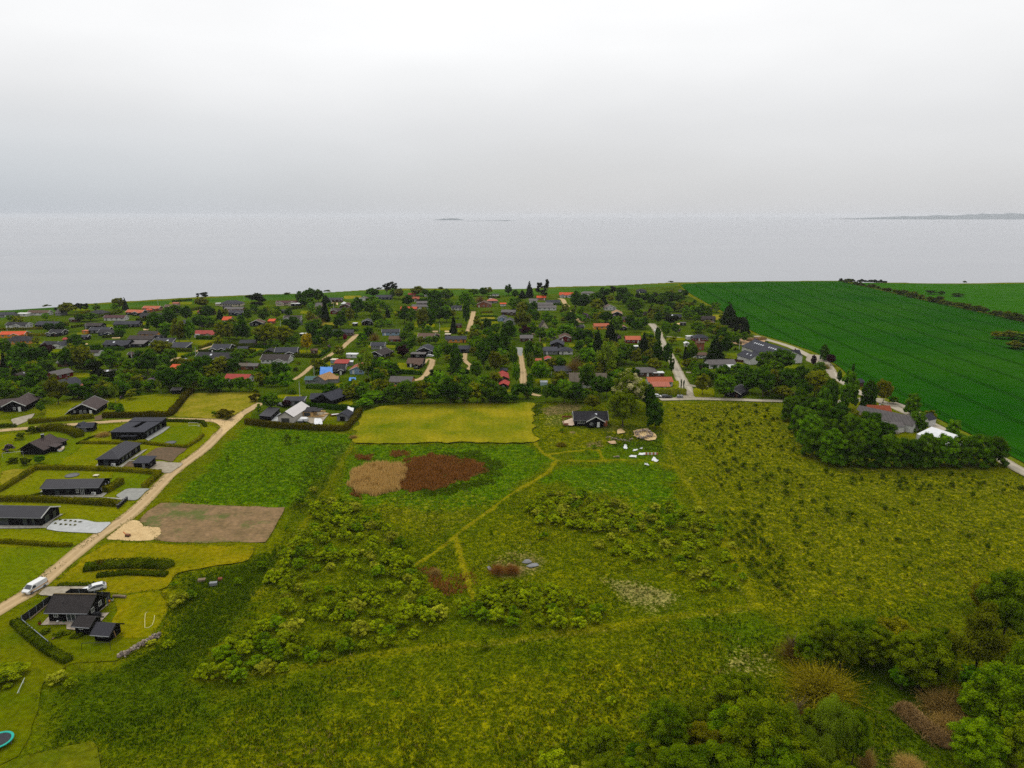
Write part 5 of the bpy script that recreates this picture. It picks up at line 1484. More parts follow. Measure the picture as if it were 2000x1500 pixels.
# ------------------------------------------------------------------ farm complex by the crop
farmroof = RM['slate']
p = P(1480, 712)
root = building('farm_hall', p, yaw_px((1480, 712), (1560, 716)), [
    dict(x=8.5, y=22, w=34, d=17, hw=4.2, rise=3.6, rot=118, over=.5),
    dict(x=-3.5, y=6, w=13, d=9, hw=3.2, rise=2.4, rot=118, over=.4), dict(t='gable', x=7, y=10.5, w=18, d=11, hw=3.4, rise=2.2, over=.3)],
    WM['white'], farmroof, None, 'large white farm hall with dark roof and rows of roof windows beside the crop', 'farm hall')
root['category'] = 'hall'
REFS.append(('large white farm hall', 1510, 690)); HOUSES.append((1450, 1575, 712, root))
sc_ = math.cos(R(118)); ss_ = math.sin(R(118))
for i in range(13):
    t_ = -13 + i * 2.1
    if i in (6, 7): continue
    lx, ly = t_, 3.2                               # along ridge, down the near slope
    skylight(root, 8.5 + sc_ * lx - ss_ * ly, 22 + ss_ * lx + sc_ * ly, 4.2 + 3.6 * (1 - 3.2 / 8.5) + .22, math.atan2(3.6, 8.5), R(118) + PI, 1.0, 1.3)
for lx in (-3.5, 0.2):
    skylight(root, -3.5 + sc_ * lx - ss_ * 2.2, 6 + ss_ * lx + sc_ * 2.2, 3.2 + 2.4 * (1 - 2.2 / 4.5) + .22, math.atan2(2.4, 4.5), R(118) + PI, .9, 1.2)
for lx in (2.5, 5.5, 8.5, 11.5): window(root, lx, 5.0, 1.6, 0, 1.2, 1.1)
h = near_house('farm_house', (1539, 703), 3, [dict(x=3.4, y=2.8, w=7.6, d=5.4, hw=3.2, rise=2.0, over=.3), dict(x=1.3, y=.6, w=3.4, d=2.6, hw=3.4, rise=1.2, rot=90, over=.2)], WM['white'], RM['slate'], None,
               'white farmhouse with slate roof and small front gable beside the farm hall', 'white gabled farmhouse', wins=[(1.3, -1.1, 2.4, 0, .8, 1.0), (3.6, .1, 2.0, 0, .8, .8), (5.8, .1, 2.0, 0, .9, .8), (3.6, .1, .8, 0, .8, .8)])
chimney(h, 5.0, 2.8, 5.0, .9)
h = near_house('conservatory', (1452, 704), yaw_px((1452, 704), (1476, 709)), [dict(t='mono', x=3.4, y=1.6, w=7.4, d=3.6, hw=2.3, rise=.5, over=.3)], M['glass'], RM['white'], None,
               'white roofed glass conservatory at the left corner of the farm hall', 'glass conservatory', cat='conservatory')
for i in range(5):
    k = MB(); k.box((0, 0, 1.15), (.12, .12, 2.3), M['trim']); k.build('post', h, (-.2 + i * 1.85, -.26, 0))
# old farm inside the tree belt
h = near_house('farm_house', (1757, 846), yaw_px((1757, 846), (1722, 815)) - 180, [], WM['white'], RM['grey'], None, 'x', 'old grey farm') if False else None
p = P(1766, 838)
root = building('farm_house', p, 0, [dict(x=-4.2, y=5.5, w=22, d=6.4, hw=2.8, rise=2.7, rot=128, over=.25), dict(x=-2.8, y=15.5, w=8.5, d=6.2, hw=3.0, rise=2.2, rot=-8, over=.25, rm=RM['rust'], wm=WM['pinkish']), dict(x=-.9, y=11.5, w=6, d=4, hw=2.4, rise=1.2, rot=128)],
                WM['white'], RM['grey'], None, 'old white farmhouse with weathered grey roof and one red roofed end', 'house')
REFS.append(('old white farmhouse', 1750, 825)); HOUSES.append((1715, 1782, 845, root))
chimney(root, -2.0, 15.8, 4.9, .9, M['trim'])
window(root, .3, -.6, 1.6, R(38), .9, .9); window(root, -2.2, 12.3, 1.6, 0, 1.2, .8)
h = near_house('stable', (1716, 845), 2, [dict(x=4.6, y=2.2, w=10.4, d=4.2, hw=2.3, rise=1.1, over=.2)], WM['white'], RM['grey'], None,
               'low whitewashed stable with grey roof in front of the old white farmhouse', 'low whitewashed stable', wins=[(3.2, .1, 1.3, 0, .7, .7), (6.8, .1, 1.3, 0, .8, .6)], cat='stable')
door(h, 4.4, .1, 0, WM['brown'])
h = near_house('barn', (1808, 832), 10, [dict(x=1.6, y=1.6, w=4.6, d=4.4, hw=2.6, rise=1.8, rot=20, over=.2)], WM['white'], RM['slate'], None,
               'small white barn with slate roof beside the farm road', 'small slate roofed barn', cat='barn')
# big white marquee
p = P(1788, 863)
root = empty('marquee', p, R(yaw_px((1788, 863), (1846, 884)))); tag(root, 'large white marquee with smooth pitched roof behind the tree belt', 'marquee')
k = MB()
Lm, Dm, He, Hr = dist_px((1788, 863), (1846, 884)), 13.0, 3.0, 5.2
k.add([(0, 0, He), (Lm, 0, He), (Lm, Dm / 2, Hr), (0, Dm / 2, Hr), (Lm, Dm, He), (0, Dm, He)], [(0, 1, 2, 3), (3, 2, 4, 5)], M['tarp_white']); k.build('roof', root)
k = MB()
k.add([(0.1, .1, 0), (Lm - .1, .1, 0), (Lm - .1, .1, He), (.1, .1, He)], [(0, 1, 2, 3)], M['tarp_white'])
k.add([(.1, Dm - .1, 0), (.1, .1, 0), (.1, .1, He), (.1, Dm / 2, Hr - .05), (.1, Dm - .1, He)], [(0, 1, 2, 3, 4)], M['tarp_white'])
k.add([(Lm - .1, .1, 0), (Lm - .1, Dm - .1, 0), (Lm - .1, Dm - .1, He), (Lm - .1, Dm / 2, Hr - .05), (Lm - .1, .1, He)], [(0, 1, 2, 3, 4)], M['tarp_white'])
k.add([(Lm - .1, Dm - .1, 0), (.1, Dm - .1, 0), (.1, Dm - .1, He), (Lm - .1, Dm - .1, He)], [(0, 1, 2, 3)], M['tarp_white'])
k.build('wall', root)
for i in range(5):
    k = MB(); k.tube([(0, 0, 0), (0, 0, He)], .06, M['metal'], 6); k.build('pole', root, (i * Lm / 4, -.08, 0))
REFS.append(('large white marquee', 1828, 845)); HOUSES.append((1790, 1868, 860, root))
h = near_house('outbuilding', (1666, 755), -12, [dict(x=2, y=2, w=4.6, d=4, hw=2.2, rise=1.2, rot=30)], WM['brown'], RM['slate'], None, 'small slate roofed hut on the bend of the farm road', 'hut on the road bend', cat='hut')
# ------------------------------------------------------------------ foliage kit
def ico(n=1):
    bm = bmesh.new(); bmesh.ops.create_icosphere(bm, subdivisions=n, radius=1)
    v = np.array([x.co[:] for x in bm.verts]); f = np.array([[q.index for q in x.verts] for x in bm.faces]); bm.free()
    return v, f
ICO_V, ICO_F = ico(1)

def quads(cen, nrm, size, tint, asp=1.5):
    """leaf cards: centres, normals, sizes"""
    n = len(cen)
    nrm = nrm / (np.linalg.norm(nrm, axis=1)[:, None] + 1e-9)
    ref = rng.normal(size=(n, 3))
    a = np.cross(nrm, ref); a /= np.linalg.norm(a, axis=1)[:, None] + 1e-9
    b_ = np.cross(nrm, a)
    s = size[:, None]
    v = np.stack([cen - a * s * asp * .5, cen + b_ * s * .5, cen + a * s * asp * .5, cen - b_ * s * .5], 1).reshape(-1, 3)
    f = np.arange(4 * n).reshape(-1, 4)
    return v, f, np.repeat(tint, 4)

FZ = [.78, 1.18]
def clump_mesh(name, cens, rads, nleaf, leaf, m, squash=.85, core=.82, spread=.35, up=.7, tint_lo=.2, tint_hi=1.0, corefaces=True):
    cens, rads = np.asarray(cens, float), np.asarray(rads, float)
    ct = rng.uniform(tint_lo, tint_hi, len(cens))
    V, Fq, Ft, T = [], [], [], []
    base = 0
    if corefaces:
        for c, r, t_ in zip(cens, rads, ct):
            v = ICO_V * (1 + rng.uniform(-.18, .18, (len(ICO_V), 1))) * np.array([1, 1, squash]) * r * core + c
            V.append(v); Ft.append(ICO_F + base); T.append(np.full(len(v), t_)); base += len(v)
    w = rads ** 2; w = w / w.sum()
    k = rng.choice(len(cens), nleaf, p=w)
    d = rng.normal(size=(nleaf, 3)); d /= np.linalg.norm(d, axis=1)[:, None]
    d[:, 2] = np.where(d[:, 2] < -.3, -d[:, 2], d[:, 2])
    rr = rads[k][:, None] * rng.uniform(FZ[0], FZ[1], (nleaf, 1))
    cen = cens[k] + d * rr * np.array([1, 1, squash])
    nr = d * .7 + rng.normal(size=(nleaf, 3)) * spread + np.array([0, 0, up])
    tt = np.clip(ct[k] + rng.normal(size=nleaf) * .16, 0, 1)
    v, f, t_ = quads(cen, nr, leaf * rng.uniform(.6, 1.35, nleaf), tt)
    V.append(v); Fq.append(f + base); T.append(t_)
    return np_mesh(name, np.vstack(V), ([np.vstack(Ft)] if Ft else []) + [np.vstack(Fq)], m, attrs={'tint': ('FLOAT', np.concatenate(T))})

def shell_pts(n, ax=(.5, .5, .45), cz=.55, zmin=-.6, inner=.55):
    p = []
    while len(p) < n:
        d = rng.normal(size=3); d /= np.linalg.norm(d)
        if d[2] < zmin: continue
        r = rng.uniform(inner, .82)
        p.append((d[0] * ax[0] * r, d[1] * ax[1] * r, cz + d[2] * ax[2] * r))
    return np.array(p)

LEAF0 = leaf_mat('leaves', (.03, .05, .005), (.06, .1, .01))
BARK = mat('bark', alb(92, 80, 66), alb(66, 56, 44), 3, .95)
BARKW = mat('pale_bark', alb(190, 184, 172), alb(120, 112, 100), 3, .9)

def sky_crown(n, seed, cl=26, leaf=.06, nleaf=1100, **k):
    global rng
    rng = np.random.default_rng(seed)
    return rng
def mk_round(seed, cl=46, nleaf=1900, leaf=.046, zmin=-.6, r0=.075, r1=.135, low=0):
    global rng; rng = np.random.default_rng(seed)
    c = shell_pts(cl, (.5, .5, .48), .54, zmin); r = rng.uniform(r0, r1, cl)
    if low:
        a_ = rng.uniform(0, 2 * PI, low); k_ = rng.uniform(.25, .42, low)
        c = np.vstack([c, np.stack([np.cos(a_) * k_, np.sin(a_) * k_, rng.uniform(.07, .3, low)], 1)]); r = np.append(r, rng.uniform(r0, r1, low))
    c = np.vstack([c, [[0, 0, .5]], [[.05, 0, .35]]]); r = np.append(r, [.28, .24])
    return clump_mesh('crown', c, r, nleaf, leaf, LEAF0)
def mk_tall(seed, nleaf=900, leaf=.07, ax=.42):
    global rng; rng = np.random.default_rng(seed)
    c = shell_pts(22, (ax, ax, .5), .52, -.9, .3); r = rng.uniform(.10, .17, 22)
    return clump_mesh('crown', c, r, nleaf, leaf, LEAF0, 1.1)
def mk_cone(seed, nleaf=1000, leaf=.07, tiers=9, wob=.12):
    global rng; rng = np.random.default_rng(seed)
    c, r = [], []
    for i in range(tiers):
        z = .1 + .84 * i / (tiers - 1); rad = .42 * (1 - (z - .1) / .92) ** .85
        n = max(1, int(7 * rad / .42 + 1))
        for q in range(n):
            a = 2 * PI * (q + rng.uniform(-.3, .3)) / n + i
            k = rad * (.65 + rng.uniform(-wob, wob))
            c.append((math.cos(a) * k, math.sin(a) * k, z)); r.append(.05 + .13 * rad / .42)
    return clump_mesh('crown', c, r, nleaf, leaf, LEAF0, .7, up=.45, tint_lo=.1, tint_hi=.6)
def mk_pine(seed, nleaf=900, leaf=.06):
    global rng; rng = np.random.default_rng(seed)
    c, r = [], []
    for i in range(18):
        a = rng.uniform(0, 2 * PI); z = rng.uniform(.38, .95); k = rng.uniform(.08, .42) * (1.1 - .5 * z)
        c.append((math.cos(a) * k, math.sin(a) * k, z)); r.append(rng.uniform(.09, .17))
    return clump_mesh('crown', c, r, nleaf, leaf, LEAF0, .6, up=.75, tint_lo=.1, tint_hi=.6)
def mk_weep(seed, nleaf=1300, leaf=.05):
    global rng; rng = np.random.default_rng(seed)
    c = shell_pts(26, (.48, .48, .46), .56, -.8, .4); r = rng.uniform(.10, .17, 26)
    return clump_mesh('crown', c, r, nleaf, leaf, LEAF0, 1.5, core=.7, up=.3, spread=.6)
def mk_shrub(seed, nleaf=520, leaf=.10, cl=18, r0=.10, r1=.18):
    global rng; rng = np.random.default_rng(seed)
    c, r = [], []
    for i in range(cl):
        a = rng.uniform(0, 2 * PI); k = rng.uniform(0, .42) ; z = rng.uniform(.2, .78) * (1 - .8 * k)
        c.append((math.cos(a) * k, math.sin(a) * k, z)); r.append(rng.uniform(r0, r1))
    return clump_mesh('shrub', c, r, nleaf, leaf, LEAF0, .9)
def mk_twig(seed, n=420, base=.1, name='crown'):
    """bare branching crown of thin tapering twigs"""
    global rng; rng = np.random.default_rng(seed)
    a = rng.uniform(0, 2 * PI, n); el = rng.uniform(.1, 1.5, n); l = rng.uniform(.3, .55, n)
    d = np.stack([np.cos(a) * np.cos(el), np.sin(a) * np.cos(el), np.sin(el)], 1)
    s0 = np.array([0, 0, base]) + d * rng.uniform(0, .2, (n, 1)) * np.array([1, 1, .6])
    e = s0 + d * l[:, None] + rng.normal(size=(n, 3)) * .07
    e[:, 2] = np.clip(e[:, 2], .02, 1.02)
    sd = np.cross(d, rng.normal(size=(n, 3))); sd /= np.linalg.norm(sd, axis=1)[:, None]
    V = np.stack([s0 - sd * .007, s0 + sd * .007, e], 1).reshape(-1, 3)
    m2 = (s0 + e) / 2
    d2 = d + rng.normal(size=(n, 3)) * .7; e2 = m2 + d2 * .2
    V2 = np.stack([m2 - sd * .005, m2 + sd * .005, e2], 1).reshape(-1, 3)
    V = np.vstack([V, V2]); V[:, 2] = np.clip(V[:, 2], .01, 1.1)
    t_ = rng.uniform(.1, .9, 2 * n)
    return np_mesh(name, V, np.arange(6 * n).reshape(-1, 3), LEAF0, attrs={'tint': ('FLOAT', np.repeat(t_, 3))})
def mk_twigmix(seed, name='crown', nt=900, nleaf=1100, leaf=.017):
    """twiggy shrub just coming into leaf"""
    global rng
    a = mk_twig(seed, nt, .02, name)
    v = np.zeros(len(a.vertices) * 3, np.float32); a.vertices.foreach_get('co', v); v = v.reshape(-1, 3)
    tips = v[2::3]
    k = rng.choice(len(tips), nleaf)
    q, f, t_ = quads(tips[k] + rng.normal(size=(nleaf, 3)) * .03, rng.normal(size=(nleaf, 3)), leaf * rng.uniform(.6, 1.3, nleaf), rng.uniform(.3, 1, nleaf))
    tt = np.zeros(len(a.vertices), np.float32); a.attributes['tint'].data.foreach_get('value', tt)
    me = np_mesh(name, np.vstack([v, q]), [np.arange(len(v)).reshape(-1, 3), f + len(v)], LEAF0, attrs={'tint': ('FLOAT', np.concatenate([tt, t_]))})
    return me
def mk_trunk(seed, top=.55, r=.028, m=BARK, limbs=4, lean=.03):
    rr = random.Random(seed); k = MB()
    pts = [(0, 0, -.02), (rr.uniform(-lean, lean), rr.uniform(-lean, lean), top * .5), (rr.uniform(-lean, lean), rr.uniform(-lean, lean), top)]
    k.tube(pts, [r * 1.3, r, r * .6], m, 6)
    for i in range(limbs):
        a = 2 * PI * i / limbs + rr.random(); z = top * rr.uniform(.5, .85)
        k.tube([(0, 0, z), (math.cos(a) * .14, math.sin(a) * .14, z + .13), (math.cos(a) * .25, math.sin(a) * .25, z + .28)], [r * .6, r * .4, r * .15], m, 5)
    return k.mesh('trunk')

LM = {'d': leaf_mat('dark_leaves', alb(26, 60, 2), alb(76, 112, 12)), 'g': leaf_mat('green_leaves', alb(38, 76, 1), alb(104, 138, 12)), 'b': leaf_mat('bright_leaves', alb(46, 92, 1), alb(118, 164, 10)),
      'y': leaf_mat('yellow_green_leaves', alb(66, 82, 1), alb(146, 152, 12)), 'o': leaf_mat('olive_leaves', alb(70, 80, 2), alb(132, 136, 18)), 'c': leaf_mat('conifer_needles', alb(16, 34, 6), alb(52, 70, 22)),
      'p': leaf_mat('pine_needles', alb(22, 32, 14), alb(62, 72, 34)), 'r': leaf_mat('purple_leaves', alb(26, 12, 16), alb(72, 34, 40)), 'm': leaf_mat('crimson_leaves', alb(60, 10, 24), alb(136, 34, 58)),
      't': leaf_mat('bare_twigs', alb(104, 82, 26), alb(164, 134, 60)), 'w': leaf_mat('birch_leaves', alb(66, 94, 3), alb(140, 162, 30)), 'f': leaf_mat('flowering_leaves', alb(66, 98, 2), alb(160, 174, 20), flower=alb(232, 222, 160), famt=.24),
      'l': leaf_mat('lilac_leaves', alb(34, 44, 22), alb(84, 84, 60), flower=alb(178, 140, 180), famt=.45), 'G': leaf_mat('golden_leaves', alb(120, 110, 4), alb(206, 178, 20)), 'N': leaf_mat('wood_leaves', alb(56, 82, 1), alb(138, 154, 8)), 'B': leaf_mat('bright_wood_leaves', alb(58, 96, 1), alb(146, 178, 10)), 'D': leaf_mat('dark_wood_leaves', alb(52, 84, 1), alb(124, 148, 10)), 'Y': leaf_mat('olive_wood_leaves', alb(84, 88, 1), alb(160, 154, 12)), 'J': leaf_mat('brown_dead_twigs', alb(110, 70, 24), alb(176, 120, 56)), 'V': leaf_mat('dry_twigs', alb(146, 114, 44), alb(222, 186, 104)), 'h': leaf_mat('hedge_leaves', alb(40, 58, 1), alb(106, 118, 8)),
      'H': leaf_mat('yellow_hedge_leaves', alb(80, 88, 1), alb(152, 144, 8)), 's': leaf_mat('thicket_leaves', alb(78, 108, 1), alb(184, 200, 16)), 'S': leaf_mat('grey_thicket_leaves', alb(100, 116, 3), alb(208, 210, 50)),
      'u': leaf_mat('rust_twigs', alb(114, 104, 8), alb(170, 156, 30)), 'q': leaf_mat('sapling_leaves', alb(52, 76, 1), alb(124, 140, 6)), 'K': leaf_mat('brown_hedge_leaves', alb(60, 58, 4), alb(120, 110, 18))}
MESH = {'round': [mk_round(s) for s in range(6)], 'tall': [mk_tall(s + 20) for s in range(2)], 'cone': [mk_cone(s + 40) for s in range(3)], 'pine': [mk_pine(s + 60) for s in range(3)],
        'weep': [mk_weep(s + 80) for s in range(2)], 'twig': [mk_twig(s + 100) for s in range(2)], 'shrub': [mk_shrub(s + 120) for s in range(5)], 'col': [mk_tall(140, 700, .07, .44)],
        'bigshrub': FZ.__setitem__(slice(0, 2), [.68, 1.28]) or [mk_shrub(s + 160, 3200, .042, 46, .055, .11) for s in range(6)],
        'near': FZ.__setitem__(slice(0, 2), [.78, 1.18]) or [mk_round(s + 200, 130, 15000, .019, -.8, .05, .095) for s in range(3)], 'nearweep': [mk_weep(220, 14000, .017)], 'neardense': [mk_round(s + 230, 80, 6400, .031, -.85, .065, .12, 34) for s in range(3)],
        'scrub': [mk_twigmix(s + 300, 'shrub') for s in range(2)], 'nearpine': [mk_pine(320, 6000, .025)]}
TRUNK = [mk_trunk(s) for s in range(3)]
TRUNKW = mk_trunk(9, .8, .02, BARKW, 5, .06)
TRUNKT = mk_trunk(12, .7, .03, mat('grey_bark', alb(134, 116, 76), alb(100, 86, 54), 3), 7, .05)

KIND = {'d': ('round', 'd', 'broadleaf_tree', 'dark green rounded tree'), 'g': ('round', 'g', 'broadleaf_tree', 'mid green rounded tree'), 'b': ('round', 'b', 'broadleaf_tree', 'bright green leafy tree'),
        'y': ('round', 'y', 'broadleaf_tree', 'yellow green spring tree'), 'o': ('round', 'o', 'broadleaf_tree', 'olive brown budding tree'), 'c': ('cone', 'c', 'conifer_tree', 'dark pointed conifer'),
        'p': ('pine', 'p', 'pine_tree', 'dark irregular pine'), 'r': ('round', 'r', 'copper_tree', 'dark purple leaved tree'), 'm': ('round', 'm', 'copper_tree', 'crimson leaved small tree'), 't': ('twig', 't', 'bare_tree', 'brown bare branched tree'),
        'w': ('weep', 'w', 'birch_tree', 'pale hanging birch'), 'f': ('near', 'f', 'chestnut_tree', 'flowering chestnut with pale candles'), 'l': ('shrub', 'l', 'lilac_shrub', 'lilac flowered shrub'), 'k': ('col', 'd', 'cypress_tree', 'slim dark columnar tree'),
        'G': ('round', 'G', 'golden_tree', 'golden yellow tree'), 'h': ('shrub', 'h', 'garden_shrub', 'green garden shrub'), 'e': ('neardense', 'b', 'belt_tree', 'dense leafy belt tree'), 'E': ('neardense', 'g', 'belt_tree', 'dense mid green belt tree'), 'n': ('neardense', 'd', 'broadleaf_tree', 'dense dark green tree'),
        'N': ('near', 'N', 'broadleaf_tree', 'large mid green tree'), 'B': ('near', 'B', 'broadleaf_tree', 'large bright green tree'), 'D': ('near', 'D', 'broadleaf_tree', 'large dark green tree'), 'Y': ('near', 'Y', 'broadleaf_tree', 'large olive green tree'),
        'W': ('nearweep', 'w', 'birch_tree', 'tall drooping birch'), 'T': ('twig', 't', 'bare_tree', 'grey brown leafless tree'), 'U': ('scrub', 'u', 'willow_shrub', 'orange brown twiggy willow'), 'V': ('scrub', 'V', 'dead_shrub', 'pale brown dry shrub'), 'P': ('nearpine', 'o', 'brown_tree', 'brownish thin leaved tree'),
        'x': ('bigshrub', 's', 'thicket_shrub', 'yellow green thicket shrub'), 'X': ('bigshrub', 'S', 'thicket_shrub', 'pale grey green thicket shrub'), 'z': ('bigshrub', 'B', 'thicket_shrub', 'deep green thicket shrub'), 'j': ('scrub', 'J', 'dead_shrub', 'dark brown dead shrub'), 'q': ('shrub', 'q', 'sapling', 'green sapling')}
PLANTS = []                                      # (object, noun, px x, px y, size, zone)
vrand = random.Random(5)
def set_mat(o, m):
    o.material_slots[0].link = 'OBJECT'
    o.material_slots[0].material = m
def plant(x, y, wpx, hpx, k, zone='village', world=None, size=None, lab=None):
    fam, mk, name, noun = KIND[k]
    if zone in ('crop hedge', 'coast row', 'coast edge'): name = 'field_bush'
    p = world if world is not None else P(x, y)
    s = scale_at(y) if world is None else 1
    w, h = size if size else (wpx / s, hpx / s / .97)
    me = vrand.choice(MESH[fam])
    rz = vrand.uniform(0, 2 * PI)
    single = fam in ('shrub', 'bigshrub', 'scrub')
    if single:
        o = put(name, me, None, p, (0, 0, rz), (w, w, h))
        set_mat(o, LM[mk])
    else:
        o = empty(name, p, rz)
        o.scale = (w, w, h)
        c = put('crown', me, o)
        set_mat(c, LM[mk])
        tm = TRUNKW if k in 'wW' else TRUNKT if k in 'tT' else vrand.choice(TRUNK)
        put('trunk', tm, o)
    cat = 'shrub' if single else 'tree'
    if k == 'q': cat = 'sapling'
    tag(o, lab or '', cat)
    PLANTS.append([o, noun, x, y, w * h, zone, lab])
    return o

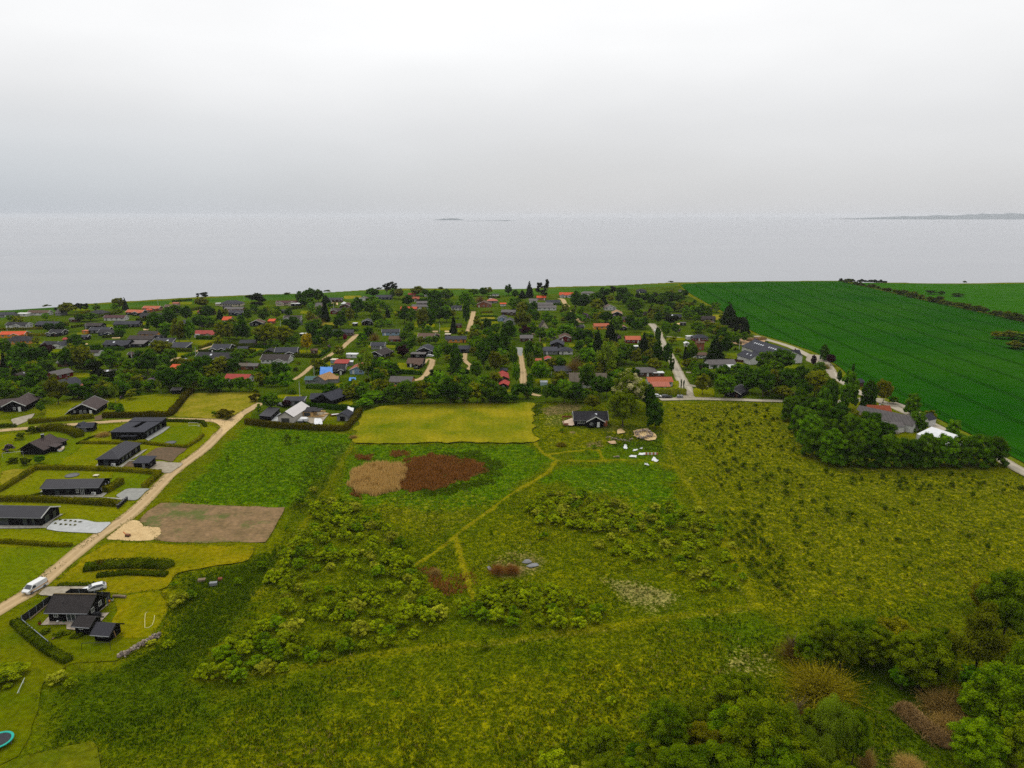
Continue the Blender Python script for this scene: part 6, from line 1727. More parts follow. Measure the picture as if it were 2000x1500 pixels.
TREES = """132,616,26,20,o 148,611,14,12,p 158,611,16,14,p 167,610,14,12,p 110,612,8,8,p 160,629,20,13,g 178,629,24,14,g 232,607,20,20,o 245,606,11,19,c 98,651,20,16,d 120,651,20,16,d 148,678,26,20,d
11,695,22,26,g 70,697,22,14,r 92,697,26,20,r 39,724,38,38,d 76,719,32,34,d 87,735,30,28,g 10,723,13,30,c 30,742,14,20,c 140,726,34,38,d 165,726,36,40,o 214,724,28,32,b 190,757,34,40,p 216,757,26,24,p
114,790,36,46,o 12,787,34,36,g 38,768,28,28,d 60,772,26,28,d 52,786,26,22,g 82,785,30,26,g 143,780,34,24,d 163,781,30,22,d 182,769,34,28,g 187,775,20,15,w 210,778,28,20,g 226,787,18,28,w 232,805,16,12,h
290,733,46,42,d 316,701,36,30,y 253,757,26,28,o 278,752,26,17,l 305,751,26,15,l 264,766,24,20,g 295,766,22,20,b 315,769,17,24,w 332,766,38,40,d 364,766,48,44,d 397,741,38,36,d 430,737,34,32,o 455,735,30,28,d
400,764,20,24,b 416,765,20,22,g 433,765,20,24,b 450,765,20,20,g 468,766,22,24,b 487,766,20,22,g 470,709,34,22,g 306,650,30,32,d 332,641,24,32,d 326,665,26,28,b 351,672,26,38,o 372,671,18,38,b 365,630,20,26,d
340,616,30,15,g 406,625,26,22,d 390,644,26,22,d 386,585,8,10,p 399,588,20,15,p 396,602,26,16,o 430,624,12,16,c 440,619,12,12,y 500,610,38,26,p 484,628,16,20,g 431,671,22,32,y 449,668,22,30,y 474,668,26,34,d 452,641,18,14,o
592,595,30,25,d 606,593,30,28,d 622,592,22,24,g 636,593,20,15,c 594,600,18,16,d 607,603,16,16,g 516,630,22,22,g 538,625,20,16,w 565,622,14,15,d 636,630,16,36,c 626,628,18,24,g 618,639,27,22,t 665,643,24,22,d 672,626,20,20,g 684,632,16,24,o
698,620,26,30,d 724,617,22,22,g 738,638,22,22,g 728,582,26,18,d 521,676,42,36,y 508,672,20,18,b 553,672,36,28,y 571,653,30,28,d 611,668,20,32,d 638,673,26,28,d 600,690,20,32,G 618,679,20,17,d 720,664,20,20,d 732,669,20,20,t 661,664,22,15,d 674,668,11,12,m
756,580,18,24,p 770,578,18,24,p 768,584,14,18,g 780,585,18,20,o 816,579,28,18,y 832,580,16,14,g 850,594,32,26,d 872,592,26,26,g 845,608,18,22,d 862,608,18,20,d 874,609,18,20,g 871,617,17,17,b 913,607,28,30,b 911,641,22,42,d 938,592,22,16,t 925,580,20,14,g 943,580,18,16,d 954,576,16,14,y
797,600,22,18,d 790,632,24,26,d 804,634,20,26,g 757,621,12,15,c 826,647,24,36,o 841,646,22,34,d 848,615,22,18,d 858,630,24,22,d 872,630,18,20,d 886,652,14,28,c 931,639,16,18,o 953,652,16,24,d 951,670,20,22,b 966,704,36,40,d 925,672,22,24,y 800,655,18,20,g 789,669,16,16,g 805,674,16,14,g 821,675,16,14,y 837,675,16,14,g 851,674,14,14,g 727,610,16,14,g
720,744,30,42,w 735,744,26,34,d 798,690,17,20,d 787,700,22,20,r 855,709,30,28,b 873,701,22,28,g 888,700,16,24,d 890,740,38,48,d 932,744,42,32,g 945,718,28,42,d 925,695,16,14,o 969,731,26,36,o 850,757,48,26,p
768,788,32,30,g 796,789,42,36,g 824,788,36,34,y 850,789,36,32,g 880,789,40,38,d 907,789,38,36,g 932,788,34,34,y 957,789,38,38,g 977,787,28,26,d 965,753,30,20,o
962,695,24,34,d 982,694,20,36,d 1003,724,28,42,g 1008,752,28,34,b 1033,716,28,40,d 1034,732,14,34,w 1056,749,34,36,b 1080,724,22,20,o 1094,724,22,22,d 1123,730,36,34,t 1148,719,28,32,b 1185,735,36,48,w 1166,708,26,54,c 1147,766,30,44,g 1170,778,34,36,d 1184,776,24,32,d 1120,770,26,20,g
1066,785,26,26,g 1084,786,26,30,d 1102,787,32,34,g 1124,787,30,30,d 1142,787,26,22,g 1150,780,16,18,o 1158,802,28,24,o 970,788,22,16,d 990,788,20,14,d 1005,787,18,12,d
1228,803,66,64,f 1216,832,52,56,N 1200,812,26,30,b 1271,820,36,46,n 1279,836,30,44,n 1262,800,26,40,d 1206,790,24,40,d
1202,710,32,30,y 1222,712,30,34,g 1256,699,24,38,c 1268,714,22,26,o 1283,717,34,42,d 1302,719,32,40,d 1278,728,28,22,o 1311,733,16,28,d 1204,750,22,22,b 1218,765,28,26,d 1240,737,18,14,d
1351,706,20,30,g 1338,704,9,24,c 1340,722,18,16,o 1357,714,14,12,y 1396,712,38,42,c 1418,696,22,32,d 1364,729,12,15,c 1374,730,12,14,c 1372,772,28,34,o 1358,750,14,26,b 1383,745,16,18,d 1412,747,28,28,d 1414,778,38,36,b 1330,765,6,20,k 1335,764,6,18,k
1527,728,42,38,d 1494,732,36,36,g 1512,750,40,36,g 1490,776,44,46,d 1508,766,40,34,o 1538,770,40,42,d 1462,768,26,24,d 1440,742,30,26,g 1455,752,26,24,d 1530,780,34,20,o 1564,752,32,30,d 1598,746,42,32,g 1590,776,50,42,y 1570,780,30,30,d 1638,752,17,24,d 1555,796,22,22,b 1609,706,28,26,n 1622,714,18,18,r 1588,718,20,19,r 1611,721,34,12,U
1423,634,32,34,c 1428,666,32,36,p 1445,660,24,30,p 1455,656,18,30,c 1300,661,30,26,b 1284,678,20,32,d 1230,644,18,22,d 1252,640,14,11,m 1242,616,34,28,g 1247,626,16,17,g 1236,612,16,12,d 1271,622,11,16,r 1286,622,20,20,w 1302,619,18,17,b 1224,600,18,16,d 1208,595,18,22,d
1245,595,24,22,c 1260,592,22,18,d 1271,600,18,20,d 1292,602,22,20,g 1307,597,26,22,d 1325,594,26,22,g 1332,608,20,18,d 1308,610,22,16,d 1325,610,20,15,y 1312,582,20,14,o 1336,582,18,14,d 1368,624,24,24,d 1382,626,16,22,g 1347,606,16,12,o 1346,624,26,22,b 1285,634,14,20,d 1310,638,36,18,p 1385,644,34,13,y 1362,650,26,16,g 1398,660,34,20,g 1412,668,24,18,b 1280,588,20,14,p 1295,585,18,12,d
993,578,16,20,d 1006,584,14,16,d 1034,582,16,30,c 1053,582,14,26,p 1068,582,15,32,p 1060,586,22,18,p 1020,584,16,16,c 1002,606,18,20,b 1012,608,18,20,g 1018,618,20,22,o 1030,616,18,20,d 1042,614,16,20,d 1021,650,30,36,y 1045,632,16,20,d 1068,637,22,22,b 1084,640,14,13,b 1114,632,20,18,d 1120,644,18,16,d 1104,613,22,16,y 1124,606,30,30,d 1140,606,26,24,d 1155,600,20,20,g 1165,611,26,20,y
1180,582,26,18,d 1198,580,22,18,p 1214,582,24,20,d 1226,590,22,18,d 1192,592,14,14,y 1166,588,20,16,d 1178,598,18,16,c 1170,623,12,9,G 1176,620,12,10,w 1184,632,24,18,d 1141,628,20,15,l 1194,624,16,10,l 1205,640,18,16,y 1204,654,22,30,g 1192,672,26,36,c 1024,656,20,15,r 992,672,26,36,d 1058,666,20,20,g 1075,668,20,22,b 1106,660,30,20,b 1130,672,26,24,d 1145,672,24,22,d 1149,682,16,18,g
1545,822,40,36,E 1562,846,42,40,e 1580,872,46,46,e 1592,892,50,42,E 1625,906,54,50,e 1662,908,52,48,E 1700,909,50,46,n 1735,910,48,46,E 1770,911,48,46,n 1805,911,48,48,E 1840,911,48,46,e 1876,911,48,46,E 1910,910,48,46,e 1942,909,44,42,E
1560,816,46,44,E 1582,834,48,46,n 1606,824,52,50,e 1628,854,50,46,n 1662,868,50,44,E 1692,878,46,44,e 1722,874,42,40,n 1576,858,46,44,E 1618,806,56,52,n 1655,800,60,56,e 1694,808,56,52,n 1600,842,48,46,e 1640,838,46,38,n 1672,844,44,36,o 1696,852,46,40,n 1615,866,46,36,E 1724,788,32,38,Y 1780,812,28,32,e 1662,756,13,38,k 1791,842,34,28,e 1860,856,26,28,e 1815,822,26,16,y 1742,846,22,14,g 1745,790,18,12,g 1552,800,22,22,b"""
TRACKS = ([(1013, 681), (1022, 735), (1028, 765), (1056, 773)], [(925, 608), (914, 650)], [(1092, 583), (1109, 599)], [(697, 653), (655, 687), (573, 742)], [(318, 702), (350, 698), (421, 674)], [(845, 703), (830, 734), (806, 743)],
                               [(909, 690), (920, 716), (902, 727)], [(1272, 632), (1289, 660), (1322, 722), (1352, 778)], [(1289, 780), (1500, 782), (1600, 785)], [(1476, 656), (1590, 700), (1630, 735), (1700, 776)])
TPX = []
for q in TRACKS:
    for (x1, y1), (x2, y2) in zip(q[:-1], q[1:]):
        for i in range(12): TPX.append((x1 + (x2 - x1) * i / 12, y1 + (y2 - y1) * i / 12))
for tk in TREES.split():
    x, y, w, h, k = tk.split(',')
    x_, y_, w_, h_ = float(x), float(y), float(w) * 1.28, float(h) * 1.2
    gap = min([abs(tx - x_) for tx, ty in TPX if y_ - h_ * .85 < ty < y_ - 3] + [999])
    if gap < w_ / 2 + 4: w = str(max(.55 * w_, 2 * gap - 8) / 1.28)
    plant(float(x), float(y) - 1.0, float(w) * (1.14 if k in 'eEnf' or float(y) < 596 or x > '1540' and len(x) > 3 else 1.28), float(h) * (1.38 if k in 'eE' else 1.06 if float(y) < 596 else 1.26), k)

# near wood in the lower right corner
NEARW = """1435,1418,112,112,N 1478,1505,165,150,N 1300,1478,112,120,D 1170,1490,82,84,N 1238,1500,48,56,g 1372,1492,95,90,Y 1555,1425,70,86,T 1622,1478,88,116,W 1664,1490,64,116,D 1548,1548,120,120,N 1400,1570,150,120,D 1225,1545,76,66,B 1640,1560,90,80,N
1078,1505,66,50,x 1140,1550,96,66,X 1692,1500,34,70,V 1600,1352,146,78,U 1545,1292,64,70,T 1612,1302,92,98,N 1672,1284,100,84,D 1738,1290,96,90,Y 1798,1345,126,122,N 1838,1262,64,60,U 1900,1325,120,150,P 1955,1260,110,160,D 1925,1200,70,70,Y 1985,1330,70,70,Y
1962,1460,170,176,B 1842,1390,90,66,V 1868,1372,60,50,U 1890,1350,46,56,b 2010,1420,120,200,D 1985,1215,80,90,D 1850,1420,70,40,V 1775,1498,60,26,V 1345,1452,92,86,N 1425,1478,110,104,B 1522,1470,92,96,W 1508,1548,130,126,B 1335,1550,120,104,D 1590,1452,70,74,N 1272,1512,80,72,N 1185,1550,96,76,N 1580,1304,70,72,D 1642,1302,82,84,N 1706,1300,92,84,N
1770,1318,92,92,N 1760,1345,50,46,b 1905,1505,120,110,B 1995,1520,120,150,N 1905,1412,84,84,B 1460,1440,80,76,B 1395,1430,70,60,N 1590,1520,90,90,W 1830,1300,70,80,D 1300,1310,0,0,-"""
for tk in NEARW.split():
    x, y, w, h, k = tk.split(',')
    if k != '-': plant(float(x), float(y), float(w), float(h), k, 'wood')

# thickets on the meadow
def scatter(zone, poly, n, wr, hr, kinds, mind, dens=None):
    pw = poly_px(poly)
    lo, hi = pw.min(0), pw.max(0)
    pts, tries = [], 0
    while len(pts) < n and tries < n * 60:
        tries += 1
        q = np.array([vrand.uniform(lo[0], hi[0]), vrand.uniform(lo[1], hi[1])])
        if not in_poly(pw, q[0:1], q[1:2])[0]: continue
        if any((q[0] - a[0]) ** 2 + (q[1] - a[1]) ** 2 < mind ** 2 for a in pts): continue
        if dens is not None and vnoise(q[0:1], q[1:2], 9, 77)[0] < dens: continue
        pts.append(q)
        w = vrand.uniform(*wr)
        p = Vector((q[0], q[1], -.25))
        X_, Y_ = to_px(p)
        plant(X_, Y_, 0, 0, vrand.choice(kinds), zone, p, (w, w * vrand.uniform(*hr)))
scatter('left thicket', [(612, 985), (690, 975), (705, 1010), (770, 1035), (800, 1090), (835, 1150), (872, 1178), (862, 1212), (800, 1252), (720, 1272), (600, 1302), (450, 1332), (395, 1318), (450, 1262), (560, 1195), (528, 1130), (575, 1060), (596, 1030)], 152, (2.5, 4.5), (.7, .95), 'xxxxzX', 2.5, .20)
scatter('upper thicket', [(1026, 992), (1050, 968), (1110, 960), (1190, 978), (1262, 1006), (1235, 1036), (1150, 1040), (1050, 1020)], 60, (2.6, 4.3), (.65, .85), 'xxxXz', 2.4)
scatter('right thicket', [(1160, 1062), (1195, 1040), (1300, 985), (1360, 985), (1400, 1030), (1422, 1090), (1440, 1150), (1390, 1172), (1340, 1130), (1310, 1112), (1230, 1098)], 54, (2.4, 4.0), (.65, .85), 'xxxXz', 2.9, .25)
scatter('lower thicket', [(888, 1190), (930, 1165), (1000, 1140), (1050, 1152), (1110, 1162), (1172, 1192), (1160, 1224), (1060, 1228), (950, 1212), (900, 1200)], 40, (2.7, 4.4), (.75, .95), 'xxxxz', 2.7)
for x, y, w, h, k in [(945, 1262, 32, 30, 'x'), (1062, 1050, 22, 14, 'z'), (1225, 1108, 20, 16, 'x'), (960, 1048, 8, 16, 'z'), (870, 1060, 6, 14, 'z'), (1404, 1040, 20, 22, 'z'), (1430, 1068, 20, 12, 'X'), (1436, 1112, 16, 16, 'z'), (1450, 1132, 20, 18, 'z'), (735, 1020, 22, 24, 'z'), (680, 1000, 20, 18, 'z'),
                      (560, 865, 20, 26, 'z'), (582, 860, 12, 16, 'z'), (445, 905, 10, 22, 'z'), (585, 985, 32, 30, 'z'), (612, 960, 20, 14, 'X'), (560, 1035, 12, 12, 'z'), (512, 1110, 26, 18, 'z'), (465, 1140, 22, 16, 'z'), (350, 1180, 44, 28, 'X'), (372, 1168, 30, 20, 'z'), (340, 1145, 18, 12, 'z'), (330, 1262, 26, 16, 'x'), (295, 1258, 22, 10, 'X'),
                      (1240, 1130, 6, 8, 'z'), (1175, 985, 8, 10, 'z'), (1165, 930, 8, 10, 'z'), (1160, 875, 14, 8, 'z'), (1098, 843, 14, 7, 'z'), (443, 815, 46, 20, 'K'), (418, 812, 14, 12, 'z'), (497, 783, 26, 20, 'K'), (506, 808, 14, 26, 'z'), (530, 802, 42, 36, 'g'), (175, 1108, 22, 14, 'z'), (200, 1108, 18, 22, 'K'),
                      (690, 855, 18, 8, 'V'), (245, 836, 20, 14, 'X'), (202, 852, 28, 14, 'V'), (65, 845, 28, 18, 'h'), (40, 858, 24, 16, 'h'), (18, 882, 24, 18, 'l'), (24, 905, 26, 14, 'h'), (52, 908, 24, 20, 'h'), (78, 906, 24, 18, 'b'), (235, 812, 18, 26, 'b'), (222, 806, 20, 22, 'g'), (82, 808, 18, 26, 'g'),
                      (110, 1175, 18, 14, 'h'), (90, 1235, 24, 10, 'h'), (120, 1240, 30, 10, 'h'), (150, 1245, 22, 10, 'h'), (8, 1330, 90, 34, 'x'), (110, 1330, 40, 22, 'X'), (140, 1338, 26, 20, 'x'), (775, 1360, 20, 14, 'z'), (1195, 1372, 24, 14, 'x'), (1100, 1310, 14, 10, 'z'), (735, 785, 60, 20, 'b'), (715, 795, 40, 18, 'b'), (680, 780, 30, 20, 'o'), (708, 778, 24, 26, 'b'), (560, 795, 22, 14, 'r'),
                      (1870, 580, 26, 8, 'd'), (1818, 575, 28, 7, 'p'), (1838, 576, 16, 8, 'd'), (1948, 662, 30, 16, 'o'), (1978, 664, 40, 18, 'y'), (2005, 672, 50, 24, 'g'), (1985, 682, 40, 16, 'o'), (1330, 700, 10, 8, 'h'), (1600, 726, 22, 10, 'h'), (972, 1118, 34, 24, 'j'), (1000, 1118, 34, 24, 'j'), (850, 1120, 24, 14, 'V'), (1020, 1090, 0, 0, '')]:
    if not k: continue
    if k == 'K':
        o = plant(x, y, w, h, 'h', 'meadow'); set_mat(o, LM['K']); PLANTS[-1][1] = 'dark brownish shrub'
    else: plant(x, y, w, h, k, 'meadow')

# bushes along the hedge between the two crops and along the coast
hl = [(1648, 552), (1672, 556.5), (1700, 562), (1730, 569), (1760, 576), (1790, 583), (1820, 589), (1850, 596), (1885, 603), (1920, 611), (1960, 620), (2000, 629), (2040, 638)]
hw_ = poly_px(hl)
for i in range(len(hl) - 1):
    for k in range(3):
        f = (k + vrand.uniform(.2, .8)) / 3
        q = hw_[i] * (1 - f) + hw_[i + 1] * f
        p = Vector((q[0], q[1], 0)); X_, Y_ = to_px(p)
        if 1785 < X_ < 1800: continue
        w = vrand.uniform(8.5, 12.5) * (.8 if X_ < 1750 else 1)
        plant(X_, Y_, 0, 0, 'h', 'crop hedge', p, (w, w * vrand.uniform(.5, .75)))
for i in range(26):
    f = i / 25
    x = 1640 + f * 90 + vrand.uniform(-3, 3); y = 549.5 + f * 3.6
    p = P(x, y); w = vrand.uniform(4, 8)
    plant(x, y, 0, 0, 'h', 'coast row', p, (w, vrand.uniform(2.5, 5.5)))
    set_mat(PLANTS[-1][0], LM['p'])
for x, y in [(92, 598.5), (560, 575), (600, 572.5), (740, 565), (760, 566), (860, 564), (945, 566), (640, 570), (1060, 562), (1310, 552), (1885, 552.6)]:
    plant(x, y, 16 if y > 555 else 10, 5, 'h', 'coast edge')

# ------------------------------------------------------------------ hedges
def hedge(pts, w, h, mk, label, dens=None, leaf=None, kind='hedge'):
    """clipped or loose hedge following a line of picture points"""
    wp = poly_px(pts)
    seg = np.linalg.norm(np.diff(wp, axis=0), axis=1)
    L_ = seg.sum()
    cum = np.concatenate([[0], np.cumsum(seg)])
    far = wp[:, 1].mean()
    leaf = leaf or (.32 if far < 300 else .5 if far < 450 else .75)
    n = int(L_ * (2 * h + w) * (dens or (9 if far < 300 else 4 if far < 450 else 2.0)) * (.5 if leaf > .4 else 1.0) * 1.4)
    n = min(max(n, 60), 9000)
    ns = max(2, int(L_ / 1.5))
    sp = np.linspace(0, L_, ns)
    c = np.stack([np.interp(sp, cum, wp[:, 0]), np.interp(sp, cum, wp[:, 1])], 1)
    tg = np.gradient(c, axis=0); tg /= np.linalg.norm(tg, axis=1)[:, None] + 1e-9
    nr = np.stack([-tg[:, 1], tg[:, 0]], 1)
    prof = [(-.42, 0), (-.46, .6), (-.3, .95), (.3, .95), (.46, .6), (.42, 0)]
    V = []
    hh = h * (1 + (vnoise(c[:, 0], c[:, 1], 4, 51) - .5) * .35)
    for a, z in prof:
        V.append(np.column_stack([c + nr * (a * w * (1 + rng.uniform(-.15, .15, ns)))[:, None], hh * z * (1 + rng.uniform(-.06, .06, ns))]))
    V = np.stack(V, 1).reshape(-1, 3); k = len(prof)
    ii = (np.arange(ns - 1)[:, None] * k + np.arange(k - 1)[None, :]).ravel()
    Fq = np.stack([ii, ii + 1, ii + k + 1, ii + k], 1)
    t0 = np.repeat(rng.uniform(.1, .6, ns), k)
    s = rng.uniform(0, L_, n)
    cx, cy = np.interp(s, cum, wp[:, 0]), np.interp(s, cum, wp[:, 1])
    j = np.clip((s / L_ * (ns - 1)).astype(int), 0, ns - 1)
    u = rng.uniform(-.5, .5, n); side = rng.random(n)
    top = side < w / (2 * h + w)
    off = np.where(top, u * w, np.sign(u) * w * .5 * rng.uniform(.9, 1.1, n))
    z = np.where(top, hh[j] * rng.uniform(.93, 1.08, n), hh[j] * rng.uniform(.05, 1, n))
    cen = np.column_stack([cx + nr[j, 0] * off, cy + nr[j, 1] * off, z])
    nor = np.where(top[:, None], np.array([0, 0, 1.0]), np.column_stack([nr[j] * np.sign(u)[:, None], np.full(n, .3)])) + rng.normal(size=(n, 3)) * .5
    v, f, t_ = quads(cen, nor, leaf * rng.uniform(.6, 1.3, n), np.clip(vnoise(cx, cy, 3, 52) * .7 + rng.normal(size=n) * .18 + .1, 0, 1))
    # caps
    o0 = np.array([wp[:, 0].mean(), wp[:, 1].mean(), 0])
    cap = np.array([[0, 1, 2, 3], [0, 3, 4, 5]])
    me = np_mesh('hedge', np.vstack([V, v]) - o0, [np.vstack([Fq, cap, cap + (ns - 1) * k, f + len(V)])], LM[mk], attrs={'tint': ('FLOAT', np.concatenate([t0, t_]))})
    o = put('hedge', me, None, tuple(o0))
    tag(o, label, 'hedge')
    return o
rng = np.random.default_rng(404)
HEDGES = [
    ([(56, 828), (110, 823), (183, 817)], 1.6, 1.7, 'H', 'clipped hedge along the lane in front of the broad gabled house'),
    ([(202, 816), (265, 815), (330, 813), (342, 803), (352, 790), (362, 777), (376, 765)], 2.2, 2.2, 'K', 'tall brownish hedge curving round the wide mown lawn'),
    ([(158, 866), (230, 867), (280, 867), (364, 875), (388, 860), (396, 851)], 1.3, .9, 'H', 'low green hedge between courtyard house and hip roofed house'),
    ([(313, 823), (352, 824), (395, 826), (402, 834)], 1.2, 1.2, 'h', 'low hedge behind the football goal lawn'),
    ([(68, 916), (152, 917), (240, 920), (312, 926), (296, 941), (282, 953)], 1.8, 1.2, 'H', 'long yellowish hedge behind the round grey trampoline'),
    ([(-40, 976), (0, 978), (60, 979), (120, 981), (232, 988)], 1.7, 1.5, 'H', 'long yellowish hedge in front of the seamed roof house'),
    ([(76, 844), (92, 840), (114, 840), (140, 845), (156, 854)], 3.4, 2.0, 'H', 'rounded earth bank hedge behind the big brown gabled house'),
    ([(-30, 972), (0, 960), (32, 941), (66, 919)], 1.4, 1.4, 'H', 'slanting hedge at the left edge behind the trampoline lawn'),
    ([(84, 966), (60, 972), (50, 980)], .8, .8, 'h', 'low shrubs at the left end of the seamed roof house'),
    ([(206, 963), (220, 955), (238, 944)], 2.0, 1.8, 'H', 'bushy hedge beside the grey gravel drive'),
    ([(480, 827), (544, 834), (608, 838), (676, 840), (688, 826), (704, 805)], 1.9, 1.9, 'K', 'dark hedge round the front of the building site'),
    ([(598, 795), (656, 800), (701, 803)], 1.8, 2.2, 'd', 'tall dark hedge behind the building site'),
    ([(-30, 1059), (0, 1060), (36, 1062), (90, 1066), (140, 1067)], 1.2, .9, 'H', 'ragged low hedge at the upper edge of the large left meadow'),
    ([(30, 1216), (60, 1246), (98, 1275), (134, 1294)], 1.8, .9, 'h', 'low bed of shrubs outside the railed fence'),
    ([(0, 835), (16, 834), (32, 834)], 1.2, 1.2, 'h', 'short hedge by the gravel entrance at the left edge'),
    ([(165, 1112), (210, 1106), (260, 1104), (322, 1106), (330, 1110)], 3.4, 1.1, 'h', 'long bank of dark tall grass across the golden lawn'),
    ([(190, 1126), (250, 1120), (326, 1124)], 1.8, .7, 'h', 'shorter bank of dark grass on the golden lawn'),
    ([(115, 1143), (150, 1143), (205, 1143)], 1.4, .5, 'h', 'strip of dark grass above the gravel drive'),
    ([(150, 868), (175, 856), (215, 845)], .8, .6, 'h', 'thin row of plants between two lawns beside the courtyard house'),
    ([(1277, 769), (1310, 770), (1340, 771)], 2.4, 2.6, 'S', 'tall grey green hedge along the crossroad')]
for pts, w, h, mk, lb in HEDGES: hedge(pts, w, h, mk, lb)
VH = """0,645 92,643|50,657 95,656|132,681 195,680|169,685 242,684|187,621 238,611|147,618 174,610|224,642 250,641|266,627 320,625|275,640 289,639|337,591 375,587|372,608 391,604|384,662 420,663|389,681 421,670|429,678 500,679|388,689 500,690|334,686 375,687|404,640 438,633|357,700 381,691|315,719 338,710|340,709 406,708|500,679 529,680|489,700 511,688|505,694 568,696|568,697 624,699|625,697 644,685|628,712 645,703|599,758 655,761|720,672 780,674|728,703 762,703|765,729 824,732|775,685 789,671|742,743 753,729|939,612 962,612|939,619 972,619|940,627 971,627|952,582 977,582|894,651 917,652|932,671 952,671|1005,656 1037,656|1082,595 1096,596|1346,715 1400,720|1073,737 1130,737|1034,737 1037,765 1055,767|60,731 110,726|140,641 170,636|0,668 60,666|200,660 240,658|300,627 330,626|620,641 660,641|650,648 700,647|560,606 590,602|1100,652 1120,655|1260,700 1300,704|1225,755 1265,758|1440,703 1452,705|1360,740 1395,741|700,586 735,588|820,588 850,586|150,720 180,722|420,690 470,694"""
for ln in VH.split('|'):
    pts = [tuple(float(v) for v in q.split(',')) for q in ln.split()]
    o = hedge(pts, vrand.uniform(1.4, 2.4), vrand.uniform(1.5, 2.3), vrand.choice('hhdgH'), '')
    mid = pts[len(pts) // 2]
    PLANTS.append([o, 'clipped garden hedge', (pts[0][0] + pts[-1][0]) / 2, (pts[0][1] + pts[-1][1]) / 2, (P(*pts[0]) - P(*pts[-1])).length, 'village', None])

# ------------------------------------------------------------------ filler shrubs of the gardens
boxes = [(a - 3, b_ + 3, y - 15 * scale_at(y) / 3.2, y + 3) for a, b_, y, _ in HOUSES]
lawnb = [(a, c, b_, d_) for a, b_, c, d_ in LAWNS]
tracks = [poly_px(q) for q in TRACKS]
vp = poly_px(VILL)
free = []
tries = 0
while len(free) < 280 and tries < 30000:
    tries += 1
    y = vrand.uniform(592, 785); x = vrand.uniform(0, 1640)
    p = P(x, y)
    q = np.array([[p.x, p.y]])
    if not in_poly(vp, q[:, 0], q[:, 1])[0]: continue
    if y < 608 and x < 560: continue
    s = scale_at(y)
    w = vrand.uniform(2.0, 5.0); h = w * vrand.uniform(.6, 1.0)
    bx = (x - w * s / 2, x + w * s / 2, y - h * s, y + 1)
    if any(bx[0] < c and bx[1] > a and bx[2] < d_ and bx[3] > b_ for a, c, b_, d_ in boxes): continue
    if any(bx[0] < c and bx[1] > a and bx[2] < d_ and bx[3] > b_ for a, c, b_, d_ in lawnb): continue
    if any(seg_dist(t_, q[:, 0], q[:, 1])[0] < 3 + w / 2 for t_ in tracks): continue
    if any((q[0, 0] - a) ** 2 + (q[0, 1] - b_) ** 2 < 20 for a, b_ in free): continue
    free.append((q[0, 0], q[0, 1]))
    k = vrand.choice('hhhhhhgdyol')
    plant(x, y, w * s, h * s, 'h', 'village')
    if k != 'h':
        nm = {'g': 'mid green garden shrub', 'd': 'dark green garden shrub', 'y': 'yellowish garden shrub', 'o': 'brownish garden shrub', 'l': 'lilac flowered garden shrub'}[k]
        set_mat(PLANTS[-1][0], LM[k]); PLANTS[-1][1] = nm

# the remaining small garden trees, past the number modelled one by one
rng = np.random.default_rng(505)
FT = [mk_round(s + 500, 22, 420, .085, -.6, .10, .17) for s in range(4)]
FTA = []
for me in FT:
    v = np.zeros(len(me.vertices) * 3, np.float32); me.vertices.foreach_get('co', v)
    tt = np.zeros(len(me.vertices), np.float32); me.attributes['tint'].data.foreach_get('value', tt)
    tri_ = np.array([p.vertices[:] for p in me.polygons if len(p.vertices) == 3]); qd = np.array([p.vertices[:] for p in me.polygons if len(p.vertices) == 4])
    FTA.append((v.reshape(-1, 3), tt, tri_, qd))
V, T, F3, F4, M3, M4, off, cnt, tries = [], [], [], [], [], [], 0, 0, 0
hb = [(a, b_, y - 7 * scale_at(y) / 2.6, y - 2) for a, b_, y, _ in HOUSES]
while cnt < 430 and tries < 40000:
    tries += 1
    y = vrand.uniform(590, 780); x = vrand.uniform(0, 1500)
    if vrand.random() > .5 + .5 * min(1, max(0, (x - 350) / 500, (y - 680) / 60)): continue
    if x < 560 and y < 606: continue
    p = P(x, y); q = np.array([[p.x, p.y]])
    if not in_poly(vp, q[:, 0], q[:, 1])[0]: continue
    s = scale_at(y); w = vrand.uniform(4.5, 9); h = w * vrand.uniform(.8, 1.25)
    bx = (x - w * s * .42, x + w * s * .42, y - h * s * .9, y + 1)
    bx = (x - w * s * .34, x + w * s * .34, y - h * s * .75, y)
    if any(bx[0] < c and bx[1] > a and bx[2] < d_ and bx[3] > b_ for a, c, b_, d_ in hb): continue
    if any(bx[0] < c and bx[1] > a and y - 2 < d_ and y + 2 > b_ for a, c, b_, d_ in lawnb): continue
    if any(seg_dist(t_, q[:, 0], q[:, 1])[0] < 2.5 + w / 2 for t_ in tracks): continue
    v, tt, tr3, qd = vrand.choice(FTA); an = vrand.uniform(0, 6.28); mi_ = vrand.choice([0, 0, 0, 1, 1, 1, 2, 3, 4])
    r2 = np.stack([v[:, 0] * math.cos(an) - v[:, 1] * math.sin(an), v[:, 0] * math.sin(an) + v[:, 1] * math.cos(an), v[:, 2] * h / w], 1) * w + np.array([p.x, p.y, 0])
    V.append(r2); T.append(np.clip(tt + vrand.uniform(-.15, .15), 0, 1)); F3.append(tr3 + off); F4.append(qd + off); M3 += [mi_] * len(tr3); M4 += [mi_] * len(qd); off += len(v); cnt += 1
o = put('garden_trees', np_mesh('garden_trees', np.vstack(V), [np.vstack(F3), np.vstack(F4)], [LM['d'], LM['g'], LM['b'], LM['y'], LM['o']], mi=M3 + M4, attrs={'tint': ('FLOAT', np.concatenate(T))}))
o['kind'] = 'stuff'

